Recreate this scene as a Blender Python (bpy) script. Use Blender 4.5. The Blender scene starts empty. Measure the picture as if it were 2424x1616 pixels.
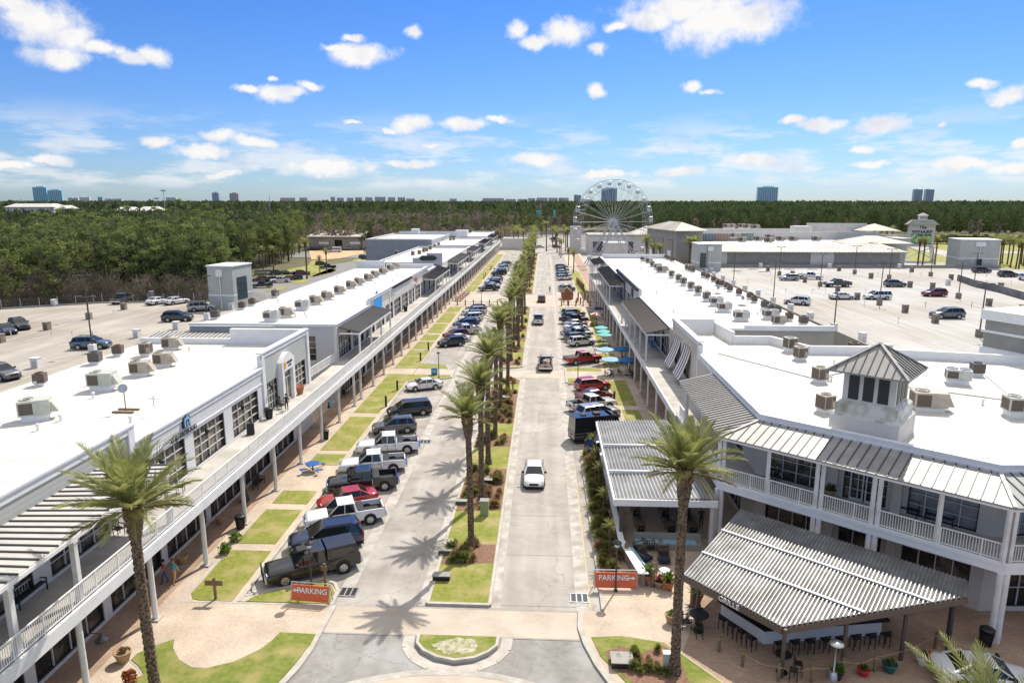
import bpy, bmesh, math, random
from mathutils import Vector, Matrix
rnd = random.Random(11)
R = math.radians; PI = math.pi
scene = bpy.context.scene; col = scene.collection

# ---------------------------------------------------------------- camera
H = 24.0; F = 1616.0
PITCH = math.atan(331/F); YAW = math.atan(79*math.cos(PITCH)/F)
cam_d = bpy.data.cameras.new('camera'); cam = bpy.data.objects.new('camera', cam_d); col.objects.link(cam)
cam.location = (0, 0, H); cam.rotation_euler = (PI/2-PITCH, 0, YAW)
cam_d.lens = 24; cam_d.sensor_width = 36; cam_d.clip_start = 0.5; cam_d.clip_end = 30000
scene.camera = cam
_cy, _sy, _cp, _sp = math.cos(YAW), math.sin(YAW), math.cos(PITCH), math.sin(PITCH)
FWD = Vector((-_sy*_cp, _cy*_cp, -_sp)); RT = Vector((_cy, _sy, 0)); UP = Vector((-_sy*_sp, _cy*_sp, _cp))
def ray(u, v): return F*FWD+(u-1212)*RT-(v-808)*UP
def at(u, v, z=0.0):
    """world point on the level z that was surveyed at this spot of the photograph"""
    d = ray(u, v); t = (z-H)/d.z; return Vector((d.x*t, d.y*t, z))
def zr(x0, y0, k): return lambda u, v, z=0.0: at(x0+u*k, y0+v*k, z)
AD = zr(0, 0, 1/0.9703); AA = zr(0, 400, .2998); AB = zr(500, 500, .2998); AC = zr(1100, 400, .2551); AE = zr(1600, 450, .3508)
AF = zr(0, 800, .2551); AG = zr(0, 1150, .2972); AH = zr(450, 800, .2998); AI = zr(450, 1150, .2976); AJ = zr(1100, 1150, .2972)
AK = zr(1200, 700, .2869); AL = zr(1600, 750, .3503); AM = zr(1600, 1100, .3503); AN = zr(900, 530, .1722); AO = zr(680, 530, .1722)
AP = zr(1270, 530, .1722); AQ = zr(1020, 780, .1786); AR = zr(2024, 460, .3014)

# ---------------------------------------------------------------- exposure
scene.view_settings.view_transform = 'Standard'; scene.view_settings.look = 'None'
scene.view_settings.exposure = 0.15; scene.view_settings.gamma = 1
scene.view_settings.use_curve_mapping = False
scene.render.engine = 'CYCLES'
scene.cycles.max_bounces = 8; scene.cycles.diffuse_bounces = 5; scene.cycles.glossy_bounces = 3
scene.cycles.transparent_max_bounces = 6; scene.cycles.transmission_bounces = 3

# ---------------------------------------------------------------- sun
SUN_AZ, SUN_EL = 24.3, 50.5
S = Vector((math.sin(R(SUN_AZ))*math.cos(R(SUN_EL)), math.cos(R(SUN_AZ))*math.cos(R(SUN_EL)), math.sin(R(SUN_EL))))
sd = bpy.data.lights.new('sun', 'SUN'); sd.energy = 4.7; sd.angle = R(0.53); sd.color = (1, .94, .85)
so = bpy.data.objects.new('sun', sd); col.objects.link(so); so.rotation_euler = S.to_track_quat('Z', 'Y').to_euler(); so.location = (30, 60, 90)

# ---------------------------------------------------------------- world: sky and clouds by direction
w = bpy.data.worlds.new('World'); scene.world = w; w.use_nodes = True
wn, wl = w.node_tree.nodes, w.node_tree.links; wn.clear()
def nd(t, nodes=None, **k):
    n = (nodes or wn).new(t)
    for a, b in k.items(): setattr(n, a, b)
    return n
def wire(links, a, b): links.new(a, b)
def mth(op, a, b=None, c=None, clamp=False, N=None, Lk=None):
    N = N or wn; Lk = Lk or wl
    n = N.new('ShaderNodeMath'); n.operation = op; n.use_clamp = clamp
    for i, v in enumerate((a, b, c)):
        if v is None: continue
        if isinstance(v, (int, float)): n.inputs[i].default_value = v
        else: Lk.new(v, n.inputs[i])
    return n.outputs[0]
def vmth(op, a, b=None, c=None):
    n = wn.new('ShaderNodeVectorMath'); n.operation = op
    for i, v in enumerate((a, b, c)):
        if v is None: continue
        if isinstance(v, tuple): n.inputs[i].default_value = v
        else: wl.new(v, n.inputs[i])
    return n.outputs['Value'] if op == 'LENGTH' else n.outputs[0]
def direl(u, v):
    d = ray(u, v).normalized(); return math.atan2(d.x, d.y), math.asin(d.z)
out = nd('ShaderNodeOutputWorld'); bg = nd('ShaderNodeBackground')
sky = nd('ShaderNodeTexSky', sky_type='NISHITA', sun_disc=False, sun_elevation=R(SUN_EL), sun_rotation=R(SUN_AZ), altitude=0, air_density=1.0, dust_density=0.35, ozone_density=2.2)
tc = nd('ShaderNodeTexCoord'); sep = nd('ShaderNodeSeparateXYZ'); wl.new(tc.outputs['Generated'], sep.inputs[0])
az = mth('ARCTAN2', sep.outputs[0], sep.outputs[1]); el = mth('ARCSINE', sep.outputs[2])
cmb = nd('ShaderNodeCombineXYZ'); wl.new(az, cmb.inputs[0]); wl.new(el, cmb.inputs[1])
n1 = nd('ShaderNodeTexNoise'); n1.inputs['Scale'].default_value = 16; n1.inputs['Detail'].default_value = 6; n1.inputs['Roughness'].default_value = .6
wl.new(cmb.outputs[0], n1.inputs['Vector'])
off = vmth('SUBTRACT', n1.outputs['Color'], (.5, .5, .5)); warp = vmth('MULTIPLY_ADD', off, (.055, .032, 0), cmb.outputs[0])
k1, k2 = .5153, .9018
CL = [(200,100,190,105),(330,170,110,70),(90,30,110,40),(250,262,150,52),(480,222,110,32),(600,262,90,36),(690,250,75,45),(1650,245,135,52),(1560,212,90,20),(1640,165,55,18),
 (1900,150,36,28),(1130,415,75,18),(1260,430,90,36),(1330,410,70,26),(1410,382,62,20),(1250,365,24,12),(720,660,58,28),(1030,640,110,28),(1180,660,95,24),(940,700,140,32),
 (1900,570,120,42),(1790,592,60,14),(2140,572,95,32),(2280,547,60,20),(1970,676,55,13),(1605,568,38,11),(1500,765,230,42),(1880,746,110,16),(220,738,100,22),(60,765,130,26),(1010,800,90,15)]
CR = [(15,80,30,24),(145,90,60,32),(230,125,28,14),(60,108,60,14),(540,60,160,62),(470,15,190,40),(630,50,105,52),(280,65,32,13),(360,45,70,30),(225,235,30,17),(475,235,30,16),
 (520,247,22,7),(745,312,36,12),(815,326,62,18),(965,325,75,24),(1130,325,20,7),(1240,218,34,13),(1305,246,56,24),(1335,380,22,13),(920,386,33,8),(640,422,88,16),(70,422,80,16),
 (955,426,50,10),(1190,432,110,20),(1300,442,80,18),(250,458,100,10),(450,448,80,12)]
acc = None
for L_, x0, k in ((CL, 0, k1), (CR, 1212, k2)):
    for cx, cy, rx, ry in L_:
        a0, e0 = direl(x0+cx*k, cy*k); a1, _ = direl(x0+(cx+rx)*k, cy*k); _, e1 = direl(x0+cx*k, (cy-ry)*k)
        sx, sy_ = 1/abs(a1-a0)/1.12, 1/abs(e1-e0)/1.15
        q = vmth('LENGTH', vmth('MULTIPLY_ADD', warp, (sx, sy_, 0), (-a0*sx, -e0*sy_, 0)))
        acc = q if acc is None else mth('MINIMUM', acc, q)
fill = mth('SUBTRACT', 1.0, acc)
n2 = nd('ShaderNodeTexNoise'); n2.inputs['Scale'].default_value = 34; n2.inputs['Detail'].default_value = 7; n2.inputs['Roughness'].default_value = .62
wl.new(cmb.outputs[0], n2.inputs['Vector'])
dens = mth('ADD', fill, mth('MULTIPLY', mth('SUBTRACT', n2.outputs['Fac'], .52), 1.5))
mr = nd('ShaderNodeMapRange', interpolation_type='SMOOTHSTEP'); mr.inputs['From Min'].default_value = -.26; mr.inputs['From Max'].default_value = .62
wl.new(dens, mr.inputs['Value'])
# thin banks near the horizon
mp = vmth('MULTIPLY', cmb.outputs[0], (1, 4.6, 1)); n3 = nd('ShaderNodeTexNoise'); n3.inputs['Scale'].default_value = 7; n3.inputs['Detail'].default_value = 7; n3.inputs['Roughness'].default_value = .6
wl.new(mp, n3.inputs['Vector'])
def band(v, a, b, c, d):
    m1 = nd('ShaderNodeMapRange', interpolation_type='SMOOTHSTEP'); m1.inputs['From Min'].default_value = a; m1.inputs['From Max'].default_value = b; wl.new(v, m1.inputs['Value'])
    m2 = nd('ShaderNodeMapRange', interpolation_type='SMOOTHSTEP'); m2.inputs['From Min'].default_value = c; m2.inputs['From Max'].default_value = d; m2.inputs['To Min'].default_value = 1; m2.inputs['To Max'].default_value = 0; wl.new(v, m2.inputs['Value'])
    return mth('MULTIPLY', m1.outputs[0], m2.outputs[0])
hz = mth('MULTIPLY', band(n3.outputs['Fac'], .45, .60, 2, 3), band(el, .008, .03, .06, .13))
fill_veil = mth('MULTIPLY', band(n3.outputs['Fac'], .2, .5, 2, 3), band(el, .40, .60, 2, 3))  # unseen cloud veil overhead, added to lift and neutralise the ambient light
alpha = mth('MAXIMUM', mth('MAXIMUM', mr.outputs[0], mth('MULTIPLY', fill_veil, .95)), mth('MULTIPLY', hz, .62))
# cloud tone: brighter tops, faintly grey lilac bases
n4 = nd('ShaderNodeTexNoise'); n4.inputs['Scale'].default_value = 22; n4.inputs['Detail'].default_value = 4; wl.new(vmth('ADD', cmb.outputs[0], (.01, .022, 0)), n4.inputs['Vector'])
cr = nd('ShaderNodeValToRGB'); cr.color_ramp.elements[0].position = .3; cr.color_ramp.elements[0].color = (.80, .82, .90, 1); cr.color_ramp.elements[1].position = .52; cr.color_ramp.elements[1].color = (1.0, .985, .97, 1)
wl.new(n4.outputs['Fac'], cr.inputs[0])
cs = nd('ShaderNodeVectorMath', operation='SCALE'); wl.new(cr.outputs[0], cs.inputs[0]); cs.inputs['Scale'].default_value = 12.6
# deepen the blue aloft a little, pale near the horizon
tint = nd('ShaderNodeMix', data_type='RGBA'); mrt = nd('ShaderNodeMapRange'); mrt.inputs['From Min'].default_value = 0; mrt.inputs['From Max'].default_value = .28; wl.new(el, mrt.inputs['Value'])
wl.new(mrt.outputs[0], tint.inputs[0]); tint.inputs[6].default_value = (.84, 1.12, 1.66, 1); tint.inputs[7].default_value = (.47, .95, 1.75, 1)
sm = nd('ShaderNodeMix', data_type='RGBA', blend_type='MULTIPLY'); sm.inputs[0].default_value = 1; wl.new(sky.outputs[0], sm.inputs[6]); wl.new(tint.outputs[2], sm.inputs[7])
mx = nd('ShaderNodeMix', data_type='RGBA'); wl.new(alpha, mx.inputs[0]); wl.new(sm.outputs[2], mx.inputs[6]); wl.new(cs.outputs[0], mx.inputs[7])
wl.new(mx.outputs[2], bg.inputs[0]); bg.inputs[1].default_value = .07; wl.new(bg.outputs[0], out.inputs[0])
w.cycles.sampling_method = 'MANUAL'; w.cycles.sample_map_resolution = 256

# ---------------------------------------------------------------- mesh builder
WL = {}
class MB:
    def __init__(s): s.v = []; s.f = []; s.m = []; s.cm = 0; s.sm = []
    def add(s, vs, fs, smooth=False):
        o = len(s.v); s.v += [tuple(p) for p in vs]
        for f in fs: s.f.append(tuple(i+o for i in f)); s.m.append(s.cm); s.sm.append(smooth)
        return s
    def mt(s, i): s.cm = i; return s
    def box(s, x0, x1, y0, y1, z0, z1):
        if x0 > x1: x0, x1 = x1, x0
        if y0 > y1: y0, y1 = y1, y0
        if z0 > z1: z0, z1 = z1, z0
        return s.add([(x0,y0,z0),(x1,y0,z0),(x1,y1,z0),(x0,y1,z0),(x0,y0,z1),(x1,y0,z1),(x1,y1,z1),(x0,y1,z1)],
                     [(0,3,2,1),(4,5,6,7),(0,1,5,4),(1,2,6,5),(2,3,7,6),(3,0,4,7)])
    def hexa(s, b, t):   # bottom 4, top 4 points, ccw from above
        return s.add(list(b)+list(t), [(0,3,2,1),(4,5,6,7),(0,1,5,4),(1,2,6,5),(2,3,7,6),(3,0,4,7)])
    def prism(s, poly, z0, z1):
        n = len(poly); A = sum(poly[i][0]*poly[(i+1)%n][1]-poly[(i+1)%n][0]*poly[i][1] for i in range(n))
        P = list(poly) if A > 0 else list(poly)[::-1]
        vs = [(p[0],p[1],z0) for p in P]+[(p[0],p[1],z1) for p in P]
        return s.add(vs, [tuple(range(n))[::-1], tuple(range(n,2*n))]+[(i,(i+1)%n,n+(i+1)%n,n+i) for i in range(n)])
    def sheet(s, poly, z):
        n = len(poly); A = sum(poly[i][0]*poly[(i+1)%n][1]-poly[(i+1)%n][0]*poly[i][1] for i in range(n))
        P = list(poly) if A > 0 else list(poly)[::-1]
        return s.add([(p[0],p[1],z) for p in P], [tuple(range(n))])
    def tube(s, p0, p1, r0, r1=None, n=8, caps=True):
        r1 = r0 if r1 is None else r1
        a, b = Vector(p0), Vector(p1); d = (b-a)
        if d.length < 1e-6: return s
        d.normalize(); u = d.cross(Vector((0,0,1)) if abs(d.z) < .9 else Vector((1,0,0))).normalized(); v = d.cross(u)
        vs = []
        for c, r in ((a,r0),(b,r1)):
            for i in range(n):
                t = 2*PI*i/n; vs.append(c+u*math.cos(t)*r+v*math.sin(t)*r)
        fs = [(i,(i+1)%n,n+(i+1)%n,n+i) for i in range(n)]
        s.add(vs, [f[::-1] for f in fs], n > 5)
        if caps: s.add(vs, [tuple(range(n)), tuple(range(n,2*n))[::-1]])
        return s
    def path(s, pts, r, n=6):
        for a, b in zip(pts, pts[1:]): s.tube(a, b, r, None, n)
        return s
    def lathe(s, prof, n=16, c=(0,0,0), cap=True):
        vs = []
        for r, z in prof:
            for i in range(n): t = 2*PI*i/n; vs.append((c[0]+r*math.cos(t), c[1]+r*math.sin(t), c[2]+z))
        fs = [(k*n+i, k*n+(i+1)%n, (k+1)*n+(i+1)%n, (k+1)*n+i) for k in range(len(prof)-1) for i in range(n)]
        s.add(vs, fs, True)
        if cap: s.add(vs, [tuple(range(n))[::-1], tuple(range((len(prof)-1)*n, len(prof)*n))])
        return s
    def beam(s, p0, p1, wd, ht):     # box beam between two points, width across, height up
        a, b = Vector(p0), Vector(p1); d = (b-a).normalized()
        u = d.cross(Vector((0,0,1))); u = Vector((1,0,0)) if u.length < 1e-4 else u.normalized(); v = u.cross(d).normalized()
        q = [a-u*wd/2-v*ht/2, a+u*wd/2-v*ht/2, a+u*wd/2+v*ht/2, a-u*wd/2+v*ht/2]; r = [p+(b-a) for p in q]
        return s.add(q+r, [(0,1,2,3),(7,6,5,4),(0,4,5,1),(1,5,6,2),(2,6,7,3),(3,7,4,0)])
    def mesh(s, name, mats):
        me = bpy.data.meshes.new(name); me.from_pydata(s.v, [], s.f)
        for m in (mats if isinstance(mats, (list, tuple)) else [mats]): me.materials.append(m)
        me.polygons.foreach_set('material_index', s.m); me.polygons.foreach_set('use_smooth', s.sm); me.update()
        return me
    def build(s, name, mats, parent=None, world=True, **tags):
        o = bpy.data.objects.new(name, s.mesh(name, mats)); col.objects.link(o)
        if parent is not None:
            o.parent = parent
            if world: L = WL.get(parent.name, Vector((0,0,0))); o.location = -L
        WL[o.name] = Vector((0,0,0))
        for k, v in tags.items(): o[k] = v
        return o
def put(name, me, parent=None, loc=(0,0,0), rz=0, **tags):
    o = bpy.data.objects.new(name, me); col.objects.link(o); o.parent = parent; o.location = loc; o.rotation_euler = (0,0,rz)
    for k, v in tags.items(): o[k] = v
    return o
def thing(name, label, cat, loc=(0,0,0), rz=0, group=None):
    o = bpy.data.objects.new(name, None); col.objects.link(o); o.location = loc; o.rotation_euler = (0,0,rz); o.empty_display_size = .3
    o['label'] = label; o['category'] = cat
    if group: o['group'] = group
    WL[o.name] = Vector(loc)
    return o
def kids(o): return [c for c in KD.get(o.name, [])]
KD = {}
def index_kids():
    KD.clear()
    for o in col.objects:
        if o.parent: KD.setdefault(o.parent.name, []).append(o)
def dup(root, loc, rz, label, group=None, sc=None):
    r = root.copy(); col.objects.link(r); r.location = loc; r.rotation_euler = (0,0,rz); r['label'] = label
    if sc: r.scale = (sc, sc, sc)
    if group: r['group'] = group
    for ch in kids(root):
        c = ch.copy(); col.objects.link(c); c.parent = r
        for g in kids(ch):
            d = g.copy(); col.objects.link(d); d.parent = c
    return r
ORD = ['', 'first','second','third','fourth','fifth','sixth','seventh','eighth','ninth','tenth','eleventh','twelfth','thirteenth','fourteenth','fifteenth','sixteenth','seventeenth','eighteenth','nineteenth','twentieth','twenty-first','twenty-second','twenty-third','twenty-fourth','twenty-fifth','twenty-sixth','twenty-seventh','twenty-eighth','twenty-ninth','thirtieth','thirty-first','thirty-second','thirty-third','thirty-fourth','thirty-fifth','thirty-sixth']
def text_part(name, txt, size, m, parent, origin, xdir, ydir, extr=.02, align='CENTER', world=True, bold=0.0, sx=1.0, **tags):
    cu = bpy.data.curves.new(name, 'FONT'); cu.body = txt; cu.size = size; cu.extrude = extr; cu.align_x = align; cu.align_y = 'CENTER'; cu.offset = bold
    tmp = bpy.data.objects.new('tmp', cu); col.objects.link(tmp); dg = bpy.context.evaluated_depsgraph_get(); dg.update()
    me = bpy.data.meshes.new_from_object(tmp.evaluated_get(dg)); bpy.data.objects.remove(tmp); bpy.data.curves.remove(cu)
    x = Vector(xdir).normalized(); y = Vector(ydir).normalized(); n = x.cross(y); M = Matrix((x*sx, y, n)).transposed().to_4x4(); M.translation = Vector(origin)
    me.transform(M); me.materials.clear(); me.materials.append(m)
    o = put(name, me, parent)
    if parent is not None and world: o.location = -WL.get(parent.name, Vector((0,0,0)))
    WL[o.name] = Vector((0,0,0))
    for k, v in tags.items(): o[k] = v
    return o
# ---------------------------------------------------------------- materials
MATS = {}
def mat(name, c, rough=.8, metal=0, c2=None, scale=1.0, lo=.35, hi=.65, bump=0, bscale=None, spec=.5, c3=None, s3=.15, coat=0, world=True, alpha=1, bdist=.02, tint=0):
    m = bpy.data.materials.new(name); m.use_nodes = True; N, L = m.node_tree.nodes, m.node_tree.links
    b = N['Principled BSDF']; b.inputs['Roughness'].default_value = rough; b.inputs['Metallic'].default_value = metal
    b.inputs['Specular IOR Level'].default_value = spec; b.inputs['Coat Weight'].default_value = coat; b.inputs['Coat Roughness'].default_value = .04
    b.inputs['Base Color'].default_value = (*c, 1); MATS[name] = m
    if c2 or bump or c3:
        g = N.new('ShaderNodeNewGeometry') if world else N.new('ShaderNodeTexCoord'); pos = g.outputs['Position'] if world else g.outputs['Object']
        src = None
        if c2:
            n = N.new('ShaderNodeTexNoise'); n.inputs['Scale'].default_value = scale; n.inputs['Detail'].default_value = 5; n.inputs['Roughness'].default_value = .6; L.new(pos, n.inputs['Vector'])
            r = N.new('ShaderNodeValToRGB'); r.color_ramp.elements[0].position = lo; r.color_ramp.elements[1].position = hi
            r.color_ramp.elements[0].color = (*c, 1); r.color_ramp.elements[1].color = (*c2, 1); L.new(n.outputs['Fac'], r.inputs[0]); src = r.outputs[0]
        if c3:
            n = N.new('ShaderNodeTexNoise'); n.inputs['Scale'].default_value = s3; n.inputs['Detail'].default_value = 4; L.new(pos, n.inputs['Vector'])
            r = N.new('ShaderNodeMapRange'); r.inputs['From Min'].default_value = .45; r.inputs['From Max'].default_value = .7; L.new(n.outputs['Fac'], r.inputs['Value'])
            x = N.new('ShaderNodeMix'); x.data_type = 'RGBA'; L.new(r.outputs[0], x.inputs[0])
            if src: L.new(src, x.inputs[6])
            else: x.inputs[6].default_value = (*c, 1)
            x.inputs[7].default_value = (*c3, 1); src = x.outputs[2]
        if src: L.new(src, b.inputs['Base Color'])
        if bump:
            n = N.new('ShaderNodeTexNoise'); n.inputs['Scale'].default_value = bscale or scale*6; n.inputs['Detail'].default_value = 4; L.new(pos, n.inputs['Vector'])
            bp = N.new('ShaderNodeBump'); bp.inputs['Strength'].default_value = bump; bp.inputs['Distance'].default_value = bdist; L.new(n.outputs['Fac'], bp.inputs['Height']); L.new(bp.outputs[0], b.inputs['Normal'])
    return m
def brickmat(name, ca, cb, cm, bw, bh, mortar=.012, rot=0, rough=.85, patch=None, axes=(0,1)):
    m = mat(name, ca, rough); N, L = m.node_tree.nodes, m.node_tree.links; b = N['Principled BSDF']
    g = N.new('ShaderNodeNewGeometry'); s = N.new('ShaderNodeSeparateXYZ'); L.new(g.outputs['Position'], s.inputs[0]); c = N.new('ShaderNodeCombineXYZ')
    L.new(s.outputs[axes[0]], c.inputs[0]); L.new(s.outputs[axes[1]], c.inputs[1])
    mp = N.new('ShaderNodeMapping'); mp.inputs['Rotation'].default_value = (0,0,rot); L.new(c.outputs[0], mp.inputs[0])
    t = N.new('ShaderNodeTexBrick'); L.new(mp.outputs[0], t.inputs['Vector']); t.inputs['Color1'].default_value = (*ca,1); t.inputs['Color2'].default_value = (*cb,1); t.inputs['Mortar'].default_value = (*cm,1)
    t.inputs['Scale'].default_value = 1; t.inputs['Brick Width'].default_value = bw; t.inputs['Row Height'].default_value = bh; t.inputs['Mortar Size'].default_value = mortar; t.inputs['Bias'].default_value = 0
    n = N.new('ShaderNodeTexNoise'); n.inputs['Scale'].default_value = .45; n.inputs['Detail'].default_value = 6; L.new(g.outputs['Position'], n.inputs['Vector'])
    r = N.new('ShaderNodeValToRGB'); r.color_ramp.elements[0].position = .3; r.color_ramp.elements[1].position = .7; r.color_ramp.elements[0].color = (*(patch or (.78,.76,.74)),1); r.color_ramp.elements[1].color = (1.08,1.06,1.04,1); L.new(n.outputs['Fac'], r.inputs[0])
    x = N.new('ShaderNodeMix'); x.data_type = 'RGBA'; x.blend_type = 'MULTIPLY'; x.inputs[0].default_value = 1; L.new(t.outputs[0], x.inputs[6]); L.new(r.outputs[0], x.inputs[7]); L.new(x.outputs[2], b.inputs['Base Color'])
    return m
def stripemat(name, c, cgap, axis, period, frac, rough=.5, metal=0, c2=None):
    """boards, siding or corrugation: thin darker joint every period metres along a world axis"""
    m = mat(name, c, rough, metal); N, L = m.node_tree.nodes, m.node_tree.links; b = N['Principled BSDF']
    g = N.new('ShaderNodeNewGeometry'); s = N.new('ShaderNodeSeparateXYZ'); L.new(g.outputs['Position'], s.inputs[0])
    d = mth('FRACT', mth('DIVIDE', s.outputs[axis], period, N=N, Lk=L), N=N, Lk=L); k = mth('LESS_THAN', d, frac, N=N, Lk=L)
    n = N.new('ShaderNodeTexNoise'); n.inputs['Scale'].default_value = .8; n.inputs['Detail'].default_value = 5; L.new(g.outputs['Position'], n.inputs['Vector'])
    y = N.new('ShaderNodeMix'); y.data_type = 'RGBA'; L.new(n.outputs['Fac'], y.inputs[0]); y.inputs[6].default_value = (*c,1); y.inputs[7].default_value = (*(c2 or tuple(q*.86 for q in c)),1)
    x = N.new('ShaderNodeMix'); x.data_type = 'RGBA'; L.new(k, x.inputs[0]); L.new(y.outputs[2], x.inputs[6]); x.inputs[7].default_value = (*cgap,1); L.new(x.outputs[2], b.inputs['Base Color'])
    bp = N.new('ShaderNodeBump'); bp.inputs['Strength'].default_value = .5; bp.inputs['Distance'].default_value = .02; L.new(mth('SUBTRACT', 1, k, N=N, Lk=L), bp.inputs['Height']); L.new(bp.outputs[0], b.inputs['Normal'])
    return m
def leafmat(name, c, rough=.8, tr=.42, **k):
    m = mat(name, c, rough, **k); N, L = m.node_tree.nodes, m.node_tree.links; b = N['Principled BSDF']; t = N.new('ShaderNodeBsdfTranslucent'); x = N.new('ShaderNodeMixShader'); x.inputs[0].default_value = tr
    if b.inputs['Base Color'].is_linked: L.new(b.inputs['Base Color'].links[0].from_socket, t.inputs[0])
    else: t.inputs[0].default_value = (*c, 1)
    o = next(n for n in N if n.type == 'OUTPUT_MATERIAL'); L.new(b.outputs[0], x.inputs[1]); L.new(t.outputs[0], x.inputs[2]); L.new(x.outputs[0], o.inputs[0]); return m
M_mural = mat('mural_glass', (.58,.55,.49), .15, spec=.8, c2=(.16,.11,.07), scale=.9, lo=.5, hi=.58)
M_road = mat('road_concrete', (.34,.305,.265), .9, c2=(.40,.365,.325), scale=.9, c3=(.45,.42,.38), s3=.22, bump=.15, bscale=30)
M_lane = mat('lane_asphalt', (.30,.27,.235), .92, c2=(.38,.345,.305), scale=.7, c3=(.45,.42,.375), s3=.3, bump=.2, bscale=30)
M_asph = mat('asphalt', (.25,.235,.215), .93, c2=(.31,.295,.27), scale=2.2, c3=(.36,.35,.335), s3=.35, bump=.3, bscale=30)
M_asph2 = mat('asphalt_far', (.20,.195,.19), .95, c2=(.26,.25,.24), scale=.3)
M_kerb = mat('kerb_concrete', (.42,.385,.33), .9, c2=(.52,.485,.43), scale=1.8)
M_gut = mat('gutter_concrete', (.40,.375,.33), .9, c2=(.54,.515,.47), scale=1.5, c3=(.33,.29,.235), s3=.8)
def cracks(m, sc, w_, amt=.35):
    N, L = m.node_tree.nodes, m.node_tree.links; b = N['Principled BSDF']; src = b.inputs['Base Color'].links[0].from_socket; g = N.new('ShaderNodeNewGeometry'); n = N.new('ShaderNodeTexNoise'); n.inputs['Scale'].default_value = .6; n.inputs['Detail'].default_value = 6; L.new(g.outputs['Position'], n.inputs['Vector'])
    a = N.new('ShaderNodeVectorMath'); a.operation = 'MULTIPLY_ADD'; L.new(n.outputs['Color'], a.inputs[0]); a.inputs[1].default_value = (3,3,0); L.new(g.outputs['Position'], a.inputs[2])
    v = N.new('ShaderNodeTexVoronoi'); v.feature = 'DISTANCE_TO_EDGE'; v.inputs['Scale'].default_value = sc; L.new(a.outputs[0], v.inputs['Vector']); k = mth('MULTIPLY', mth('LESS_THAN', v.outputs['Distance'], w_, N=N, Lk=L), amt, N=N, Lk=L)
    n2_ = N.new('ShaderNodeTexNoise'); n2_.inputs['Scale'].default_value = .9; mp = N.new('ShaderNodeMapping'); mp.inputs['Scale'].default_value = (1,.06,1); L.new(g.outputs['Position'], mp.inputs[0]); L.new(mp.outputs[0], n2_.inputs['Vector'])
    k2 = mth('ADD', k, mth('MULTIPLY', mth('GREATER_THAN', n2_.outputs['Fac'], .56, N=N, Lk=L), .0, N=N, Lk=L), N=N, Lk=L)
    mr_ = N.new('ShaderNodeMapRange'); mr_.inputs['From Min'].default_value = .35; mr_.inputs['From Max'].default_value = .65; mr_.inputs['To Min'].default_value = .90; mr_.inputs['To Max'].default_value = 1.08; L.new(n2_.outputs['Fac'], mr_.inputs['Value'])
    x = N.new('ShaderNodeMix'); x.data_type = 'RGBA'; L.new(k2, x.inputs[0]); L.new(src, x.inputs[6]); x.inputs[7].default_value = (.16,.15,.135,1)
    s_ = N.new('ShaderNodeVectorMath'); s_.operation = 'SCALE'; L.new(x.outputs[2], s_.inputs[0]); L.new(mr_.outputs[0], s_.inputs['Scale']); L.new(s_.outputs[0], b.inputs['Base Color'])
M_brick = brickmat('brick_paving', (.53,.435,.34), (.61,.51,.405), (.48,.395,.31), .22, .11, .008, R(45))
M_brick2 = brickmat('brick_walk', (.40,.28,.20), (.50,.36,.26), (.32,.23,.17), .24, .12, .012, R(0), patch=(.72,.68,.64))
M_brickx = brickmat('crossing_brick', (.50,.435,.355), (.54,.475,.395), (.46,.40,.33), .25, .125, .01, 0, patch=(.85,.82,.80))
M_grass = mat('lawn_grass', (.165,.205,.022), .95, c2=(.31,.31,.06), scale=3.2, lo=.3, hi=.7, c3=(.42,.34,.15), s3=.55, bump=.8, bscale=40, bdist=.05)
M_grassr = mat('rye_grass', (.13,.185,.02), .95, c2=(.25,.27,.05), scale=3.5, lo=.3, hi=.7, c3=(.40,.33,.13), s3=.7, bump=.8, bscale=40, bdist=.05)
M_sand = mat('sandy_gravel', (.24,.24,.10), .95, c2=(.52,.49,.38), scale=5, bump=.5, bscale=30)
M_mulch = mat('mulch', (.17,.085,.05), .97, c2=(.33,.20,.13), scale=7, lo=.3, hi=.7, bump=.9, bscale=30, bdist=.05)
M_earth = mat('woodland_soil', (.10,.09,.045), .97, c2=(.17,.15,.08), scale=.12, c3=(.08,.11,.03), s3=.02)
M_dirt = mat('red_dirt', (.52,.29,.14), .97, c2=(.66,.47,.30), scale=.25)
M_deck = mat('deck_concrete', (.40,.385,.355), .9, c2=(.48,.465,.435), scale=.12, c3=(.35,.305,.24), s3=.06, bump=.1, bscale=12)
M_deckL = mat('deck_concrete_tan', (.36,.325,.275), .9, c2=(.44,.405,.35), scale=.15, c3=(.29,.25,.195), s3=.07, bump=.1, bscale=12)
M_roof = stripemat('white_membrane', (.69,.67,.62), (.42,.40,.35), 1, 3.05, .026, .75, c2=(.54,.515,.455))
M_stucco = mat('stucco_cream', (.60,.575,.53), .85, c2=(.68,.655,.61), scale=.8, bump=.1, bscale=40)
M_stg = mat('stucco_grey', (.30,.285,.255), .88, c2=(.36,.345,.31), scale=.6, bump=.1, bscale=30)
M_stgreen = mat('stucco_sage', (.45,.46,.42), .88, c2=(.52,.53,.49), scale=.6)
M_bluegrey = mat('stucco_slate', (.30,.32,.34), .85, c2=(.35,.37,.39), scale=.6)
M_trim = mat('white_trim', (.78,.78,.76), .55, c2=(.84,.84,.82), scale=1.5)
M_para = mat('parapet_coping', (.70,.71,.72), .5, c2=(.80,.80,.80), scale=1)
M_post = mat('white_post', (.72,.71,.68), .6, c2=(.80,.79,.77), scale=2, c3=(.62,.59,.54), s3=1.3)
M_siding = stripemat('white_siding', (.74,.74,.74), (.36,.37,.39), 2, .24, .12)
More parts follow.
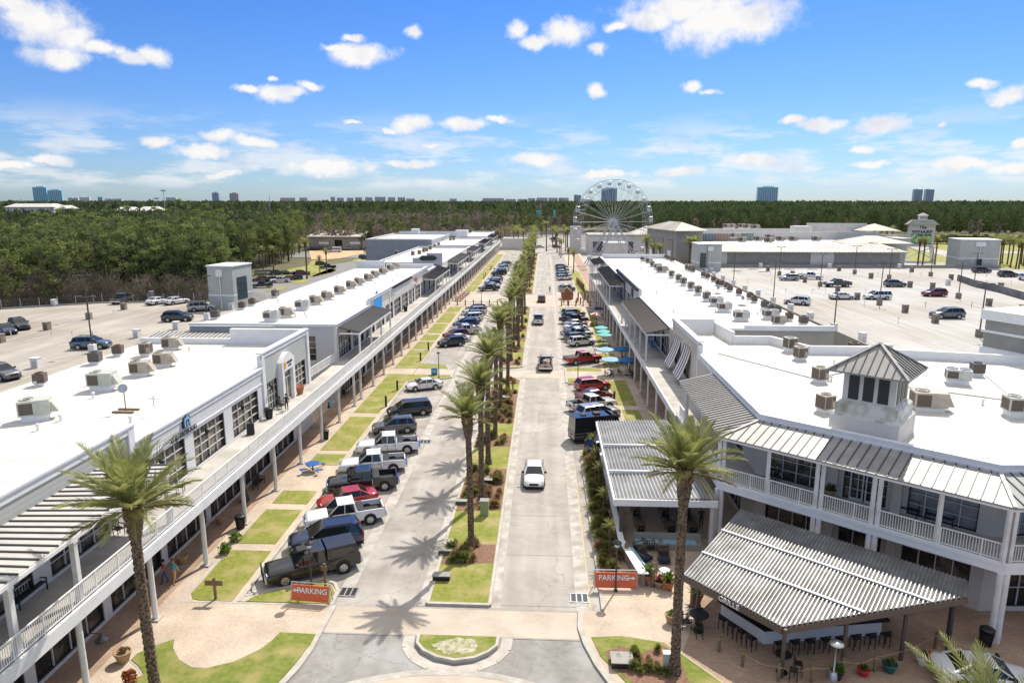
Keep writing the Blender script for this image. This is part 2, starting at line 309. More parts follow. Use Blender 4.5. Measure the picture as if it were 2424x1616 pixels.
M_sidingg = stripemat('sage_siding', (.50,.51,.48), (.33,.34,.32), 2, .30, .09)
M_sidinggrey = stripemat('grey_siding', (.52,.53,.55), (.36,.37,.39), 2, .26, .10)
M_louvre = stripemat('dark_louvre', (.022,.04,.045), (.008,.012,.014), 2, .13, .4, .4)
M_stain = mat('stained_parapet', (.60,.59,.54), .85, c2=(.72,.71,.67), scale=1.2, c3=(.33,.34,.24), s3=1.1)
M_glass = mat('window_glass', (.028,.026,.024), .06, spec=.9, c2=(.30,.24,.16), scale=.7, lo=.45, hi=.72)  # tan mottling paints warm reflections into the panes
M_glassd = mat('shop_glass', (.018,.018,.018), .07, spec=.8, c2=(.24,.18,.12), scale=.9, lo=.48, hi=.75)
M_glassc = mat('curtained_glass', (.20,.21,.20), .1, spec=.8, c2=(.36,.36,.33), scale=.9)
M_frame = mat('dark_frame', (.035,.032,.03), .5)
M_fram2 = mat('pale_mullion', (.62,.60,.56), .5)
M_seam = mat('seam_roof_white', (.43,.41,.38), .5, .1, c2=(.52,.50,.465), scale=1.2)
M_rib = mat('seam_rib_dark', (.05,.05,.05), .5)
M_seamR = mat('seam_roof_fog', (.27,.26,.24), .5, .1, c2=(.36,.345,.32), scale=.9)
M_seamgrey = mat('seam_roof_grey', (.22,.225,.225), .5, .15, c2=(.31,.315,.31), scale=.8, c3=(.28,.30,.30), s3=.5)
M_seamdark = mat('seam_roof_charcoal', (.085,.082,.078), .5, .2, c2=(.12,.115,.108), scale=.5)
M_seamtan = mat('seam_roof_bone', (.35,.33,.28), .6, .05, c2=(.43,.41,.36), scale=.4, c3=(.29,.24,.165), s3=.12)
M_galv = mat('corrugated_light', (.17,.175,.178), .4, .4, c2=(.33,.335,.335), scale=1.1, c3=(.14,.13,.12), s3=.45)
M_galv2 = mat('corrugated_pale', (.23,.233,.23), .42, .4, c2=(.35,.35,.345), scale=1.1, c3=(.42,.42,.41), s3=.4)
M_slab = mat('balcony_concrete', (.46,.43,.385), .9, c2=(.56,.53,.475), scale=.7, c3=(.38,.35,.31), s3=.5)
M_black = mat('black_metal', (.018,.018,.018), .45)
M_wood = mat('brown_wood', (.16,.10,.055), .75, c2=(.24,.16,.09), scale=5)
M_post2 = mat('bronze_pole', (.09,.075,.06), .5)
M_tan = mat('unit_tan', (.40,.35,.28), .55, c2=(.48,.43,.35), scale=2)
M_coil = stripemat('coil_fins', (.17,.13,.10), (.06,.05,.04), 2, .07, .35, .6)
M_green = mat('unit_grey_green', (.47,.48,.40), .5, c2=(.55,.555,.47), scale=2)
M_brown = mat('unit_brown', (.10,.06,.045), .6, c2=(.15,.09,.065), scale=3)
M_dkg = mat('unit_charcoal', (.075,.08,.08), .6, c2=(.12,.125,.12), scale=3)
M_met = mat('galvanised', (.42,.43,.42), .4, .6, c2=(.55,.56,.55), scale=2)
M_box = mat('box_concrete_brown', (.20,.17,.13), .9, c2=(.29,.25,.20), scale=2)
M_boxw = mat('box_white', (.66,.655,.63), .7, c2=(.74,.735,.71), scale=2)
M_line = mat('road_paint', (.66,.65,.62), .8, c2=(.50,.48,.45), scale=3)
M_yell = mat('yellow_paint', (.62,.50,.20), .8, c2=(.50,.43,.28), scale=3)
M_trunk = mat('palm_trunk', (.06,.04,.027), .95, c2=(.27,.20,.13), scale=8, lo=.4, hi=.62, bump=1, bscale=14, bdist=.1, world=False)
M_boot = mat('palm_boot', (.30,.17,.055), .9, c2=(.12,.07,.03), scale=8, world=False)
M_frond = leafmat('palm_frond', (.20,.225,.055), .42, c2=(.40,.41,.15), scale=1.3, world=False, spec=.6)
M_frond2 = leafmat('palm_frond_dry', (.26,.20,.07), .7, c2=(.20,.20,.08), scale=2, world=False)
M_rachis = mat('frond_stalk', (.32,.30,.12), .6)
M_pine1 = leafmat('pine_needles', (.14,.185,.045), .8, .32, c2=(.30,.335,.10), scale=.22, lo=.3, hi=.7)
M_pine2 = leafmat('pine_needles_dark', (.085,.12,.036), .8, .32, c2=(.19,.225,.07), scale=.22, lo=.3, hi=.7)
M_pineF1 = leafmat('far_pine', (.075,.105,.034), .8, .28, c2=(.145,.18,.06), scale=.12)
M_pineF2 = leafmat('far_pine_dark', (.045,.068,.026), .8, .28, c2=(.09,.12,.04), scale=.12)
M_broad = leafmat('broad_leaves', (.08,.11,.03), .8, c2=(.13,.13,.04), scale=.3)
M_bare = leafmat('bare_twigs', (.22,.165,.13), .95, .2, c2=(.34,.27,.215), scale=.4)
M_lime = leafmat('spring_leaves', (.16,.24,.03), .8, c2=(.24,.32,.05), scale=.5)
M_rust = leafmat('budding_twigs', (.30,.16,.07), .9, c2=(.36,.22,.11), scale=.5)
M_bark = mat('pine_bark', (.11,.075,.05), .95, c2=(.17,.125,.09), scale=2)
M_tuft = leafmat('tuft_grass_green', (.15,.19,.03), .8, c2=(.30,.30,.09), scale=3, world=True)
M_tuftb = leafmat('tuft_grass_brown', (.25,.16,.07), .9, c2=(.42,.30,.15), scale=3, world=True)
M_tyre = mat('tyre_rubber', (.015,.015,.016), .8)
M_rim = mat('alloy_rim', (.45,.46,.47), .3, .8)
M_rimd = mat('dark_rim', (.05,.05,.05), .4, .6)
M_cglass = mat('car_glass', (.012,.016,.017), .04, spec=.9)
M_lens = mat('headlight_lens', (.65,.67,.68), .1, spec=.9)
M_tail = mat('tail_lens', (.32,.012,.012), .2, spec=.8)
M_chrome = mat('chrome', (.6,.6,.6), .15, 1)
M_bump = mat('black_plastic', (.02,.02,.02), .6)
M_orange = mat('banner_orange', (.66,.13,.045), .6, c2=(.72,.17,.06), scale=2)
M_white = mat('white_letter', (.85,.85,.85), .6)
M_ink = mat('black_letter', (.03,.035,.045), .5)
M_blue = mat('enamel_blue', (.02,.12,.42), .4)
M_sky = mat('canvas_pale_blue', (.30,.50,.64), .8)
M_teal = mat('canvas_aqua', (.16,.52,.50), .8)
M_dkblue = mat('canvas_blue', (.025,.15,.36), .8)
M_navy = mat('canvas_navy', (.02,.03,.10), .8)
M_redc = mat('canvas_red', (.45,.03,.03), .8)
M_terra = mat('terracotta', (.36,.115,.05), .7, c2=(.44,.17,.08), scale=4)
M_clay = mat('clay_tan', (.38,.26,.15), .8)
M_leaf = leafmat('shrub_leaf', (.10,.19,.02), .6, c2=(.20,.30,.04), scale=4)
M_cush = mat('navy_cushion', (.02,.03,.055), .9)
M_wick = mat('wicker', (.17,.11,.07), .9)
M_skin = mat('skin', (.50,.28,.19), .6)
M_awn = mat('canopy_brown', (.13,.095,.08), .85)
M_stw = mat('stucco_warm', (.60,.54,.455), .85, c2=(.67,.61,.525), scale=.8, c3=(.54,.48,.395), s3=.4)
M_shade = mat('trough_shade', (.12,.115,.108), .8, c2=(.20,.195,.18), scale=1)  # dark colour painted into corrugation troughs in place of their shade
M_wheel = mat('wheel_white_steel', (.44,.455,.47), .4, c2=(.54,.555,.57), scale=2)
M_led = mat('screen_picture', (.02,.12,.09), .4, c2=(.06,.48,.34), scale=.9, lo=.45, hi=.55, c3=(.75,.80,.30), s3=.7)
cracks(M_road, .16, .006); cracks(M_lane, .2, .006); cracks(M_asph, .3, .008); cracks(M_deck, .10, .003); cracks(M_deckL, .10, .003)
# ---------------------------------------------------------------- ground, roads, pavements
def struct(name, mb, m): return mb.build(name, m, None, kind='structure')
g = MB(); g.sheet([(-14000,-300),(14000,-300),(14000,15000),(-14000,15000)], -.30); struct('ground', g, M_earth)
g = MB(); g.sheet([(-40,8),(16,8),(18,120),(18,480),(-8,480),(-26,440),(-26,8)], -.12); struct('street', g, M_lane)
g = MB(); g.sheet([(-6.9,37),(3.0,37),(3.0,350),(-2.9,350),(-6.9,350)], -.108); struct('road', g, M_road)
# turning circle asphalt
g = MB(); g.sheet([(-12.9,34.3),(2.6,34.3),(6,26),(9,12),(-22,12),(-14,26)], -.108); struct('roundabout_asphalt', g, M_asph)
def arc(cx, cy, r, a0, a1, n=18, ry=None): return [(cx+r*math.cos(R(a0+(a1-a0)*i/n)), cy+(ry or r)*math.sin(R(a0+(a1-a0)*i/n))) for i in range(n+1)]
g = MB(); g.sheet(arc(-4.6,19.4,12.1,0,360,60), -.096); struct('roundabout_apron', g, M_brickx)
g = MB()
for r0, r1 in ((11.7,12.15),):
    o, i = arc(-4.6,19.4,r1,0,360,60), arc(-4.6,19.4,r0,0,360,60)
    for k in range(60): g.sheet([o[k],o[k+1],i[k+1],i[k]], -.088)
struct('apron_edge', g, M_gut)
# brick crossings set in the road
g = MB(); g.sheet([(-12.6,34.35),(2.15,34.35),(2.15,36.95),(-12.6,36.95)], -.096); g.sheet([(-6.95,92.2),(3,92.2),(3,96.6),(-6.95,96.6)], -.096); g.sheet([(-12.2,158),(3,158),(3,179),(-12.2,179)], -.096)
g.v = [(x,y,z+.003) for x,y,z in g.v]; struct('crossing', g, M_brickx)
g = MB()
for y in (34.25, 36.95, 92.1, 96.6, 157.9, 179): g.sheet([(-12.4,y),(2.2,y),(2.2,y+.14),(-12.4,y+.14)], -.0885)
for y in [37.5+6.1*i for i in range(45)]:
    if not (90 < y < 98 or 157 < y < 179): g.sheet([(-2.5,y),(2.1,y),(2.1,y+.03),(-2.5,y+.03)], -.092)
struct('road_joints', g, M_lane)
# gutters
g = MB()
g.sheet([(-12.75,38.9),(-11.9,38.9),(-11.9,330),(-12.75,330)], -.096); g.sheet([(2.1,37),(2.95,37),(2.95,330),(2.1,330)], -.096); g.sheet([(-3.1,37.2),(-2.5,37.2),(-2.5,91.8),(-3.1,91.8)], -.1); g.sheet([(-3.1,98),(-2.5,98),(-2.5,157),(-3.1,157)], -.1)
g.sheet([(-3.1,179.5),(-2.5,179.5),(-2.5,320),(-3.1,320)], -.1)
g.sheet([(-7.6,37.2),(-7.05,37.2),(-7.05,91.8),(-7.6,91.8)], -.1); g.sheet([(-7.6,98),(-7.05,98),(-7.05,157),(-7.6,157)], -.1); g.sheet([(-7.6,180),(-7.05,180),(-7.05,320),(-7.6,320)], -.1)
struct('gutter', g, M_gut)
# parking bay lines
g = MB()
def pline(x0, y0, x1, y1, w_=.11, z=-.100):
    d = Vector((x1-x0, y1-y0, 0)).normalized(); n = Vector((-d.y, d.x, 0))*w_/2; a = Vector((x0,y0,0)); b = Vector((x1,y1,0))
    g.sheet([a-n, b-n, b+n, a+n], z)
y = 40.5
while y < 318:
    if not (84.5 < y < 99.5 or 150 < y < 184): pline(-18.5, y-2.4, -12.9, y+.2)
    y += 3.62
y = 64
while y < 318:
    if not (88 < y < 97.5 or 146 < y < 184): pline(3.1, y, 8.3, y+2)
    y += 3.62
struct('parking_lines', g, M_line)
g = MB()
pline(2.95,37.5,2.95,60,.13); 
for y in (39.8,43.5,47.2,51,54.8): pline(3.0,y,3.75,y+.25,.12)
struct('loading_lines', g, M_yell)

# raised pavements
g = MB()
g.prism([(-40,14),(-19,14),(-14.2,26),(-13.25,30),(-12.95,31.1),(-12.75,32.6),(-12.7,36.9),(-18.6,36.9),(-18.6,330),(-25.6,345),(-30,345),(-30,14)], -.28, 0)
g.prism([(2.35,37),(2.3,35.4),(2.55,33.9),(3.05,32.2),(3.7,30.8),(7.4,25),(10,14),(60,14),(60,39),(16,60),(16,330),(8.6,330),(8.6,62.6),(3.75,62.6),(3.75,37)], -.28, 0)
struct('brick_pavement', g, M_brick)
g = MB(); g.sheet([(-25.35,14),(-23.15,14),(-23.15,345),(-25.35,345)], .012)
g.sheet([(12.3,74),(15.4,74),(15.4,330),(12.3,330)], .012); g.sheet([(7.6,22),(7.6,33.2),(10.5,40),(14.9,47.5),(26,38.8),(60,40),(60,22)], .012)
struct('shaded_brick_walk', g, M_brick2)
g = MB()
def strip(x0, y0, x1, y1, w_, z0, z1):
    d = Vector((x1-x0, y1-y0, 0)).normalized(); n = Vector((-d.y, d.x, 0))*w_/2; a = Vector((x0,y0,0))-d*.02; b = Vector((x1,y1,0))+d*.02
    g.prism([a-n, b-n, b+n, a+n], z0, z1)
def kpath(pts, w_=.22, z0=-.28, z1=.03):
    for a, b in zip(pts, pts[1:]): strip(a[0],a[1],b[0],b[1],w_,z0,z1+rnd.random()*.003)
kpath([(-19,14),(-14.1,26),(-13.15,30),(-12.85,31.1),(-12.65,32.6),(-12.6,36.8)], .34); kpath([(2.35,37),(2.25,35.4),(2.5,33.9),(3.0,32.2),(3.6,30.8),(7.3,25),(9.9,14)], .34)
kpath([(-18.55,37),(-18.55,89.2)], .2); kpath([(-18.55,99.9),(-18.55,330)], .2); kpath([(8.5,62.6),(8.5,330)], .2); kpath([(3.7,37.2),(3.7,62.5),(8.5,62.6)], .2)
kpath([(-12.75,36.9),(-12.8,38.4),(-13.3,39.3),(-14.2,39.7),(-15.2,39.4),(-18.4,37.6)], .2)
kpath([(-18.5,89.3),(-18,89.9),(-13.6,91.2),(-12.9,92),(-12.9,96.2),(-13.6,96.6),(-14.6,99.2),(-18.4,99.9)], .2)
kpath([(3.1,89.9),(3.1,98.2),(8.4,98.4)], .2); kpath([(3.1,89.9),(4.2,88.9),(8.4,88.6)], .2); kpath([(3.1,150),(3.1,184),(8.4,184)], .2); kpath([(3.1,150),(8.4,149.6)], .2)
struct('kerb', g, M_kerb)
g = MB()
for P_ in ([(-18.6,37),(-12.8,37),(-12.85,38.3),(-13.4,39.1),(-14.2,39.5),(-15.2,39.2),(-18.5,37.5)], [(-18.5,89.4),(-13.6,91.3),(-13,92),(-13,96.2),(-13.7,96.5),(-14.7,99.1),(-18.5,99.8)],
           [(3.15,90),(4.2,89),(8.5,88.7),(8.5,98.3),(3.15,98.1)], [(3.15,150),(8.5,149.7),(8.5,184),(3.15,184)], [(-12.3,158),(-18.5,157),(-18.5,180),(-12.3,179)]):
    g.prism(P_, -.28, .004)
struct('crossing_pavement', g, M_brickx)
# lawns
g = MB(); ZL_ = .03
def lawn(p, z=ZL_): g.prism(p, -.05, z)
lawn([(-21.9,37.7),(-21.5,37.1),(-20.9,36.95),(-18.95,36.95),(-18.95,43.1),(-21.9,43.1)])
for a, b in ((44.1,49.6),(50.7,53.2),(59,61.8),(62.8,73.5),(110.2,116),(117,122.8),(124.2,134),(135.2,147.8),(149,156.5),(184,196),(197.4,210),(212,224),(225.5,238),(240,252),(254,268),(270,284),(286,300),(302,318)):
    lawn([(-21.95,a),(-19.05,a),(-19.05,b),(-21.95,b)])
lawn([(-22,75),(-19.1,75),(-18.45,89.3),(-18,89.9),(-13.7,91.3),(-13.1,92),(-13.1,92.9),(-22,93.2)]); lawn([(-22,96.8),(-14,96.6),(-14.7,98.9),(-18.45,99.7),(-18.7,109.2),(-22,109.3)])
lawn([(-18.1,37),(-12.95,36.98),(-12.95,38.2),(-13.4,39),(-14.2,39.4),(-15.1,39.1),(-17.8,37.6)])
lawn([(3.3,96.3),(8.3,96.3),(8.3,98.1),(3.3,97.9)]); lawn([(3.3,90.1),(4.2,89.2),(8.3,88.9),(8.3,92.3),(3.3,92)]); lawn([(8.75,79.4),(11.2,79.4),(11.2,91),(8.75,91)]); lawn([(9.2,70),(11.2,70),(11.2,77.6),(9.2,77.6)]); lawn([(8.8,98.6),(11.2,98.6),(11.2,108),(8.8,108)])
lawn([(9.2,110),(10.4,110),(10.9,152),(9.6,152)]); lawn([(3.4,151),(8.3,151),(8.3,156),(3.4,156)]); lawn([(9,182),(12,182),(12,240),(9,240)])
struct('lawn', g, M_grass)
g = MB()
lw = [AI(715,1165),AI(1000,1180),AI(960,1260),AI(830,1420),AI(700,1568),Vector((-14.6,26,0)),Vector((-17.5,20,0)),Vector((-22,20,0)),Vector((-22.2,28,0)),AG(1150,1500),AG(1100,1430),AG(1045,1385),AG(1090,1340),AG(1230,1270),AG(1390,1222),
      AG(1378,1290),AG(1430,1385),AG(1530,1445),AG(1640,1452),AI(150,1445),AI(350,1400),AI(560,1300),AI(650,1230)]
lawn([(p.x, p.y) for p in lw], .05)
# central island nose
nose = [(-6.9,34.15),(-6.85,33.4),(-6.4,32.8),(-5.6,32.3),(-4.6,32.05),(-3.6,32.3),(-2.9,32.8),(-2.45,33.4),(-2.4,34.15)]
lawn(nose, .1)
Rl = [AJ(1010,1205),AJ(1250,1195),AJ(1590,1250),AJ(1700,1320),AJ(2050,1568),Vector((11,26,0)),Vector((11,20,0)),Vector((9.2,20,0)),Vector((5.2,29,0)),AJ(1290,1568),AJ(1080,1350)]
lawn([(p.x, p.y) for p in Rl], .04)
struct('plaza_lawn', g, M_grassr)
g = MB(); pts = [(p.x, p.y) for p in lw[9:]]+[(lw[0].x, lw[0].y)]; kpath(pts, .2, -.05, .012); kpath([(p.x, p.y) for p in Rl[:5]], .2, -.05, .012); kpath([(-22.05,36.8),(-22.1,37.8),(-22.05,44)], .16, -.05, .012); kpath([(-21.9,36.85),(-13,36.85)], .16, -.05, .012)
struct('paving_edge', g, M_kerb)
g = MB(); kpath([(-7.45,34.25),(-7.4,33.3),(-6.85,32.4),(-5.9,31.75),(-4.6,31.45),(-3.4,31.75),(-2.5,32.4),(-1.95,33.3),(-1.9,34.25)], .62, -.28, -.085)
kpath(nose, .16, -.28, .14); struct('island_kerb', g, M_kerb)
g = MB(); g.sheet([(-4.6+math.cos(R(a*12))*1.45*rnd.uniform(.72,1.05), 33.25+math.sin(R(a*12))*.72*rnd.uniform(.7,1.1)) for a in range(30)], .104); struct('island_gravel', g, M_sand)
g = MB(); bed = [AJ(1110,1330),AJ(1230,1270),AJ(1400,1330),AJ(1580,1270),AJ(1700,1340),AJ(1790,1568),Vector((9.6,28.5,0)),Vector((9.4,24,0)),Vector((7.4,24,0)),AJ(1330,1568),AJ(1180,1440)]
g.sheet([(p.x, p.y) for p in bed], .046); 
# medians
def med(y0, y1, rn0=False, rn1=True):
    a = [(-6.95,y0),(-3.15,y0)] if not rn0 else arc(-5.05,y0+1.2,1.9,180,360,8,1.2)
    b = [(-3.15,y1),(-6.95,y1)] if not rn1 else arc(-5.05,y1-1.2,1.9,0,180,8,1.2)
    return a+b
MED = [(37.35,91.5,False,True),(97.8,157,True,False),(180,322,False,True)]
BEDS = [(41.9,44.9),(50,59),(64.3,68),(71.8,85),(88.4,90.8),(99,103.5),(108,112),(117,121),(126,131),(136,140),(145,149),(152,156),(181,190),(196,205),(212,220),(228,238),(246,256),(264,276),(284,296),(304,316)]
for a, b in BEDS: g.sheet([(-6.8,a),(-3.3,a+.3),(-3.3,b-.2),(-6.8,b)], .046)
g.sheet([(3.9,37.5+3.8),(5.2,41.3),(5.2,62.4),(3.9,62.4)], .046)
struct('mulch_bed', g, M_mulch)
g = MB()
for a in MED: g.prism(med(*a), -.28, .035)
struct('median_lawn', g, M_grass)
g = MB()
for a in MED: q = med(*a); kpath(q+[q[0]], .2, -.28, .06)
struct('median_kerb', g, M_kerb)

# parking decks
def deck(name, poly, m, side, top=5.0, h=.85, skip=()):
    g = MB(); g.mt(0).prism(poly, -.2, top); g.mt(1)
    n = len(poly)
    for i in range(n):
        if i in skip: continue
        a, b = Vector((*poly[i],0)), Vector((*poly[(i+1)%n],0)); d = (b-a).normalized(); nn = Vector((-d.y,d.x,0))*.12
        g.prism([a-nn-d*.12, b-nn+d*.12, b+nn+d*.12, a+nn-d*.12], top-1.4, top+h+rnd.random()*.01)
    o = g.build(name, [m, side]); return o
dl = deck('parking_deck', [(-53.5,10),(-53.5,127.5),(-63.5,128.3),(-84.4,125.4),(-97.6,117),(-150,88),(-150,10)], M_deckL, M_stg, 5.0, .25, skip=(4,5,6,0)); dl['kind'] = 'structure'
dr = deck('parking_deck', [(41.9,205),(41.9,86),(43.3,78.6),(46.8,75),(70,58),(150,58),(150,190),(132,205)], M_deck, M_stg, 5.0, .85, skip=(5,6,4)); dr['kind'] = 'structure'
g = MB()
def dline(x0,y0,x1,y1): pline(x0,y0,x1,y1,.14,5.012)
for yy, xa, xb in [(y, 45, 118) for y in (92,110,128,146,164,182)]:
    x = xa
    while x < xb: dline(x, yy-2.6, x, yy+2.6); x += 2.75
for y in range(84, 200, 3): dline(43.5, y, 48.5, y)
for x in range(-108, -56, 3):
    for yy in (52, 72, 92, 112):
        if yy < 100 or x > -95: dline(x, yy-2.4, x, yy+2.4)
struct('deck_lines', g, M_line)
# far ground on the left: service road, lots, lawns
def flat(name, polys, m, z):
    g = MB()
    for p in polys: g.sheet([(q[0], q[1]) for q in p], z)
    return struct(name, g, m)
flat('service_road', [[(-44,150),(-44,480),(-60,480),(-62,330),(-120,330),(-120,300),(-76,296),(-98,200),(-118,150)], [(-8,320),(40,320),(60,560),(-18,560)], [(-140,128),(-98,128),(-98,160),(-150,160)]], M_asph2, -.2)
flat('dirt_lot', [[AO(300,365),AO(1040,362),AO(1055,398),AO(720,468),AO(560,482),AO(330,484)]], M_dirt, -.14)
flat('roadside_lawn', [[AO(0,620),AO(290,565),AO(330,495),AO(560,488),AO(520,560),AO(400,600),AO(640,618),AO(690,628),AO(500,700),AO(330,722),AO(280,690),AO(0,692)], [AO(40,802),AO(120,760),AO(335,755),AO(270,792),AO(150,815)],
   [AO(870,510),AO(960,475),AO(1080,480),AO(1020,525)], [AO(1240,440),AO(1360,370),AO(1490,390),AO(1300,455)], [AB(425,630),AB(520,590),AB(620,590),AB(560,622)], [AB(330,480),AB(330,505),AB(780,500),AB(780,470)],
   [AB(800,505),AB(800,515),AB(990,470),AB(960,440)],
   [AE(1430,343),AE(1830,350),AE(2349,352),AE(2349,620),AE(1520,505)], [(-3,322),(20,322),(30,345),(8,352)], [(-25,330),(-10,330),(-14,420),(-26,420)],[AE(2349,300),AE(2349,322),AE(1100,316),AE(1300,300)]], M_grass, -.13)
flat('highway', [[AE(1330,318),AE(2349,330),AE(2349,345),AE(1330,330)], [AE(1440,352),AE(1560,360),AE(1900,420),AE(1840,452),AE(1640,400)], [AE(1540,470),AE(1850,490),AE(1850,520),AE(1530,520)], [AE(2060,400),AE(2349,415),AE(2349,425),AE(2060,425)]], M_deck, -.10)
flat('fairground_paving', [[(9,182),(60,182),(60,330),(9,330)]], M_deck, -.06)
# ---------------------------------------------------------------- buildings
class Fr:
    """facade frame: u runs along p0->p1, n points outward (to the right of travel)"""
    def __init__(s, p0, p1):
        s.o = Vector((p0[0],p0[1],0)); d = Vector((p1[0]-p0[0], p1[1]-p0[1], 0)); s.L = d.length; s.u = d.normalized(); s.n = Vector((s.u.y, -s.u.x, 0))
    def P(s, u, n, z): return s.o+s.u*u+s.n*n+Vector((0,0,z))
    def box(s, mb, u0, u1, n0, n1, z0, z1):
        b = [s.P(u0,n1,z0), s.P(u1,n1,z0), s.P(u1,n0,z0), s.P(u0,n0,z0)]; t = [p+Vector((0,0,z1-z0)) for p in b]
        return mb.hexa(b, t)
def wall_with_holes(mb, fr, u0, u1, z0, z1, wins, n0=-.3, n1=0):
    us = sorted({u0,u1}|{w[0] for w in wins}|{w[1] for w in wins}); us = [u for u in us if u0 <= u <= u1]
    for a, b in zip(us, us[1:]):
        if b-a < 1e-4: continue
        m_ = (a+b)/2; hs = sorted([(w[2],w[3]) for w in wins if w[0] < m_ < w[1]]); z = z0
        for h0, h1 in hs:
            if h0 > z: fr.box(mb, a, b, n0, n1, z, h0)
            z = max(z, h1)
        if z < z1: fr.box(mb, a, b, n0, n1, z, z1)
def window(root, fr, u0, u1, z0, z1, nc, nr, glass, frame=None, pale=None, name='window', ndep=-.16, door=None):
    frame = frame or M_frame; pale = pale or M_fram2; f = MB(); f.mt(0); t = .07
    fr.box(f, u0, u0+t, ndep-.04, ndep+.10, z0, z1); fr.box(f, u1-t, u1, ndep-.04, ndep+.10, z0, z1); fr.box(f, u0+t, u1-t, ndep-.04, ndep+.10, z0, z0+t); fr.box(f, u0+t, u1-t, ndep-.04, ndep+.10, z1-t, z1)
    f.mt(1)
    for i in range(1, nc): u = u0+(u1-u0)*i/nc; fr.box(f, u-.03, u+.03, ndep-.02, ndep+.06, z0+t, z1-t)
    for j in range(1, nr):
        z = z0+(z1-z0)*j/nr
        for i in range(nc):
            a = u0+(u1-u0)*i/nc+(.03 if i else t); b = u0+(u1-u0)*(i+1)/nc-(.03 if i < nc-1 else t); fr.box(f, a, b, ndep-.02, ndep+.05, z-.025, z+.025)
    o = f.build(name, [frame, pale], root)
    p = MB(); fr.box(p, u0+.01, u1-.01, ndep-.09, ndep-.05, z0+.01, z1-.01); p.build('pane', glass, o)
    return o
def railing(root, pts, z, hgt=1.07, step=.13, name='railing', m=None, rbar=.028, close=True):
    f = MB()
    for a, b in zip(pts, pts[1:]):
        a = Vector((a[0],a[1],z)); b = Vector((b[0],b[1],z)); d = b-a; L_ = d.length; d.normalize()
        f.beam(a+Vector((0,0,hgt)), b+Vector((0,0,hgt)), .075, .05); f.beam(a+Vector((0,0,.13)), b+Vector((0,0,.13)), .05, .045)
        n = max(2, int(L_/step))
        for i in range(n+1):
            p = a+d*(L_*i/n); big = (i % 14 == 0); f.beam(p+Vector((0,0,.0 if big else .15)), p+Vector((0,0,hgt-.02)), .06 if big else rbar, .06 if big else rbar)
    return f.build(name, m or M_trim, root)
def seam_roof(root, quad, step, name, m, rib=M_rib, hr=.05, wr=.045, thick=.12, edge=True):
    """quad: low0, low1, high1, high0; ribs run low->high"""
    l0, l1, h1, h0 = [Vector(q) for q in quad]; f = MB(); f.mt(0); up = Vector((0,0,thick))
    nrm = (l1-l0).cross(h0-l0).normalized(); nrm = nrm if nrm.z > 0 else -nrm
    if (l1-l0).cross(h0-l0).z > 0: f.hexa([l0-up, l1-up, h1-up, h0-up], [l0, l1, h1, h0])
    else: f.hexa([h0-up, h1-up, l1-up, l0-up], [h0, h1, l1, l0])
    n = max(1, round((l1-l0).length/step)) if (l1-l0).length > (h1-h0).length else max(1, round((h1-h0).length/step)); f.mt(1)
    for i in range(0, n+1):
        a = l0.lerp(l1, i/n); b = h0.lerp(h1, i/n)
        if (b-a).length < .2: continue
        f.beam(a+nrm*(hr/2+.002), b+nrm*(hr/2+.002), wr, hr)
    return f.build(name, [m, rib], root)
def cornice(f, fr, u0, u1, zt, out=.0, h=.55):
    """stepped moulding under a parapet top, wrapped round the ends by a few centimetres"""
    fr.box(f, u0-.02, u1+.02, -.42, .16+out, zt-.12, zt+.0); fr.box(f, u0-.01, u1+.01, .002, .11+out, zt-.26, zt-.12); fr.box(f, u0, u1, .002, .07+out, zt-h, zt-.30)
def hvac_proto(): pass

COLX = -22.6
def arcade(name, label, y0, y1, xw, xc, side, zf=4.8, group=None, skipbays=(), posts2=(), cap=60, x_in=None):
    """raised walkway carried on posts along a terrace. side=+1: street lies toward +x (left terrace)"""
    t = thing(name, label, 'walkway', (xc, y0, 0), 0, group); xi = xw
    f = MB(); a, b = (xi, xc+.25*side); f.box(a, b, y0, y1, zf-.22, zf); f.build('floor_slab', M_slab, t)
    f = MB(); f.box(xc+.25*side, xc+.40*side, y0, y1, zf-.62, zf+.05); f.box(xc-.12, xc+.12, y0, y1, zf-.62, zf-.23); f.build('edge_beam', M_para, t)
    n = int((y1-y0)/6.1)+1; c = 0
    for i in range(n+1):
        y = y0+.25+6.1*i
        if y > y1-.1 or c >= 95: break
        f = MB(); f.lathe([(.16,0),(.155,zf-.62)], 12, (xc, y, 0)); f.mt(1); f.box(xc-.30, xc+.30, y-.30, y+.30, 0, .10); f.build('column', [M_post, M_kerb], t); c += 1
    return t
# ---- left terrace, near block ------------------------------------------------
XL = -25.3
def block_root(name, label, loc, cat='building'): return thing(name, label, cat, loc)
lbA = block_root('shop_building', 'nearest two-storey white shop building left of the street with clapboard front and membrane roof', (-34, 44, 0))
frA = Fr((XL, 12), (XL, 70.6))        # u = y-12
wA = []; bay0 = 34.8-12-6.1*4
for i in range(10):
    u = bay0+6.1*i
    wA.append((u+.35, u+5.75, .2, 4.0))
wA = [w_ for w_ in wA if w_[0] > .3 and w_[1] < 58.4]+[(a_, b_, 4.95, 7.7) for a_, b_ in ((1,5.8),(7,11.8),(13,17.8),(19,23.8),(27.9,32.7),(33.9,38.7),(40.1,45.2),(47.3,49.7),(53.6,57.4))]
f = MB(); f.mt(0); wall_with_holes(f, frA, 0, 58.6, 0, 4.7, [w_ for w_ in wA if w_[2] < 3]); wall_with_holes(f, frA, 0, 27.0, 4.7, 8.3, [w_ for w_ in wA if w_[1] < 27 and w_[2] > 3])
f.mt(1); wall_with_holes(f, frA, 27.0, 46.8, 4.7, 9.1, [w_ for w_ in wA if 26.9 < w_[1] < 47.2 and w_[2] > 3])
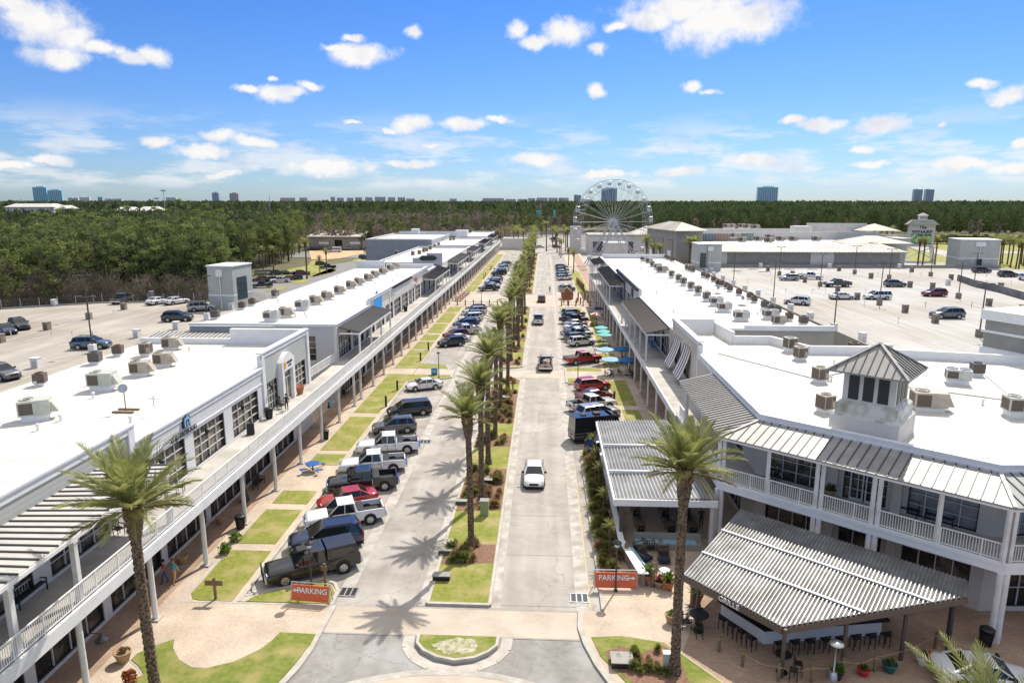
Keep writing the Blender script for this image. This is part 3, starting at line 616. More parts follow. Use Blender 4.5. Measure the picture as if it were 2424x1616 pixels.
f.mt(2); wall_with_holes(f, frA, 46.8, 58.6, 4.7, 10.4, [w_ for w_ in wA if w_[1] > 47.2 and w_[2] > 3])
f.mt(2); frA.box(f, 0, 27.0, -.3, .0, 8.3, 10.3); f.mt(0)
f.box(-43.5, -25.6, 12, 12.3, 0, 9); f.box(-43.5, -43.2, 12.3, 70.3, 0, 9.0); f.box(-43.5, -25.62, 70.3, 70.6, 0, 9.0)
f.build('wall', [M_stucco, M_siding, M_sidingg], lbA)
f = MB(); f.box(-43.2, -25.62, 12.3, 70.28, 8.85, 9.0); rfA = f.build('roof', M_roof, lbA)
f = MB(); cornice(f, frA, 0, 27.0, 10.62); frA.box(f, 26.4, 27.0, -.34, .10, 4.8, 10.36); cornice(f, frA, 27.02, 46.3, 9.45, 0, .5); frA.box(f, 46.3, 46.9, -.34, .12, 4.8, 10.42); frA.box(f, 58.0, 58.6, -.34, .12, 4.8, 10.42); cornice(f, frA, 46.3, 58.62, 10.75)
for u in () and (33.4-.3+.0, 39.5-.3): frA.box(f, u, u+.55, .003, .10, 4.8, 7.9)
frA.box(f, 27.0, 46.3, .003, .05, 7.92, 8.05)
f.build('cornice', M_para, lbA)
f = MB(); f.box(-33.5, -25.62, 70.0, 70.62, 9.0, 10.7); f.box(-43.5, -33.5, 70.2, 70.55, 9.0, 9.6); f.box(-25.9, -25.62, 12, 70, 9.0, 9.3); f.build('parapet', M_para, lbA)
for w_ in wA:
    up_ = w_[2] > 3; gm_ = M_mural if (up_ and w_[1] < 23) else (M_glass if up_ else M_glassd)
    window(lbA, frA, *w_, 4, 4 if up_ else 3, gm_)
# arched shop entrance on the tall bay
f = MB(); fr = Fr((XL, 62.0), (XL, 65.2)); f.mt(0); fr.box(f, 0, .5, .0, .45, 4.8, 8.0); fr.box(f, 2.7, 3.2, .0, .45, 4.8, 8.0)
pr = [fr.P(0, 0, 8.6), fr.P(3.2, 0, 8.6)]
ar = [(3.2*i/12, 8.95+.75*math.sin(PI*i/12)) for i in range(13)]
for (ua, za), (ub, zb) in zip(ar, ar[1:]):
    b = [fr.P(ua,.45,8.0), fr.P(ub,.45,8.0), fr.P(ub,.0,8.0), fr.P(ua,.0,8.0)]; t_ = [fr.P(ua,.45,za), fr.P(ub,.45,zb), fr.P(ub,.0,zb), fr.P(ua,.0,za)]; f.hexa(b, t_)
ent = f.build('entrance_surround', M_trim, lbA)
f = MB(); fr.box(f, .5, .62, .1, .2, 4.85, 8.0); fr.box(f, 2.58, 2.7, .1, .2, 4.85, 8.0); fr.box(f, 1.54, 1.66, .1, .2, 4.85, 7.2); fr.box(f, .62, 2.58, .1, .2, 7.15, 7.25); fr.box(f, .62, 2.58, .1, .2, 7.9, 8.0); fr.box(f, .62, 2.58, .1, .2, 4.85, 5.0)
dd = f.build('door', M_fram2, ent); f = MB(); fr.box(f, .62, 2.58, .12, .16, 5.0, 7.9); f.build('pane', M_glass, dd)
f = MB(); fr.box(f, .45, .95, .455, .49, 8.3, 8.9); f.build('emblem', mat('sign_orange', (.75,.36,.03), .5), ent)
text_part('lettering', 'vacation', .42, M_ink, ent, fr.P(1.9, .47, 8.75), fr.u, (0,0,1)); text_part('lettering', 'rentals', .28, M_ink, ent, fr.P(1.9, .47, 8.4), fr.u, (0,0,1))
# fascia sign with suitcase emblem
fr = Fr((XL, 38.8), (XL, 47)); sg = thing('shop_sign', 'fascia sign with blue suitcase emblem and dark vacation lettering on the white clapboard front', 'sign', tuple(fr.P(6.2,.05,8.2)))
f = MB(); prf = [(0,0),(1.5,0),(1.5,1.05),(1.25,1.3),(.98,1.3),(.98,1.55),(.52,1.55),(.52,1.3),(.25,1.3),(0,1.05)]
for k, (m_i, e, n0, n1) in enumerate(((0,0,.02,.16),(1,.14,.161,.2))):
    P_ = [(x+(-1 if x > .75 else 1)*e*1.0, y_+(-1 if y_ > .6 else 1)*e*.8) for x, y_ in prf]; b = [fr.P(5.7+x*.62, n0, 8.42+y_*.58) for x, y_ in P_]; t_ = [fr.P(5.7+x*.62, n1, 8.42+y_*.58) for x, y_ in P_]; n = len(P_)
    f.mt(m_i); f.add(b+t_, [tuple(range(n))[::-1], tuple(range(n,2*n))]+[(i,(i+1)%n,n+(i+1)%n,n+i) for i in range(n)])
f.mt(0); fr.box(f, 5.98, 6.04, .201, .23, 8.5, 8.95); fr.box(f, 6.3, 6.36, .201, .23, 8.5, 8.95); fr.box(f, 6.04, 6.3, .201, .23, 8.88, 8.95)
f.build('emblem', [M_ink, mat('emblem_blue', (.25,.48,.72), .5)], sg)
text_part('lettering', 'tripvacation', .74, M_ink, sg, fr.P(5.75, .10, 8.10), fr.u, (0,0,1), extr=.02)
# awnings on the near block (seam roofs on posts at the walkway edge)
def post(root, x, y, z0, z1, s=.26, m=None):
    f = MB(); f.box(x-s/2, x+s/2, y-s/2, y+s/2, z0, z1); f.box(x-s/2-.04, x+s/2+.04, y-s/2-.04, y+s/2+.04, z1-.14, z1-.02); f.box(x-s/2-.03, x+s/2+.03, y-s/2-.03, y+s/2+.03, z0, z0+.2); return f.build('post', m or M_post, root)
aw = thing('porch_roof', 'long pale standing seam porch roof with dark battens at the lower left corner', 'awning', (-24, 30, 4.8))
seam_roof(aw, [(-22.55,12,8.25),(-22.55,38.3,8.25),(-25.28,35.6,9.15),(-25.28,12,9.15)], .62, 'roof_panel', M_seam, wr=.11, hr=.05)
seam_roof(aw, [(-22.55,38.3,8.25),(-25.28,38.3,8.25),(-25.28,38.29,8.3),(-25.28,35.6,9.15)], .62, 'hip_panel', M_seam, wr=.11, hr=.05)
f = MB(); f.box(-22.8,-22.5,12,38.4,8.0,8.2); f.build('edge_beam', M_trim, aw)
for y in (13.0,19.1,25.2,29.3,37.5): post(aw, -22.65, y, 4.8, 8.0)
# ---- left walkways
wk = arcade('raised_walkway', 'raised concrete walkway on white posts along the near shop building left of the street', 10.3, 80.4, XL, COLX, 1)
railing(wk, [(-22.42,12),(-22.42,80.4)], 4.8)
wk2 = arcade('raised_walkway', 'raised walkway on white posts along the clapboard block beyond the left courtyard', 80.4, 160, XL, COLX, 1)
railing(wk2, [(-22.42,80.4),(-22.42,160)], 4.8, step=.2)
wk3 = arcade('raised_walkway', 'far raised walkway on white posts running to the end of the left terrace', 160, 345, XL, COLX, 1)
railing(wk3, [(-22.42,160),(-22.42,344)], 4.8, step=.4, rbar=.05)
# courtyard between the blocks
cy = thing('courtyard_bridge', 'concrete landing with white guard rail closing the courtyard between the left shop buildings', 'walkway', (-26, 75, 0))
f = MB(); f.box(-43,-31,70.65,80.3,4.5,4.78); f.build('landing', M_slab, cy); railing(cy, [(-28.0,71.2),(-26.0,71.2),(-25.5,80.2)], 4.8)
cn = thing('courtyard_canopy', 'white seam roofed canopy on braced timber frame filling the left courtyard', 'canopy', (-38, 76, 4.8))
seam_roof(cn, [(-47,70.9,7.3),(-33.2,70.9,7.3),(-33.2,80,8.4),(-47,80,8.4)], .55, 'roof_panel', M_seam, wr=.08)
f = MB()
for x in (-46.5,-43,-39.8,-36.6,-33.6): f.box(x-.12,x+.12,71,71.24,4.8,7.1); f.beam((x,71.1,6.2),(x+1.2,71.1,7.1),.14,.14); f.beam((x,71.1,6.2),(x-1.2,71.1,7.1),.14,.14)
f.box(-46.8,-33.3,70.98,71.26,7.0,7.18); f.build('frame', M_trim, cn)
# ---- left block B
lbB = block_root('shop_building', 'long white roofed shop building beyond the left courtyard with a row of tan air units', (-34, 120, 0))
frB = Fr((XL, 80.5), (XL, 157)); wB = []
for i in range(12):
    u = .6+6.3*i
    wB.append((u+.3, u+5.6, .25, 3.9)); wB.append((u+.3, u+5.6, 4.95, 7.7))
f = MB(); f.mt(0); wall_with_holes(f, frB, 0, 76.5, 0, 8.6, wB); f.mt(1); frB.box(f, 16, 66, -.3, 0, 8.6, 10.0); f.mt(0); frB.box(f, 0, 16, -.3, 0, 8.6, 9.1); frB.box(f, 66, 76.5, -.3, 0, 8.6, 9.1); f.build('wall', [M_stucco, M_sidingg], lbB)
fr = Fr((-43.5, 80.5), (XL-.3, 80.5)); sw = [(11.2, 15.6, 4.9, 7.9)]
f = MB(); wall_with_holes(f, fr, 10.4, 17.9, 0, 9.1, sw); f.mt(1); wall_with_holes(f, fr, 0, 10.4, 0, 9.0, []); f.mt(0); f.box(-43.5,-43.2,80.8,157,0,9.0); f.box(-43.5,-25.62,156.7,157,0,9.0); f.build('end_wall', [M_sidinggrey, M_bluegrey], lbB)
window(lbB, fr, *sw[0], 4, 4, M_glass)
f = MB(); f.box(-43.2,-25.62,80.82,156.7,8.8,8.96); f.build('roof', M_roof, lbB)
f = MB(); cornice(f, frB, -.02, 16, 9.4); cornice(f, frB, 66, 76.5, 9.4); cornice(f, frB, 16.02, 65.9, 10.35); frB.box(f,15.8,16.3,-.34,.1,4.8,10.0); frB.box(f,29,29.4,-.34,.09,4.8,10.0); frB.box(f,48,48.4,-.34,.09,4.8,10.0); frB.box(f,65.6,66.1,-.34,.1,4.8,10.0)
fr.box(f, -.02, 17.9, -.3, .12, 9.12, 9.42); f.box(-36.6,-25.7,156.4,156.98,8.96,9.9); f.box(-43.5,-37,156.4,156.98,8.96,10.6); f.build('cornice', M_para, lbB)
for w_ in wB: window(lbB, frB, *w_, 5, 3, M_glass if w_[2] > 3 else M_glassd)
f = MB(); f.hexa([frB.P(17,.02,7.9),frB.P(24,.02,7.9),frB.P(24,-.01,7.9),frB.P(17,-.01,7.9)],[frB.P(20.5,.02,10.9),frB.P(24,.02,9.7),frB.P(24,-.01,9.7),frB.P(20.5,-.01,10.9)]); f.build('blue_gable_sign', mat('sign_blue', (.02,.30,.72), .5), lbB)
f = MB()
for i in range(30): u = 31+i*.62; f.beam(frB.P(u,.02,9.1), frB.P(u,1.0,8.75), .07, .12)
f.build('pergola_bracket', M_trim, lbB); f = MB(); 
for i in range(26): u = 31+i*.62; frB.box(f, u, u+.16, .04, .5, 9.9, 10.15)
f.build('cornice_bracket', M_black, lbB); f = MB(); frB.box(f, 50.5, 53, .11, .2, 8.2, 9.4); f.build('fascia_sign', mat('sign_red', (.5,.06,.03), .5), lbB)
def porch(label, y0, y1, side, m, n_posts, xo, xi, zo=8.35, zi=8.95, seam=.5, ps=.2):
    a = thing('porch_roof', label, 'awning', ((xo+xi)/2, (y0+y1)/2, 4.8))
    seam_roof(a, [(xo,y0,zo),(xo,y1,zo),(xi,y1,zi),(xi,y0,zi)], seam, 'roof_panel', m, rib=M_rib if m is not M_seam else M_rib, wr=.05)
    f = MB(); x2 = xo-.12*side; f.box(min(xo,x2),max(xo,x2),y0,y1,zo-.34,zo-.13); f.box(min(xo,xi)+.14,max(xo,xi)-.02,y0+.02,y0+.12,zo-.34,zo-.13); f.build('edge_beam', M_trim, a)
    for i in range(n_posts): post(a, xo-.1*side, y0+.2+(y1-y0-.4)*i/(n_posts-1), 4.8, zo-.34, ps)
    return a
porch('charcoal seam porch roof at the near end of the second block left of the street', 81.2, 98.5, 1, M_seamdark, 4, -22.6, -25.28)
porch('charcoal seam porch roof past the bracketed cornice on the second block left of the street', 140.5, 162, 1, M_seamdark, 5, -22.6, -25.28)
# ---- left blocks C, D, E further on
def simple_block(label, x0, x1, y0, y1, z, wallm, endm, coping=True, wins=None, zp=.4, name='shop_building', face=1, nwin=None, tall=None):
    b = block_root(name, label, ((x0+x1)/2, (y0+y1)/2, 0)); X = max(x0,x1) if face > 0 else min(x0,x1)
    fr = Fr((X,y0),(X,y1)) if face > 0 else Fr((X,y1),(X,y0)); ww = []
    n = nwin or int((y1-y0)/6.1)
    for i in range(n): u = (y1-y0)/n*i; q = (y1-y0)/n; ww += [(u+.5,u+q-.5,.25,3.9),(u+.5,u+q-.5,4.95,7.4)]
    if wins is False: ww = []
    f = MB(); f.mt(0); wall_with_holes(f, fr, 0, y1-y0, 0, z, ww); xa, xb = sorted((x0,x1)); xin = (xa, xb-.3) if face > 0 else (xa+.3, xb)
    f.mt(1); f.box(xin[0],xin[1],y0,y0+.3,0,z); f.box(xin[0],xin[1],y1-.3,y1,0,z); xo_ = (xa,xa+.3) if face > 0 else (xb-.3,xb); f.box(xo_[0],xo_[1],y0+.3,y1-.3,0,z); f.build('wall', [wallm, endm], b)
    f = MB(); f.box(xa+.3,xb-.3,y0+.3,y1-.3,z-.5,z-.3); f.build('roof', M_roof, b)
    f = MB(); f.box(xa-.05,xb+.05,y0-.05,y0+.32,z,z+zp); f.box(xa-.05,xb+.05,y1-.32,y1+.05,z,z+zp*.6); fr.box(f,.32,y1-y0-.32,-.3,.08,z,z+zp*.7); f.box(xo_[0],xo_[1],y0+.32,y1-.32,z,z+.1); f.build('parapet', M_para, b)
    for w_ in ww: window(b, fr, *w_, 4, 2, M_glass if w_[2] > 3 else M_glassd)
    return b, fr
bC, fc = simple_block('grey walled shop building with a black oval sign above its gable on the left terrace', -43, XL, 168, 232, 8.9, M_stucco, M_bluegrey)
f = MB(); f.box(-32.5,-25.2,167.3,167.9,8.9,10.4); f.box(-29,-25.2,167.3,167.9,10.4,11.6); f.build('gable_wall', M_sidinggrey, bC)
f = MB(); pts_ = [(-31,10.4),(-30.2,9.8),(-27.2,9.8),(-26.4,10.4),(-27.2,11.0),(-30.2,11.0)]
f.add([(x,167.2,z) for x,z in pts_]+[(x,167.05,z) for x,z in pts_], [tuple(range(6)),tuple(range(6,12))[::-1]]+[(i,i+6,(i+1)%6+6,(i+1)%6) for i in range(6)]); f.build('oval_sign', M_ink, bC)
f = MB(); f.box(-28.6,-25.9,167.0,167.25,6.6,7.9); f.build('orange_sign', mat('sign_rust', (.62,.13,.03), .5), bC)
bD, fd = simple_block('white shop building with low parapet two thirds along the left terrace', -40, XL, 236, 288, 8.9, M_siding, M_stucco)
bE, fe = simple_block('last white shop building of the left terrace beside the roundabout', -36, XL, 292, 345, 9.2, M_siding, M_stucco)
bF, ff = simple_block('tall blank grey store behind the far end of the left terrace', -64, -40.2, 243, 290, 10.6, M_stg, M_bluegrey, wins=False, face=-1)
f = MB()
for x0,y0,x1,y1,h in ((-57,292,-54,296,12.6),(-38,292,-33,297,12.0)): f.box(x0,x1,y0,y1,9,h)
f.box(-64,-36,300,301,9.2,11.2); f.build('rooftop_screen', M_para, bE)
bG, fg = simple_block('low white roofed shop closing the view beyond the left terrace', -22, -8, 352, 372, 5.2, M_stucco, M_stucco, wins=False)
for y0, y1, lb in ((178,205,'grey seam porch roof beside the oval sign on the left terrace'),(222,240,'small grey seam porch roof at the middle of the far left terrace'),(262,286,'grey seam porch roof two thirds along the far left terrace'),(305,330,'last grey seam porch roof at the far end of the left terrace')):
    porch(lb, y0, y1, 1, M_seamdark, 4, -22.6, -25.28, seam=.8)
# long shed and stair towers
sh = block_root('storage_shed', 'long low grey metal shed with white roof behind the red dirt lot', (-115, 330, 0))
a0, a1 = AO(300,350), AO(985,350); f = MB(); fr = Fr((a0.x,a0.y),(a1.x,a1.y)); LL = fr.L
wall_with_holes(f, fr, 0, LL, 0, 6.2, [(LL*.52,LL*.67,0,4.8)], -.4, 0); fr.box(f, 0, LL, -26, -25.6, 0, 6); fr.box(f, 0, .4, -25.6, -.4, 0, 6.2)
fr.box(f, LL-.4, LL, -25.6, -.4, 0, 6.2); f.build('wall', M_stg, sh)
f = MB(); f.hexa([fr.P(-1,.8,6.25),fr.P(LL+1,.8,6.25),fr.P(LL+1,-27,8.2),fr.P(-1,-27,8.2)],[fr.P(-1,.8,6.6),fr.P(LL+1,.8,6.6),fr.P(LL+1,-27,8.6),fr.P(-1,-27,8.6)]); f.build('roof', M_roof, sh)
f = MB(); fr.box(f, LL*.525, LL*.665, -1.6, -1.4, 0, 4.7); f.build('bay_shade', M_black, sh)  # black sheet stands in for the shade inside the open bay
for q in (.2,.83): f = MB(); fr.box(f, LL*q, LL*q+5, .01, .06, 2.6, 3.8); f.build('window', M_trim, sh)
def tower(label, p0, p1, depth, z0, zt, win, mm=M_stgreen):
    b = block_root('stair_tower', label, (p0[0], p0[1], z0)); fr = Fr(p0, p1); L_ = fr.L; f = MB()
    fr.box(f, 0, L_, -depth, 0, z0, zt); wt = f.build('wall', mm, b)
    f = MB(); h = zt-z0
    for zz in (z0+h*.22, z0+h*.58): fr.box(f, -.02, L_+.02, -depth-.02, .02, zz, zz+.28)
    fr.box(f, -.15, L_+.15, -depth-.15, .15, zt, zt+.22); f.build('band', M_trim, b)
    if win:
        side, a_, b_, c_, d_ = win
        f2 = fr if side == 'front' else Fr(tuple(fr.P(L_,0,0))[:2], tuple(fr.P(L_,-depth,0))[:2])
        q = MB(); f2.box(q, a_, b_, .022, .06, c_, d_); wo = q.build('window', M_frame, b); q = MB()
        for i in range(3):
            for j in range(3): ua = a_+(b_-a_)*i/3+.08; ub = a_+(b_-a_)*(i+1)/3-.08; za = c_+(d_-c_)*j/3+.08; zb = c_+(d_-c_)*(j+1)/3-.08; f2.box(q, ua, ub, .061, .075, za, zb)
        q.build('pane', mat('tower_glass'+str(len(MATS)), (.05,.08,.09), .1, spec=.9), wo)
    q = MB(); q.tube(fr.P(L_*.5,.12,z0), fr.P(L_*.5,.12,z0+h*.9), .10, None, 8); fr.box(q, L_*.38, L_*.62, .02, .35, z0+h*.86, z0+h*.96); q.build('downpipe', M_trim, b)
    return b
tower('pale stucco stair tower with blue window grid at the edge of the left parking deck', (-60.4,119.5), (-55.6,119.0), 6.6, 0.1, 12.6, ('side',1.3,4.6,6.6,10.6))
tower('pale grey stair tower beside the mall wall at the back left of the right deck', (42.6,193), (49.0,193), 9, .1, 12.3, ('front',.6,2.2,6,10))
tower('blank white banded stair tower at the far right of the right deck', (121.3,207), (131.6,205.4), 9, .1, 13.0, None)
q = MB(); q.box(125.8,127.2,205.85,206.08,5,7.6); q.build('stair_door', M_black, col.objects['stair_tower.002'])
# ---------------------------------------------------------------- right terrace
XR = 15.3; XCR = 12.45
r2 = block_root('shop_building', 'long white roofed shop building right of the street carrying two rows of air units', (25, 130, 0))
fr2 = Fr((XR, 190), (XR, 81.6))      # u = 190-y, outward = -x
W2 = []
for i in range(17):
    u = .8+6.3*i; W2.append((u+.3,u+5.7,.25,3.9)); W2.append((u+.3,u+5.7,4.95,7.7))
f = MB(); f.mt(0); LL = fr2.L
wall_with_holes(f, fr2, 0, 45, 0, 8.7, [w_ for w_ in W2 if w_[1]<45]); f.mt(1); wall_with_holes(f, fr2, 45, 80, 0, 10, [w_ for w_ in W2 if 44.9<w_[0] and w_[1]<80.2]); f.mt(0)
wall_with_holes(f, fr2, 80, LL, 0, 8.7, [w_ for w_ in W2 if w_[0]>79.8])
f.mt(2); f.box(XR+.3,34.5,81.6,81.9,0,8.9); f.mt(0); f.box(34.2,34.5,81.9,189.7,0,8.7); f.box(XR+.3,34.5,189.7,190,0,8.7); f.build('wall', [M_stucco, M_sidinggrey, M_stg], r2)
f = MB(); f.box(XR+.3,34.2,81.9,189.7,8.5,8.7); f.build('roof', M_roof, r2)
f = MB(); cornice(f, fr2, 0, 44.9, 9.15); cornice(f, fr2, 80.1, LL+.02, 9.15); cornice(f, fr2, 45, 80, 10.4); fr2.box(f,44.8,45.3,-.32,.1,4.8,10); fr2.box(f,79.7,80.2,-.32,.1,4.8,10)
f.box(XR+.3,24,81.5,81.95,8.9,9.15); f.box(24,34.5,81.5,81.95,8.9,9.5); f.box(XR+.4,33,189.4,190.05,8.7,9.8); f.build('cornice', M_para, r2)
for w_ in W2: window(r2, fr2, *w_, 4, 3, M_glassd)
f = MB()
for i in range(27): u = 46+i*1.25; fr2.box(f, u, u+.3, .05, .5, 9.75, 10.1)
f.build('cornice_bracket', M_black, r2)
for k, (u, h) in enumerate(((58, .9), (70, .9))): f = MB(); fr2.box(f, u, u+2.2, .03, .16, 7.9, 9.2); f.build('blank_sign', M_ink, r2)
porch('long brown shingled porch roof nearest the plaza on the right terrace', 82.2, 109.5, -1, mat('shingle_brown', (.15,.125,.10), .8, c2=(.22,.19,.16), scale=4), 6, XCR-.05, XR-.02)
porch('brown porch roof at the middle of the right terrace', 131, 164, -1, MATS['shingle_brown'], 6, XCR-.05, XR-.02)
porch('brown porch roof at the far end of the right terrace beside the wheel', 174, 190, -1, MATS['shingle_brown'], 4, XCR-.05, XR-.02)
rw = arcade('raised_walkway', 'raised walkway on white posts along the right terrace facing the street', 60.5, 190, XR-.02, XCR, -1)
# ---- corner building with cupola
E0, E1, E2, E3 = Vector((12.4,60.4,0)), Vector((12.4,45.65,0)), Vector((25.1,35.05,0)), Vector((48,36.2,0))
def off(pts, d):
    o = []
    for i, p in enumerate(pts):
        ns = []
        if i > 0: t_ = (pts[i]-pts[i-1]).normalized(); ns.append(Vector((-t_.y, t_.x, 0)))
        if i < len(pts)-1: t_ = (pts[i+1]-pts[i]).normalized(); ns.append(Vector((-t_.y, t_.x, 0)))
        m_ = sum(ns, Vector((0,0,0))).normalized(); o.append(p+m_*(d/m_.dot(ns[0])))
    return o
EDGE = [Vector((12.4,81.4,0)), E1, E2, E3]; WALL = off(EDGE, 3.0); 
r1 = block_root('corner_building', 'white corner restaurant building with louvred cupola and seam porch roof at the right', (24, 55, 0))
roofpoly = [(WALL[0].x+.3,81.3),(WALL[1].x+.3,WALL[1].y+.1),(WALL[2].x,WALL[2].y+.3),(WALL[3].x,WALL[3].y+.3),(48,66),(35,69),(35,70.2),(27.3,70.2),(25.0,75.2),(20.9,75.2),(20.4,81.3)]
f = MB(); f.prism(roofpoly, 8.35, 8.55); f.build('roof', M_roof, r1)
f = MB()
for a_, b_ in (((30,58,8.6),(46,48,8.6)),((24,60,8.6),(33,66,8.6)),((18,70,8.6),(24,60,8.6)),((36,50,8.6),(40,62,8.6))): f.tube(a_, b_, .04, None, 5)
f.build('conduit', M_met, r1)
f = MB(); P_ = roofpoly[4:]
for k, (a, b) in enumerate(zip(P_, P_[1:])):
    hh = 9.45 if k < 5 else 9.9
    d = Vector((b[0]-a[0], b[1]-a[1], 0)).normalized(); n = Vector((-d.y, d.x, 0))*.18; A_ = Vector((*a,0)); B_ = Vector((*b,0)); f.prism([A_-n, B_-n, B_+n, A_+n], 0, hh+.003*k)
f.prism([(15.7,80.9),(20.2,80.9),(20.2,81.35),(15.7,81.35)], 0, 10.35)
f.build('rear_parapet', M_trim, r1)
f = MB(); cor = MB()
frs = [Fr(WALL[0][:2], WALL[1][:2]), Fr(WALL[1][:2], WALL[2][:2]), Fr(WALL[2][:2], WALL[3][:2])]
# west wall: tall gabled part with awnings then low part
fw = frs[0]; ww0 = [(2.2,5.2,5.4,8.6),(7.5,10.5,5.4,8.6),(2.2,5.2,.3,3.8),(7.5,10.5,.3,3.8),(17,20,5.0,7.6),(22,25,5.0,7.6),(27,30.5,4.9,7.6),(17,20,.3,3.8),(22,25,.3,3.8),(27,31,.3,3.8)]
wall_with_holes(f, fw, 0, 14.3, 0, 10.1, [w_ for w_ in ww0 if w_[1] < 14]); wall_with_holes(f, fw, 14.3, fw.L, 0, 8.6, [w_ for w_ in ww0 if w_[1] > 14])
cornice(cor, fw, -.02, 14.4, 10.45); fw.box(cor, 13.9, 14.5, -.33, .1, 4.8, 10.1)
f1 = frs[1]; L1 = f1.L; print('L1', L1)
ww1 = [(.8,4.6,4.85,7.75),(.8,4.6,.3,3.9),(5.8,8.4,4.82,7.7),(5.8,8.4,.3,3.9),(9.6,13.3,4.85,7.75),(9.6,13.3,.3,3.9)]
ww1 = [(a_, min(b_, L1-.4), c_, d_) for a_, b_, c_, d_ in ww1]
wall_with_holes(f, f1, 0, L1, 0, 8.6, ww1)
f3 = frs[2]; ww2 = [(.9,3.4,4.85,7.75),(1.2,4.4,.3,3.9),(6,11,4.85,7.75),(6,11,.3,3.9)]
wall_with_holes(f, f3, 0, f3.L, 0, 8.6, ww2); f.build('wall', M_stw, r1)
# parapet moulding of the low roof, mitred along the three sides
def mitred(mb, pts, d0, d1, z0, z1):
    a, b = off(pts, d0), off(pts, d1)
    for i in range(len(pts)-1):
        q = [a[i], a[i+1], b[i+1], b[i]]; q = [Vector((p.x,p.y,z0)) for p in q]; t_ = [Vector((p.x,p.y,z1)) for p in q]
        mb.hexa(q, t_)
WP = [Vector((WALL[0].x, 66.9, 0))]+WALL[1:]
mitred(cor, WP, -.10, .30, 8.95, 9.3); mitred(cor, WP, -.04, .26, 8.6, 8.95); mitred(cor, WP, -.16, .02, 8.83, 8.97)
cor.build('cornice', M_para, r1)
for fr_, ws in ((fw, ww0), (f1, ww1), (f3, ww2)):
    for w_ in ws:
        gl = M_glassd if w_[2] < 4 else (M_glassc if (fr_ is not fw and w_[0] > 9) or fr_ is f3 else M_glass)
        window(r1, fr_, *w_, 4 if w_[1]-w_[0] > 3.4 else 3, 4 if w_[2] > 4 else 3, gl)
# double door leaves under the porch
f = MB()
for a_, b_ in ((6.2,7.05),(7.15,8.0)): f1.box(f,a_,a_+.1,-.03,.04,4.82,6.9); f1.box(f,b_-.1,b_,-.03,.04,4.82,6.9); f1.box(f,a_+.1,b_-.1,-.03,.04,6.8,6.9); f1.box(f,a_+.1,b_-.1,-.03,.04,4.82,5.0)
dr_ = f.build('door', M_fram2, r1); f = MB(); f1.box(f, 6.95,7.02,.041,.09,5.7,6.1); f1.box(f,7.18,7.25,.041,.09,5.7,6.1); f.build('handle', M_chrome, dr_)
for k, u_ in enumerate((4.95, 8.75)): f = MB(); f1.box(f, u_, u_+.55, .004, .35, 0, 8.0); f.build('pilaster', M_stw, r1)
text_part('lettering', 'GRILLE', .62, M_ink, r1, f1.P(7.1,.06,4.25), f1.u, (0,0,1), extr=.04, bold=.01, sx=1.15)
sgp = thing('hanging_sign', 'small framed sign reading PALMS under the porch roof above the double doors', 'sign', tuple(f1.P(7.1,.4,7.9)))
f = MB(); f1.box(f, 6.25, 7.95, .30, .36, 7.74, 8.16); f.build('board', M_stgreen, sgp); f = MB(); f1.box(f,6.2,8.0,.28,.38,8.161,8.2); f1.box(f,6.2,8.0,.28,.38,7.70,7.739); f.build('sign_frame', M_ink, sgp)
text_part('lettering', 'PALMS', .38, M_ink, sgp, f1.P(7.1,.37,7.95), f1.u, (0,0,1), extr=.01)
text_part('window_lettering', 'LAKE & COAST', .42, M_white, r1, f1.P(11.4,-.05,7.35), f1.u, (0,0,1), extr=.005); text_part('window_lettering', 'VACATIONS', .2, M_white, r1, f1.P(11.4,-.05,7.02), f1.u, (0,0,1), extr=.005)
text_part('window_lettering', 'PEEP', .2, M_white, r1, f3.P(2.2,-.03,3.3), f3.u, (0,0,1), extr=.005)
# striped curved shutters on the tall west wall
for k, u_ in enumerate((2.0, 7.3)):
    f = MB(); n = 7
    for i in range(n):
        za, zb = 8.8-i*.46, 8.8-(i+1)*.46; oa, ob = .08+1.15*(i/n)**1.5, .08+1.15*((i+1)/n)**1.5
        for s_ in range(8):
            f.mt(s_ % 2); ua, ub = u_+s_*.44, u_+(s_+1)*.44-.002
            f.hexa([fw.P(ua,oa,za-.04),fw.P(ub,oa,za-.04),fw.P(ub,ob,zb-.04),fw.P(ua,ob,zb-.04)],[fw.P(ua,oa+.02,za),fw.P(ub,oa+.02,za),fw.P(ub,ob+.02,zb),fw.P(ua,ob+.02,zb)])
    a = thing('window_awning', ('farther' if k == 0 else 'nearer')+' brown and white striped curved awning on the corner building tall west wall', 'awning', tuple(fw.P(u_,0,6))); f.build('fabric', [mat('awning_brown'+str(k), (.17,.12,.11), .85), M_trim], a)
# balcony
bal = thing('balcony', 'white railed balcony wrapping the corner building above the grille', 'balcony', (18.7, 40.3, 4.6))
BE = [Vector((12.4,60.45,0)), E1, E2, E3]; f = MB(); mitred(f, BE, .06, 2.99, 4.58, 4.8); f.build('floor_slab', M_slab, bal)
f = MB(); mitred(f, BE, -.10, .058, 4.2, 4.84); mitred(f, BE, -.14, -.101, 4.62, 4.86); f.build('edge_beam', M_trim, bal)
RE = off(BE, .05); railing(bal, RE[:2], 4.8, 1.05, .14); 
def sub(a, b, n): return [a.lerp(b, i/n) for i in range(n+1)]
pp = sub(RE[1], RE[2], 5)
for a, b in zip(pp, pp[1:]): d = (b-a).normalized()*.16; railing(bal, [a+d, b-d], 4.8, 1.05, .14)
pq = sub(RE[2], RE[3], 6)
for a, b in zip(pq, pq[1:]): d = (b-a).normalized()*.16; railing(bal, [a+d, b-d], 4.8, 1.05, .14)
cols_ = [RE[1], pp[1]*1.0, RE[2]]
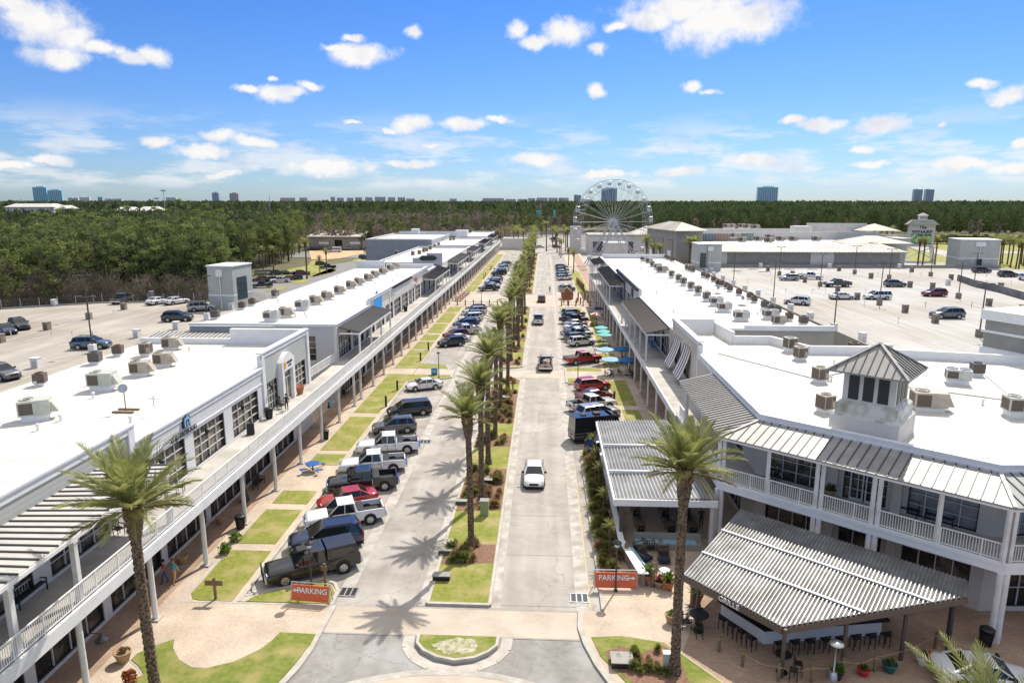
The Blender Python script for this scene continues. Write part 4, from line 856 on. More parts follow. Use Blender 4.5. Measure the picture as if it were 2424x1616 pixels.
for p, full in [(RE[1],2),(pp[1],0),(pp[2],1),(pp[3],1),(pp[4],0),(RE[2],2),(pq[1],0),(pq[2],1),(pq[3],1)]:
    d = (E2-E1).normalized() if p.x < 25 else Vector((1,0,0))
    ends = (-.17,.17) if full else (0,)
    for e in ends: q = p+d*e; f = MB(); f.box(q.x-.10,q.x+.10,q.y-.10,q.y+.10,4.84,7.86); f.build('post', M_post, bal)
    if full:
        for e in ends: q = p+d*e; f = MB(); f.lathe([(.17,0),(.165,4.19)], 14, (q.x,q.y,0)); f.build('column', M_post, bal)
for y in (51.8,57.9): f = MB(); f.box(12.38,12.64,y-.13,y+.13,4.84,7.86); f.build('post', M_post, bal); f = MB(); f.lathe([(.16,0),(.155,4.19)],12,(12.5,y,0)); f.build('column', M_post, bal)
# porch roof round the corner
pr1 = thing('porch_roof', 'pale standing seam porch roof wrapping the corner building below the cupola', 'awning', (19, 42, 8))
OE, IE = off(BE, -.12), off(BE, 2.96)
OE[0].y = IE[0].y = 60.6
for k, (m_, nm) in enumerate(((M_seamR,'roof_panel'),(M_seamR,'roof_panel'),(M_seamgrey,'roof_panel'))):
    a, b, c, d = OE[k], OE[k+1], IE[k+1], IE[k]; q = [Vector((a.x,a.y,8.08)), Vector((b.x,b.y,8.08)), Vector((c.x,c.y,8.86)), Vector((d.x,d.y,8.86))]
    l0, l1, h1, h0 = q; fM = MB(); up = Vector((0,0,.1)); fM.hexa([l0-up,l1-up,h1-up,h0-up],q); fM.mt(1); dl_ = (l1-l0).normalized(); L_ = (l1-l0).length; st = .5 if k == 0 else .58; n_ = int(L_/st)
    inward = Vector((-dl_.y, dl_.x, 0))
    for i in range(1, n_):
        p = l0+dl_*(i*st); s0 = (h0-l0).dot(dl_); s1 = (h1-l0).dot(dl_); x_ = i*st; tt = 1.0
        if s0 > .01 and x_ < s0: tt = x_/s0
        if x_ > s1: tt = (L_-x_)/(L_-s1)
        depth = (h0-l0).dot(inward); e = p+inward*depth*tt+Vector((0,0,.78*tt)); fM.beam(p+Vector((0,0,.03)), e+Vector((0,0,.03)), .05, .06)
    fM.build(nm, [m_, M_rib], pr1)
f = MB()
for a, b in ((OE[1], IE[1]), (OE[2], IE[2])): f.beam(Vector((a.x,a.y,8.13)), Vector((b.x,b.y,8.92)), .2, .07)
f.build('hip_cap', M_seam, pr1); f = MB(); mitred(f, BE, -.08, .14, 7.84, 7.98); f.build('edge_beam', M_trim, pr1)
# cupola
cp = thing('cupola', 'square roof cupola with dark louvres, stained plinth and hipped seam roof', 'cupola', (22.4, 45.2, 8.5))
cu_, cv_ = (E2-E1).normalized(), Vector((-(E2-E1).normalized().y, (E2-E1).normalized().x, 0)); CC = Vector((22.35,45.55,0))
def csq(h, z, c=CC): return [Vector((*(c-cu_*h-cv_*h)[:2], z)), Vector((*(c+cu_*h-cv_*h)[:2], z)), Vector((*(c+cu_*h+cv_*h)[:2], z)), Vector((*(c-cu_*h+cv_*h)[:2], z))]
f = MB(); f.hexa(csq(2.12,8.0), csq(2.12,9.95)); f.mt(1); f.hexa(csq(2.12,9.95), csq(1.9,10.15)); f.hexa(csq(1.9,10.15), csq(1.9,10.75)); f.hexa(csq(1.9,10.75), csq(1.68,10.95)); f.build('plinth', [M_stucco, M_stain], cp)
f = MB(); f.hexa(csq(1.6,10.9), csq(1.6,13.25)); f.build('wall', M_stucco, cp)
for k in range(4):
    sq = csq(1.6, 0); a, b = sq[k], sq[(k+1) % 4]; fc_ = Fr(a[:2], b[:2])
    for j in range(3): q = MB(); u0 = .36+j*.90; fc_.box(q, u0, u0+.64, .0, .035, 11.1, 13.0); q.build('louvre', M_louvre, cp)
f = MB(); A_ = csq(2.42,13.05); Z_ = CC+Vector((0,0,14.75)); f.add(A_+[Z_], [(0,1,4),(1,2,4),(2,3,4),(3,0,4)]); f.hexa(csq(2.42,12.93), csq(2.42,13.05)); f.mt(1)
for k in range(4):
    a, b = A_[k], A_[(k+1)%4]; mid = a.lerp(b,.5); inn = (CC-Vector((mid.x,mid.y,0))).normalized()
    for i in range(1, 10):
        t = i/10; p = a.lerp(b,t); h_ = 1-abs(t-.5)*2; e = p+inn*2.42*h_+Vector((0,0,1.7*h_)); f.beam(p+Vector((0,0,.03)), e+Vector((0,0,.03)), .05, .06)
f.mt(0)
for p in A_: f.beam(p+Vector((0,0,.03)), Z_+Vector((0,0,.05)), .2, .08)
f.build('roof', [M_seamR, M_rib], cp)
# grey box building at right edge
gb = block_root('service_building', 'grey stucco roof-level block with white bracketed cornice at the right edge', (48, 66, 5))
f = MB(); f.prism([(45.2,71.2),(49.2,62.4),(60,66),(57,76)], 5, 12.2); f.build('wall', M_stg, gb)
f = MB(); f.prism([(44.8,71.5),(49.1,62.0),(61,66),(58,77)], 12.2, 13.2); f.prism([(44.95,71.4),(49.15,62.15),(60.8,66),(57.8,76.8)], 10.9, 11.15); f.prism([(45,71.3),(49.15,62.25),(60,66),(57,76)], 8.2, 9.4)
f.tube((46.9,67.05,9),(46.9,67.05,12.0),.13); f.build('cornice', M_trim, gb)
# ---- patio shelter beside the street
pt = thing('patio_shelter', 'long corrugated metal patio roof on posts between the parked cars and the corner building', 'shelter', (8.5, 53, 0))
def corr(root, quad, period, name, m, dep=.06, thick=.05):
    l0, l1, h1, h0 = [Vector(q) for q in quad]; n = max(2, int((l1-l0).length/period)); f = MB(); vs = []; nn = (l1-l0).cross(h0-l0).normalized(); nn = nn if nn.z > 0 else -nn
    pts_ = []
    for i in range(n*4+1):
        t = i/(n*4); z = (0,0,1,1)[i % 4]*dep; pts_.append((t, z))
    for t, z in pts_: vs.append(l0.lerp(l1,t)+nn*z); vs.append(h0.lerp(h1,t)+nn*z)
    k = len(vs); vs += [v-Vector((0,0,thick)) for v in vs]
    fs = []
    for i in range(len(pts_)-1): a = 2*i; fs.append((a,a+2,a+3,a+1)); fs.append((k+a,k+a+1,k+a+3,k+a+2)); fs.append((a,k+a,k+a+2,a+2)); fs.append((a+1,a+3,k+a+3,k+a+1))
    f.add(vs, fs); f.m = [(1 if (i//4) % 4 == 0 else 0) for i in range(len(fs))]; return f.build(name, [m, M_shade], root)
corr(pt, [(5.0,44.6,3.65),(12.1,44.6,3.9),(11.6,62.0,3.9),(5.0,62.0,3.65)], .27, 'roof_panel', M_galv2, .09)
f = MB()
for y in (49.3,55): f.box(5.1,11.9,y-.09,y+.09,3.79,3.98)
f.box(4.95,12.1,44.48,44.62,3.3,3.78); f.box(4.95,5.08,44.6,62,3.3,3.66); f.build('beam', M_trim, pt)
for x in (5.6,11.9):
    for y in (45.2,50.8,56.4,61.6): f = MB(); f.box(x-.13,x+.13,y-.13,y+.13,0,3.55); f.build('post', M_post2 if x < 6 else M_post, pt)
pw = thing('patio_wall', 'low white capped wall with horizontal boards enclosing the dining patio beside the planting bed', 'wall', (5.7, 50, 0))
f = MB(); f.box(5.35,5.6,44.0,62.0,0,1.0); f.prism([(5.35,44),(5.6,44),(6.55,39.75),(6.3,39.75)],0,.95); f.build('boards', M_box, pw)
f = MB(); f.box(5.28,5.68,44.0,62.0,1.0,1.07); f.prism([(5.28,44),(5.68,44),(6.75,39.65),(6.1,39.65)],.95,1.03); f.build('cap', M_trim, pw)
# ---- bar pavilion
pv = thing('bar_pavilion', 'angular corrugated metal roof on dark posts over the outdoor bar', 'pavilion', (15, 36, 0))
pa, pb, pe = AM(50,740,2.95), AM(720,1095,2.85), AM(435,300,3.95)
nrm = (pb-pa).cross(pe-pa).normalized()
def onplane(u, v):
    d = ray(u, v); o = Vector((0,0,H)); t = (pa-o).dot(nrm)/d.dot(nrm); return o+d*t
pc = onplane(1600+1970*.3503, 1100+890*.3503); pd = onplane(1600+1970*.3503, 1100+780*.3503); print('pav', pc, pd)
# corrugation runs along the short way, from the top edge down to the front-left edge
up_dir = (pe-pa).normalized(); poly = [pa, pb, pc, pd, pe]; side_dir = nrm.cross(up_dir).normalized()
f = MB(); lo_ = min((p-pa).dot(side_dir) for p in poly); hi_ = max((p-pa).dot(side_dir) for p in poly); per = .20
def clipline(s_):
    ts = []
    for i in range(len(poly)):
        a, b = poly[i], poly[(i+1) % len(poly)]; sa, sb = (a-pa).dot(side_dir)-s_, (b-pa).dot(side_dir)-s_
        if (sa < 0) != (sb < 0): t = sa/(sa-sb); p = a.lerp(b, t); ts.append(((p-pa).dot(up_dir), p))
    ts.sort(key=lambda q: q[0]); return (ts[0][1], ts[-1][1]) if len(ts) >= 2 else None
NU = nrm if nrm.z > 0 else -nrm; s_ = lo_+.01; prev = None; k = 0
while s_ < hi_:
    c = clipline(s_); z = NU*((0,0,1,1)[k % 4]*.07)
    if c and prev:
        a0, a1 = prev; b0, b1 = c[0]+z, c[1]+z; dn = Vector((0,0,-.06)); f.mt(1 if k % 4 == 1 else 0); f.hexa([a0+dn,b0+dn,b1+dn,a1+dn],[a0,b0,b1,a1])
    prev = (c[0]+z, c[1]+z) if c else None; s_ += per/4; k += 1
f.build('roof_panel', [M_galv, M_shade], pv)  # second material paints shade into the troughs
f = MB(); dz = Vector((0,0,-.22))
for a, b in ((pa,pb),(pb,pc),(pc,pd),(pd,pe),(pe,pa)): f.beam(a+dz, b+dz, .1, .34)
f.build('fascia', mat('fascia_brown', (.13,.10,.075), .6), pv)
f = MB()
for t in (.36,.70):
    a = pe.lerp(pa,t); d = (pd-pe).normalized(); best = None
    e_ = a+d*(pd-pe).length*(1.0+.08*t)
    # stop at the street-side edge b-c
    A2, B2 = Vector((pb.x,pb.y,0)), Vector((pc.x,pc.y,0)); dd2 = Vector((d.x,d.y,0)); e2 = B2-A2; den = dd2.x*e2.y-dd2.y*e2.x; tt = ((A2.x-a.x)*e2.y-(A2.y-a.y)*e2.x)/den
    f.beam(a+NU*.1, a+d*(tt/1.0)*1.0+NU*.1, .16, .06)
f.build('lap_strip', M_trim, pv)
for x, y, zt in ((12.35,31.6,2.8),(15.75,32.4,2.85),(19.2,33.3,2.9),(22.2,34.3,2.95),(9.0,36.0,2.8),(13.6,41.5,3.9),(22.5,34.9,2.95)): f = MB(); f.lathe([(.11,0),(.105,zt)],10,(x,y,0)); f.build('post', M_post2, pv)
text_part('lettering', 'GRILLE', .42, M_white, pv, pa.lerp(pb,.5)+Vector((-.06,-.05,-.2)), (pb-pa), (0,0,1), extr=.02)
br = thing('bar_counter', 'V shaped outdoor bar with black top and white front under the corrugated roof', 'bar counter', (12.2, 34, 0))
f = MB(); f.prism([(10.6,36.9),(12.3,34.3),(19.2,35.5),(19.2,35.9),(12.5,34.85),(11.0,37.2)],0,.98); f.build('front', M_trim, br); f = MB(); f.prism([(10.3,36.8),(12.2,34.0),(19.5,35.25),(19.5,36.3),(12.7,35.2),(11.3,37.4)],.98,1.06); f.build('counter_top', M_black, br)
f = MB(); f.prism([(13.8,37.4),(18.5,38.2),(18.4,38.7),(13.7,37.9)],0,2.1); f.build('back_shelf', M_black, br)

# ---------------------------------------------------------------- mall
ml = block_root('shopping_mall', 'large pale stucco mall with bone seam eaves behind the right parking deck', (80, 230, 0))
f = MB(); f.mt(0); fm = Fr((49.2,206.8),(104.2,206.8)); fm.box(f,0,55,-14,0,0,9.5); f.mt(1); fm.box(f,0,4.9,.002,.3,0,9.4); fm.box(f,29.2,36,.002,.32,0,9.35)
f.build('wall', [M_stg, M_stucco], ml)
f = MB(); up = Vector((0,0,.2))
def mroof(l0, l1, h1, h0): 
    f.mt(0); l0, l1, h1, h0 = map(Vector, (l0,l1,h1,h0)); f.hexa([l0-up,l1-up,h1-up,h0-up],[l0,l1,h1,h0]); f.mt(1); n = int((l1-l0).length/1.3)
    for i in range(1,n): a = l0.lerp(l1,i/n); b = h0.lerp(h1,i/n); f.beam(a+Vector((0,0,.05)), b+Vector((0,0,.05)), .10, .09)
mroof((48.4,205.5,9.5),(106,205.5,9.5),(102,215,11.4),(51,215,11.4)); mroof((106,205.5,9.5),(108,222,9.5),(101.9,222,11.4),(101.9,215,11.4)); mroof((47,222,9.5),(48.4,205.5,9.5),(51,215,11.4),(51.1,222,11.4))
f.build('seam_roof', [M_seamtan, M_para], ml)
f = MB(); f.box(51.2,101.8,215.1,250,10.3,10.7); f.box(44,130,250.1,292,10.8,11.2); f.build('roof', M_roof, ml)
f = MB(); f.box(52,118,250,250.6,0,13.4); f.box(118,134,262,262.6,0,12); f.box(52,52.6,250.6,292,0,13.4); f.box(52,134,292,292.6,0,13); f.build('rear_wall', M_stucco, ml)
f = MB(); q1 = [(96,258,17.2),(118,258,17.2),(118,272,17.2),(96,272,17.2)]
f.prism([(91,256),(97,256),(97,262),(91,262)],10.5,15.2); f.prism([(97,261.7),(117,258),(117,258.6),(97,262)],10.5,16.2); f.build('parapet_tower', M_stucco, ml)
f = MB(); f.add([(112,251,13.8),(126,251,13.8),(126,263,13.8),(112,263,13.8),(119,256.5,16.2)],[(0,1,4),(1,2,4),(2,3,4),(3,0,4),(3,2,1,0)]); f.build('hip_roof', M_seamtan, ml); f = MB(); f.add([(96,226,10.8),(118,226,10.8),(118,238,10.8),(96,238,10.8),(105,232,13.0),(109,232,13.0)],[(0,1,5,4),(1,2,5),(2,3,4,5),(3,0,4),(3,2,1,0)]); f.build('hip_roof', M_seamtan, ml)
# tall hip roofed hall left of the mall
hl = block_root('event_hall', 'tall grey stucco hall with bone hipped roof between the big wheel and the mall', (44, 250, 0))
f = MB(); f.prism([(37.2,254),(42.8,227),(51.6,229),(51,256)],0,14.5); f.build('wall', M_stg, hl)
f = MB(); f.add([(36,256,14.7),(41.8,225.4,14.7),(53.2,228,14.7),(53,258,14.7),(44,248,17.2),(46,236,17.2)],[(0,1,5,4),(1,2,5),(2,3,4,5),(3,0,4),(3,2,1,0)]); f.prism([(36,256),(41.8,225.4),(53.2,228),(53,258)],14.45,14.68); f.build('roof', M_seamtan, hl)
f = MB(); fh = Fr((37.2,254),(42.8,227))
for a_ in (2,10.5,19): fh.box(f,a_,a_+6,.01,.3,2,11.5); 
f.build('recess_panel', mat('panel_taupe',(.30,.27,.235),.9), hl)
f = MB()
for a_ in (4,12.5,21): fh.box(f,a_,a_+3,.31,.4,0,8)
f.build('door', M_trim, hl)
ct = 0
for x, y, c in ((53,238,(.05,.11,.17)),(57.8,239,(.24,.13,.09)),(62.6,240,(.36,.29,.22)),(67.4,242,(.14,.19,.17))):
    q = thing('shipping_container', ['blue','rust red','tan','green'][ct]+' slatted container standing behind the low roof next to the tall hall', 'container', (x,y,10.7)); f = MB(); f.mt(0); f.box(x,x+4.6,y,y+2.4,10.7,13.3); f.mt(1)
    for i in range(9): f.box(x+.25+i*.5,x+.33+i*.5,y-.06,y-.002,10.8,13.2)
    f.build('body', [mat('container'+str(ct), c, .6), M_para], q); ct += 1
# fairground rear buildings behind the wheel
fb = block_root('arcade_building', 'white low arcade buildings seen through the big wheel', (25, 320, 0))
f = MB(); f.box(12,17,326,334,0,12); f.box(20,58,318,340,0,8.5); f.box(26,36,300,312,0,6.5); f.box(44,58,300,310,0,7.5); f.build('wall', M_stucco, fb); f = MB(); f.box(19.8,58.2,317.8,340.2,8.5,9.1); f.box(11.8,17.2,325.8,334.2,12,12.4); f.add([(38,316,9.2),(56,316,9.2),(56,330,9.2),(38,330,9.2),(47,323,13)],[(0,1,4),(1,2,4),(2,3,4),(3,0,4),(3,2,1,0)]); f.build('roof', M_seamtan, fb)
f = MB()
for x in (22,29,36,50): f.box(x,x+4.5,317.9,317.96,1,6)
f.build('window', M_frame, fb)
# ---------------------------------------------------------------- big wheel
WC = Vector((26.2, 268, 16.3)); WR = 15.9; WA = R(17)
wx, wy = Vector((math.cos(WA), math.sin(WA), 0)), Vector((-math.sin(WA), math.cos(WA), 0))
fw_ = thing('ferris_wheel', 'tall white ferris wheel with double rim rising behind the right terrace', 'ferris wheel', (WC.x, WC.y, 0))
def wp(r, a, n): return WC+wx*(r*math.cos(a))+Vector((0,0,r*math.sin(a)))+wy*n
NG = 24
f = MB()
for n in (-1.1, 1.1):
    for rr, th in ((WR,.09),(WR*.80,.055)):
        for i in range(72): f.tube(wp(rr,2*PI*i/72,n), wp(rr,2*PI*(i+1)/72,n), th, None, 5, False)
for i in range(NG*2):
    a = 2*PI*i/(NG*2); f.tube(wp(WR,a,-1.1), wp(WR,a,1.1), .05, None, 4, False); b = 2*PI*(i+1)/(NG*2)
    f.tube(wp(WR*.8,a,-1.1 if i%2 else 1.1), wp(WR,b,-1.1 if i%2 else 1.1), .05, None, 4, False); f.tube(wp(WR*.8,a,1.1 if i%2 else -1.1), wp(WR,b,1.1 if i%2 else -1.1), .05, None, 4, False)
f.build('rim', M_wheel, fw_)
for i in range(NG):
    a = 2*PI*i/NG; f = MB()
    for n in (-1.1,1.1): f.tube(wp(.9,a,n*1.3), wp(WR,a,n), .06, None, 5, False)
    f.build('spoke', M_wheel, fw_)
f = MB(); f.tube(WC-wy*2.4, WC+wy*2.4, .75, None, 14); f.tube(WC-wy*1.6, WC-wy*1.3, 1.3, None, 16); f.tube(WC+wy*1.3, WC+wy*1.6, 1.3, None, 16); f.build('hub', M_wheel, fw_)
for s_ in (-1,1):
    for e in (-9.0,9.0):
        f = MB(); foot = WC+wx*e+wy*(s_*5.2); foot.z = 0; top = WC+wy*(s_*2.3)
        for d in (-.55,.55):
            f.tube(top+wx*d*.4, foot+wx*d, .2, None, 6)
        for k in range(1,9): t = k/9; p = top.lerp(foot,t); f.tube(p+wx*(-.5*t), p+wx*(.5*t)+Vector((0,0,-.8)), .08, None, 4, False)
        f.build('leg', M_wheel, fw_)
gon = MB(); gon.lathe([(.15,-1.95),(.55,-1.85),(.78,-1.5),(.85,-1.05),(.82,-1.02),(.74,-1.45),(.5,-1.7)],10,(0,0,0)); gon.lathe([(.95,-.35),(.5,-.08),(.05,0)],10)
for i in range(5): a = 2*PI*i/5; gon.tube((.78*math.cos(a),.78*math.sin(a),-1.2),(.8*math.cos(a),.8*math.sin(a),-.3),.035,None,4,False)
gon.tube((0,0,-1.7),(0,0,.05),.05,None,5,False)
gme = gon.mesh('gondola', M_wheel)
for i in range(NG):
    a = 2*PI*(i+.5)/NG; p = wp(WR-.2,a,0); o = put('gondola', gme, fw_, tuple(p-Vector((WC.x,WC.y,0)))); 

# ---------------------------------------------------------------- landmark sign tower
sp = AE(1675,455); SX, SY = 155, 292
st = thing('sign_tower', 'white roadside tower sign on braced legs with a picture screen and The WHARF lettering', 'sign', (SX, SY, 0))
class FrS(Fr):
    def P(s, u, n, z): return Fr.P(s, u*.56, n*.6, z*.655)
    def box(s, mb, u0, u1, n0, n1, z0, z1): return Fr.box(s, mb, u0, u1, n0, n1, z0, z0+(z1-z0)*.655)
sa = R(-12); fs_ = FrS((SX-5.2*math.cos(sa), SY-5.2*math.sin(sa)), (SX+9.2*math.cos(sa), SY+9.2*math.sin(sa)))
f = MB(); fs_.box(f,.6,17.8,-4,0,8.6,22.4); f.build('panel_box', M_stucco, st)
f = MB(); b = [fs_.P(-1.5,1.6,22.4),fs_.P(19.9,1.6,22.4),fs_.P(19.9,-5.6,22.4),fs_.P(-1.5,-5.6,22.4)]; t_ = [fs_.P(2,0,25.2),fs_.P(16.4,0,25.2),fs_.P(16.4,-4,25.2),fs_.P(2,-4,25.2)]; f.hexa(b,t_); f.build('roof', M_seamtan, st)
f = MB(); fs_.box(f,6.7,11.7,-4,-.2,25.2,28.0); lt = f.build('lantern', M_trim, st); f = MB(); q = [fs_.P(5.8,.6,28),fs_.P(12.6,.6,28),fs_.P(12.6,-4.8,28),fs_.P(5.8,-4.8,28)]; f.add(q+[fs_.P(9.2,-2,29.8)],[(0,1,4),(1,2,4),(2,3,4),(3,0,4),(3,2,1,0)]); f.build('lantern_roof', M_seamtan, lt)
f = MB()
for i in range(4): fs_.box(f,7.1+i*1.15,7.9+i*1.15,-.19,-.15,25.8,27.4)
f.build('lantern_pane', M_seamgrey, lt)
for u_ in (1.2,17.2):
    for n_ in (-.4,-3.6): f = MB(); p = fs_.P(u_,n_,8.6); q = fs_.P(u_+(-2.2 if u_ < 5 else 2.2),n_*1.4,0); f.beam(p,q,.8,.8); f.build('leg', M_trim, st)
f = MB(); f.beam(fs_.P(0,-.4,1.2),fs_.P(16.8,-.4,8.4),.35,.35); f.beam(fs_.P(18.4,-.75,1.2),fs_.P(1.6,-.75,8.4),.35,.35); f.build('brace', M_para, st)
f = MB(); fs_.box(f,2.4,16,.01,.25,10.6,16.4); f.build('screen', M_led, st); f = MB(); fs_.box(f,2.1,16.3,.005,.2,16.41,16.6); fs_.box(f,2.1,16.3,.005,.2,10.4,10.59); f.build('screen_frame', M_black, st)
text_part('lettering','WHARF',1.75,M_ink,st,fs_.P(9.2,.05,17.9),fs_.u,(0,0,1),extr=.12,bold=.03,sx=1.25); text_part('lettering','The',1.7,M_ink,st,fs_.P(9.4,.05,20.7),fs_.u,(.16,0,1),extr=.12,bold=.02)

# ---------------------------------------------------------------- far condominium towers
def condo(label, u0, u1, vtop, dist, c, kind=0, depth=28):
    """slab block standing dist metres away with its real height"""
    if vtop > 467: vtop -= 2.5; c = tuple(.5*q+.22 for q in c)  # low towers paled further, haze put into their colour
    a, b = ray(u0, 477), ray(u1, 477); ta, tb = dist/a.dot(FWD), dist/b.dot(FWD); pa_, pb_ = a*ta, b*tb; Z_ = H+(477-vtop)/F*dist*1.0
    t = thing('condominium_tower', label, 'tower', (pa_.x, pa_.y, 0)); fr = Fr((pa_.x,pa_.y),(pb_.x,pb_.y)); L_ = fr.L; f = MB(); cm = mat('tower_wall'+str(len(MATS)), tuple(min(.8,q*1.75) for q in c), .6, c2=tuple(min(.85,q*1.8) for q in c), scale=.03)  # wall colour lightened to stand in for distance haze
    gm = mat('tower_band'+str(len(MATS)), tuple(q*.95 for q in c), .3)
    fr.box(f, 0, L_, -depth, 0, 0, Z_-3); f.mt(0)
    if kind == 1: fr.box(f, L_*.25, L_*.8, -depth*.8, -depth*.2, Z_-3, Z_+4)
    else: fr.box(f, L_*.1, L_*.4, -depth*.7, -depth*.2, Z_-3, Z_)
    f.build('body', cm, t)
    f = MB(); n = int((Z_-20)/4.2) if Z_ > 40 else 3
    nb = max(2, int(L_/14))
    for k in range(nb): ua, ub = L_*k/nb+L_/nb*.18, L_*(k+1)/nb-L_/nb*.12; fr.box(f, ua, ub, .02, .6, 8, Z_-6)
    f.build('balcony_stack', gm, t); return t
k_ = .5153
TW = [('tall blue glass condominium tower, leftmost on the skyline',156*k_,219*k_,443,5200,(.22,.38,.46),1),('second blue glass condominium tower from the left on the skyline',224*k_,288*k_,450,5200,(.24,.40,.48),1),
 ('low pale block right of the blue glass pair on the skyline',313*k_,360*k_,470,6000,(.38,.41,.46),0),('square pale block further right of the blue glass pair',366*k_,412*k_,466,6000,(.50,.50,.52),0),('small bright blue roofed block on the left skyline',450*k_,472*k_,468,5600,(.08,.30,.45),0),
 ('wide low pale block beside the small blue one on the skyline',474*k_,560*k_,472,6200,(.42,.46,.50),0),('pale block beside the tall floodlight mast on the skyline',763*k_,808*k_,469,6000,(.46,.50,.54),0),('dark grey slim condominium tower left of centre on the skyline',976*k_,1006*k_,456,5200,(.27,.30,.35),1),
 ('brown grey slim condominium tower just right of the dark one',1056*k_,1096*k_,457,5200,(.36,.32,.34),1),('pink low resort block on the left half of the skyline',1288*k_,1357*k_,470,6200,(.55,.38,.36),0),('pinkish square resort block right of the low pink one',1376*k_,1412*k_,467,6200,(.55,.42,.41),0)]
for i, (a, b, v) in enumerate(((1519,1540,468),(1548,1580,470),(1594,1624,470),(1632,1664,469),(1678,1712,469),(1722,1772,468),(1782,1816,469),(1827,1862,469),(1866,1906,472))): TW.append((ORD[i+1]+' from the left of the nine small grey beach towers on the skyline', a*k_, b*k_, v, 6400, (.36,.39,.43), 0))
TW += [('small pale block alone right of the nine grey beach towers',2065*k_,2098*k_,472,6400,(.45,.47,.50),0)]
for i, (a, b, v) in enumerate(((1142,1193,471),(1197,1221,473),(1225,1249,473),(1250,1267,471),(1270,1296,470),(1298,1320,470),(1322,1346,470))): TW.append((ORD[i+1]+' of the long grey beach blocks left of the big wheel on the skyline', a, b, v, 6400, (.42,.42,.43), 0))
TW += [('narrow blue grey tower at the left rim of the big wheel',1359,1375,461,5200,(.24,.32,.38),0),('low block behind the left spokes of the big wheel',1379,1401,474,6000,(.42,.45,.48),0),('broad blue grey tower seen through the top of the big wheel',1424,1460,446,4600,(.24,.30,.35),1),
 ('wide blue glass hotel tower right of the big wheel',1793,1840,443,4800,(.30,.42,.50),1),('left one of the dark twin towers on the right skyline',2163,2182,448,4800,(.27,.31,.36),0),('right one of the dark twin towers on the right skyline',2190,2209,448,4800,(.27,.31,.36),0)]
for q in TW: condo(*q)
# white sports-hall roofs among the left woods
for i, (u0,u1,v,d) in enumerate(((10,125,482,620),(128,148,486,600),(270,300,490,520),(325,358,489,520))):
    a, b = ray(u0,477), ray(u1,477); pa_, pb_ = a*(d/a.dot(FWD)), b*(d/b.dot(FWD)); Z_ = H-(v-477)/F*d
    t = thing('sports_hall', ['long white arched hall roof at the far left above the trees','small white hall beside the long arched one','pale hall roof left of the floodlight mast','pale hall roof right below the floodlight mast'][i], 'hall', (pa_.x,pa_.y,0)); fr = Fr((pa_.x,pa_.y),(pb_.x,pb_.y)); f = MB(); L_ = fr.L
    fr.box(f,0,L_,-20,0,0,Z_-3); f.build('wall', M_stucco, t); f = MB(); f.hexa([fr.P(-1,1,Z_-3),fr.P(L_+1,1,Z_-3),fr.P(L_+1,-21,Z_-3),fr.P(-1,-21,Z_-3)],[fr.P(L_*.12,-6,Z_),fr.P(L_*.88,-6,Z_),fr.P(L_*.88,-14,Z_),fr.P(L_*.12,-14,Z_)]); f.build('roof', M_roof, t)
def mast(label, u, vtop, d, heads=True):
    a = ray(u,477); p = a*(d/a.dot(FWD)); Z_ = H+(477-vtop)/F*d; t = thing('floodlight_mast', label, 'mast', (p.x,p.y,0)); f = MB(); f.tube((p.x,p.y,0),(p.x,p.y,Z_),.35,.2,6); f.build('pole', M_met, t)
    if heads: f = MB(); f.box(p.x-2,p.x+2,p.y-.4,p.y+.4,Z_-.6,Z_+.6); f.build('lamp_bank', M_met, t)
mast('tall floodlight mast standing above the left woods', 389, 452, 560); mast('slim mast without lamps left of skyline centre', 638, 461, 560, False); mast('short floodlight mast left of the tall one', 371, 470, 560)
# ---------------------------------------------------------------- palms
def palm_crown(seed, L=3.0, nf=46, nl=34, fall=100):
    r = random.Random(seed); f = MB()
    for i in range(nf):
        t = i/(nf-1); a = i*2.39996+r.uniform(-.2,.2); e0 = R(86-fall*t**.9+r.uniform(-7,7)); ln = L*(.80+.25*math.sin(PI*min(1,t*1.15)))*r.uniform(.78,1.1)
        p = Vector((math.cos(a)*.14, math.sin(a)*.14, .1-.35*t)); hd = Vector((math.cos(a), math.sin(a), 0)); e = e0; N = 9; pts = [p.copy()]; ds = []
        bend = R(52-14*t+r.uniform(-8,10))
        for k in range(N):
            d = hd*math.cos(e)+Vector((0,0,math.sin(e))); ds.append(d); p = p+d*ln/N; pts.append(p.copy()); e -= bend/N*(.45+1.1*k/N)
        ds.append(ds[-1]); side = hd.cross(Vector((0,0,1))).normalized()
        dry = t > .88
        f.mt(2)
        for k in range(N): f.tube(pts[k], pts[k+1], .035*(1-k/N)+.008, .035*(1-(k+1)/N)+.006, 3, False)
        f.mt(1 if dry else 0)
        for j in range(nl):
            q = .13+.87*j/(nl-1); x = q*N; k = min(N-1, int(x)); P = pts[k].lerp(pts[k+1], x-k); d = ds[k]; upv = side.cross(d).normalized()*-1
            if upv.z < 0 and e0 > 0: upv = -upv
            ll = .62*L/3.0*(math.sin(PI*min(1,q*.92+.10))**.6)*r.uniform(.85,1.1)+.05; ang = R(52-28*q)
            for s in (-1,1):
                v = side*s*math.sin(ang)+d*math.cos(ang)+upv*r.uniform(.15,.42)-Vector((0,0,.12)); v.normalize(); T = P+v*ll-Vector((0,0,.10*ll)); wv = d*.030*(1.2 if nl < 30 else 1)
                f.add([P-wv, P+wv, P+v*ll*.55+wv*.9, T], [(0,1,2),(0,2,3)])
    return f
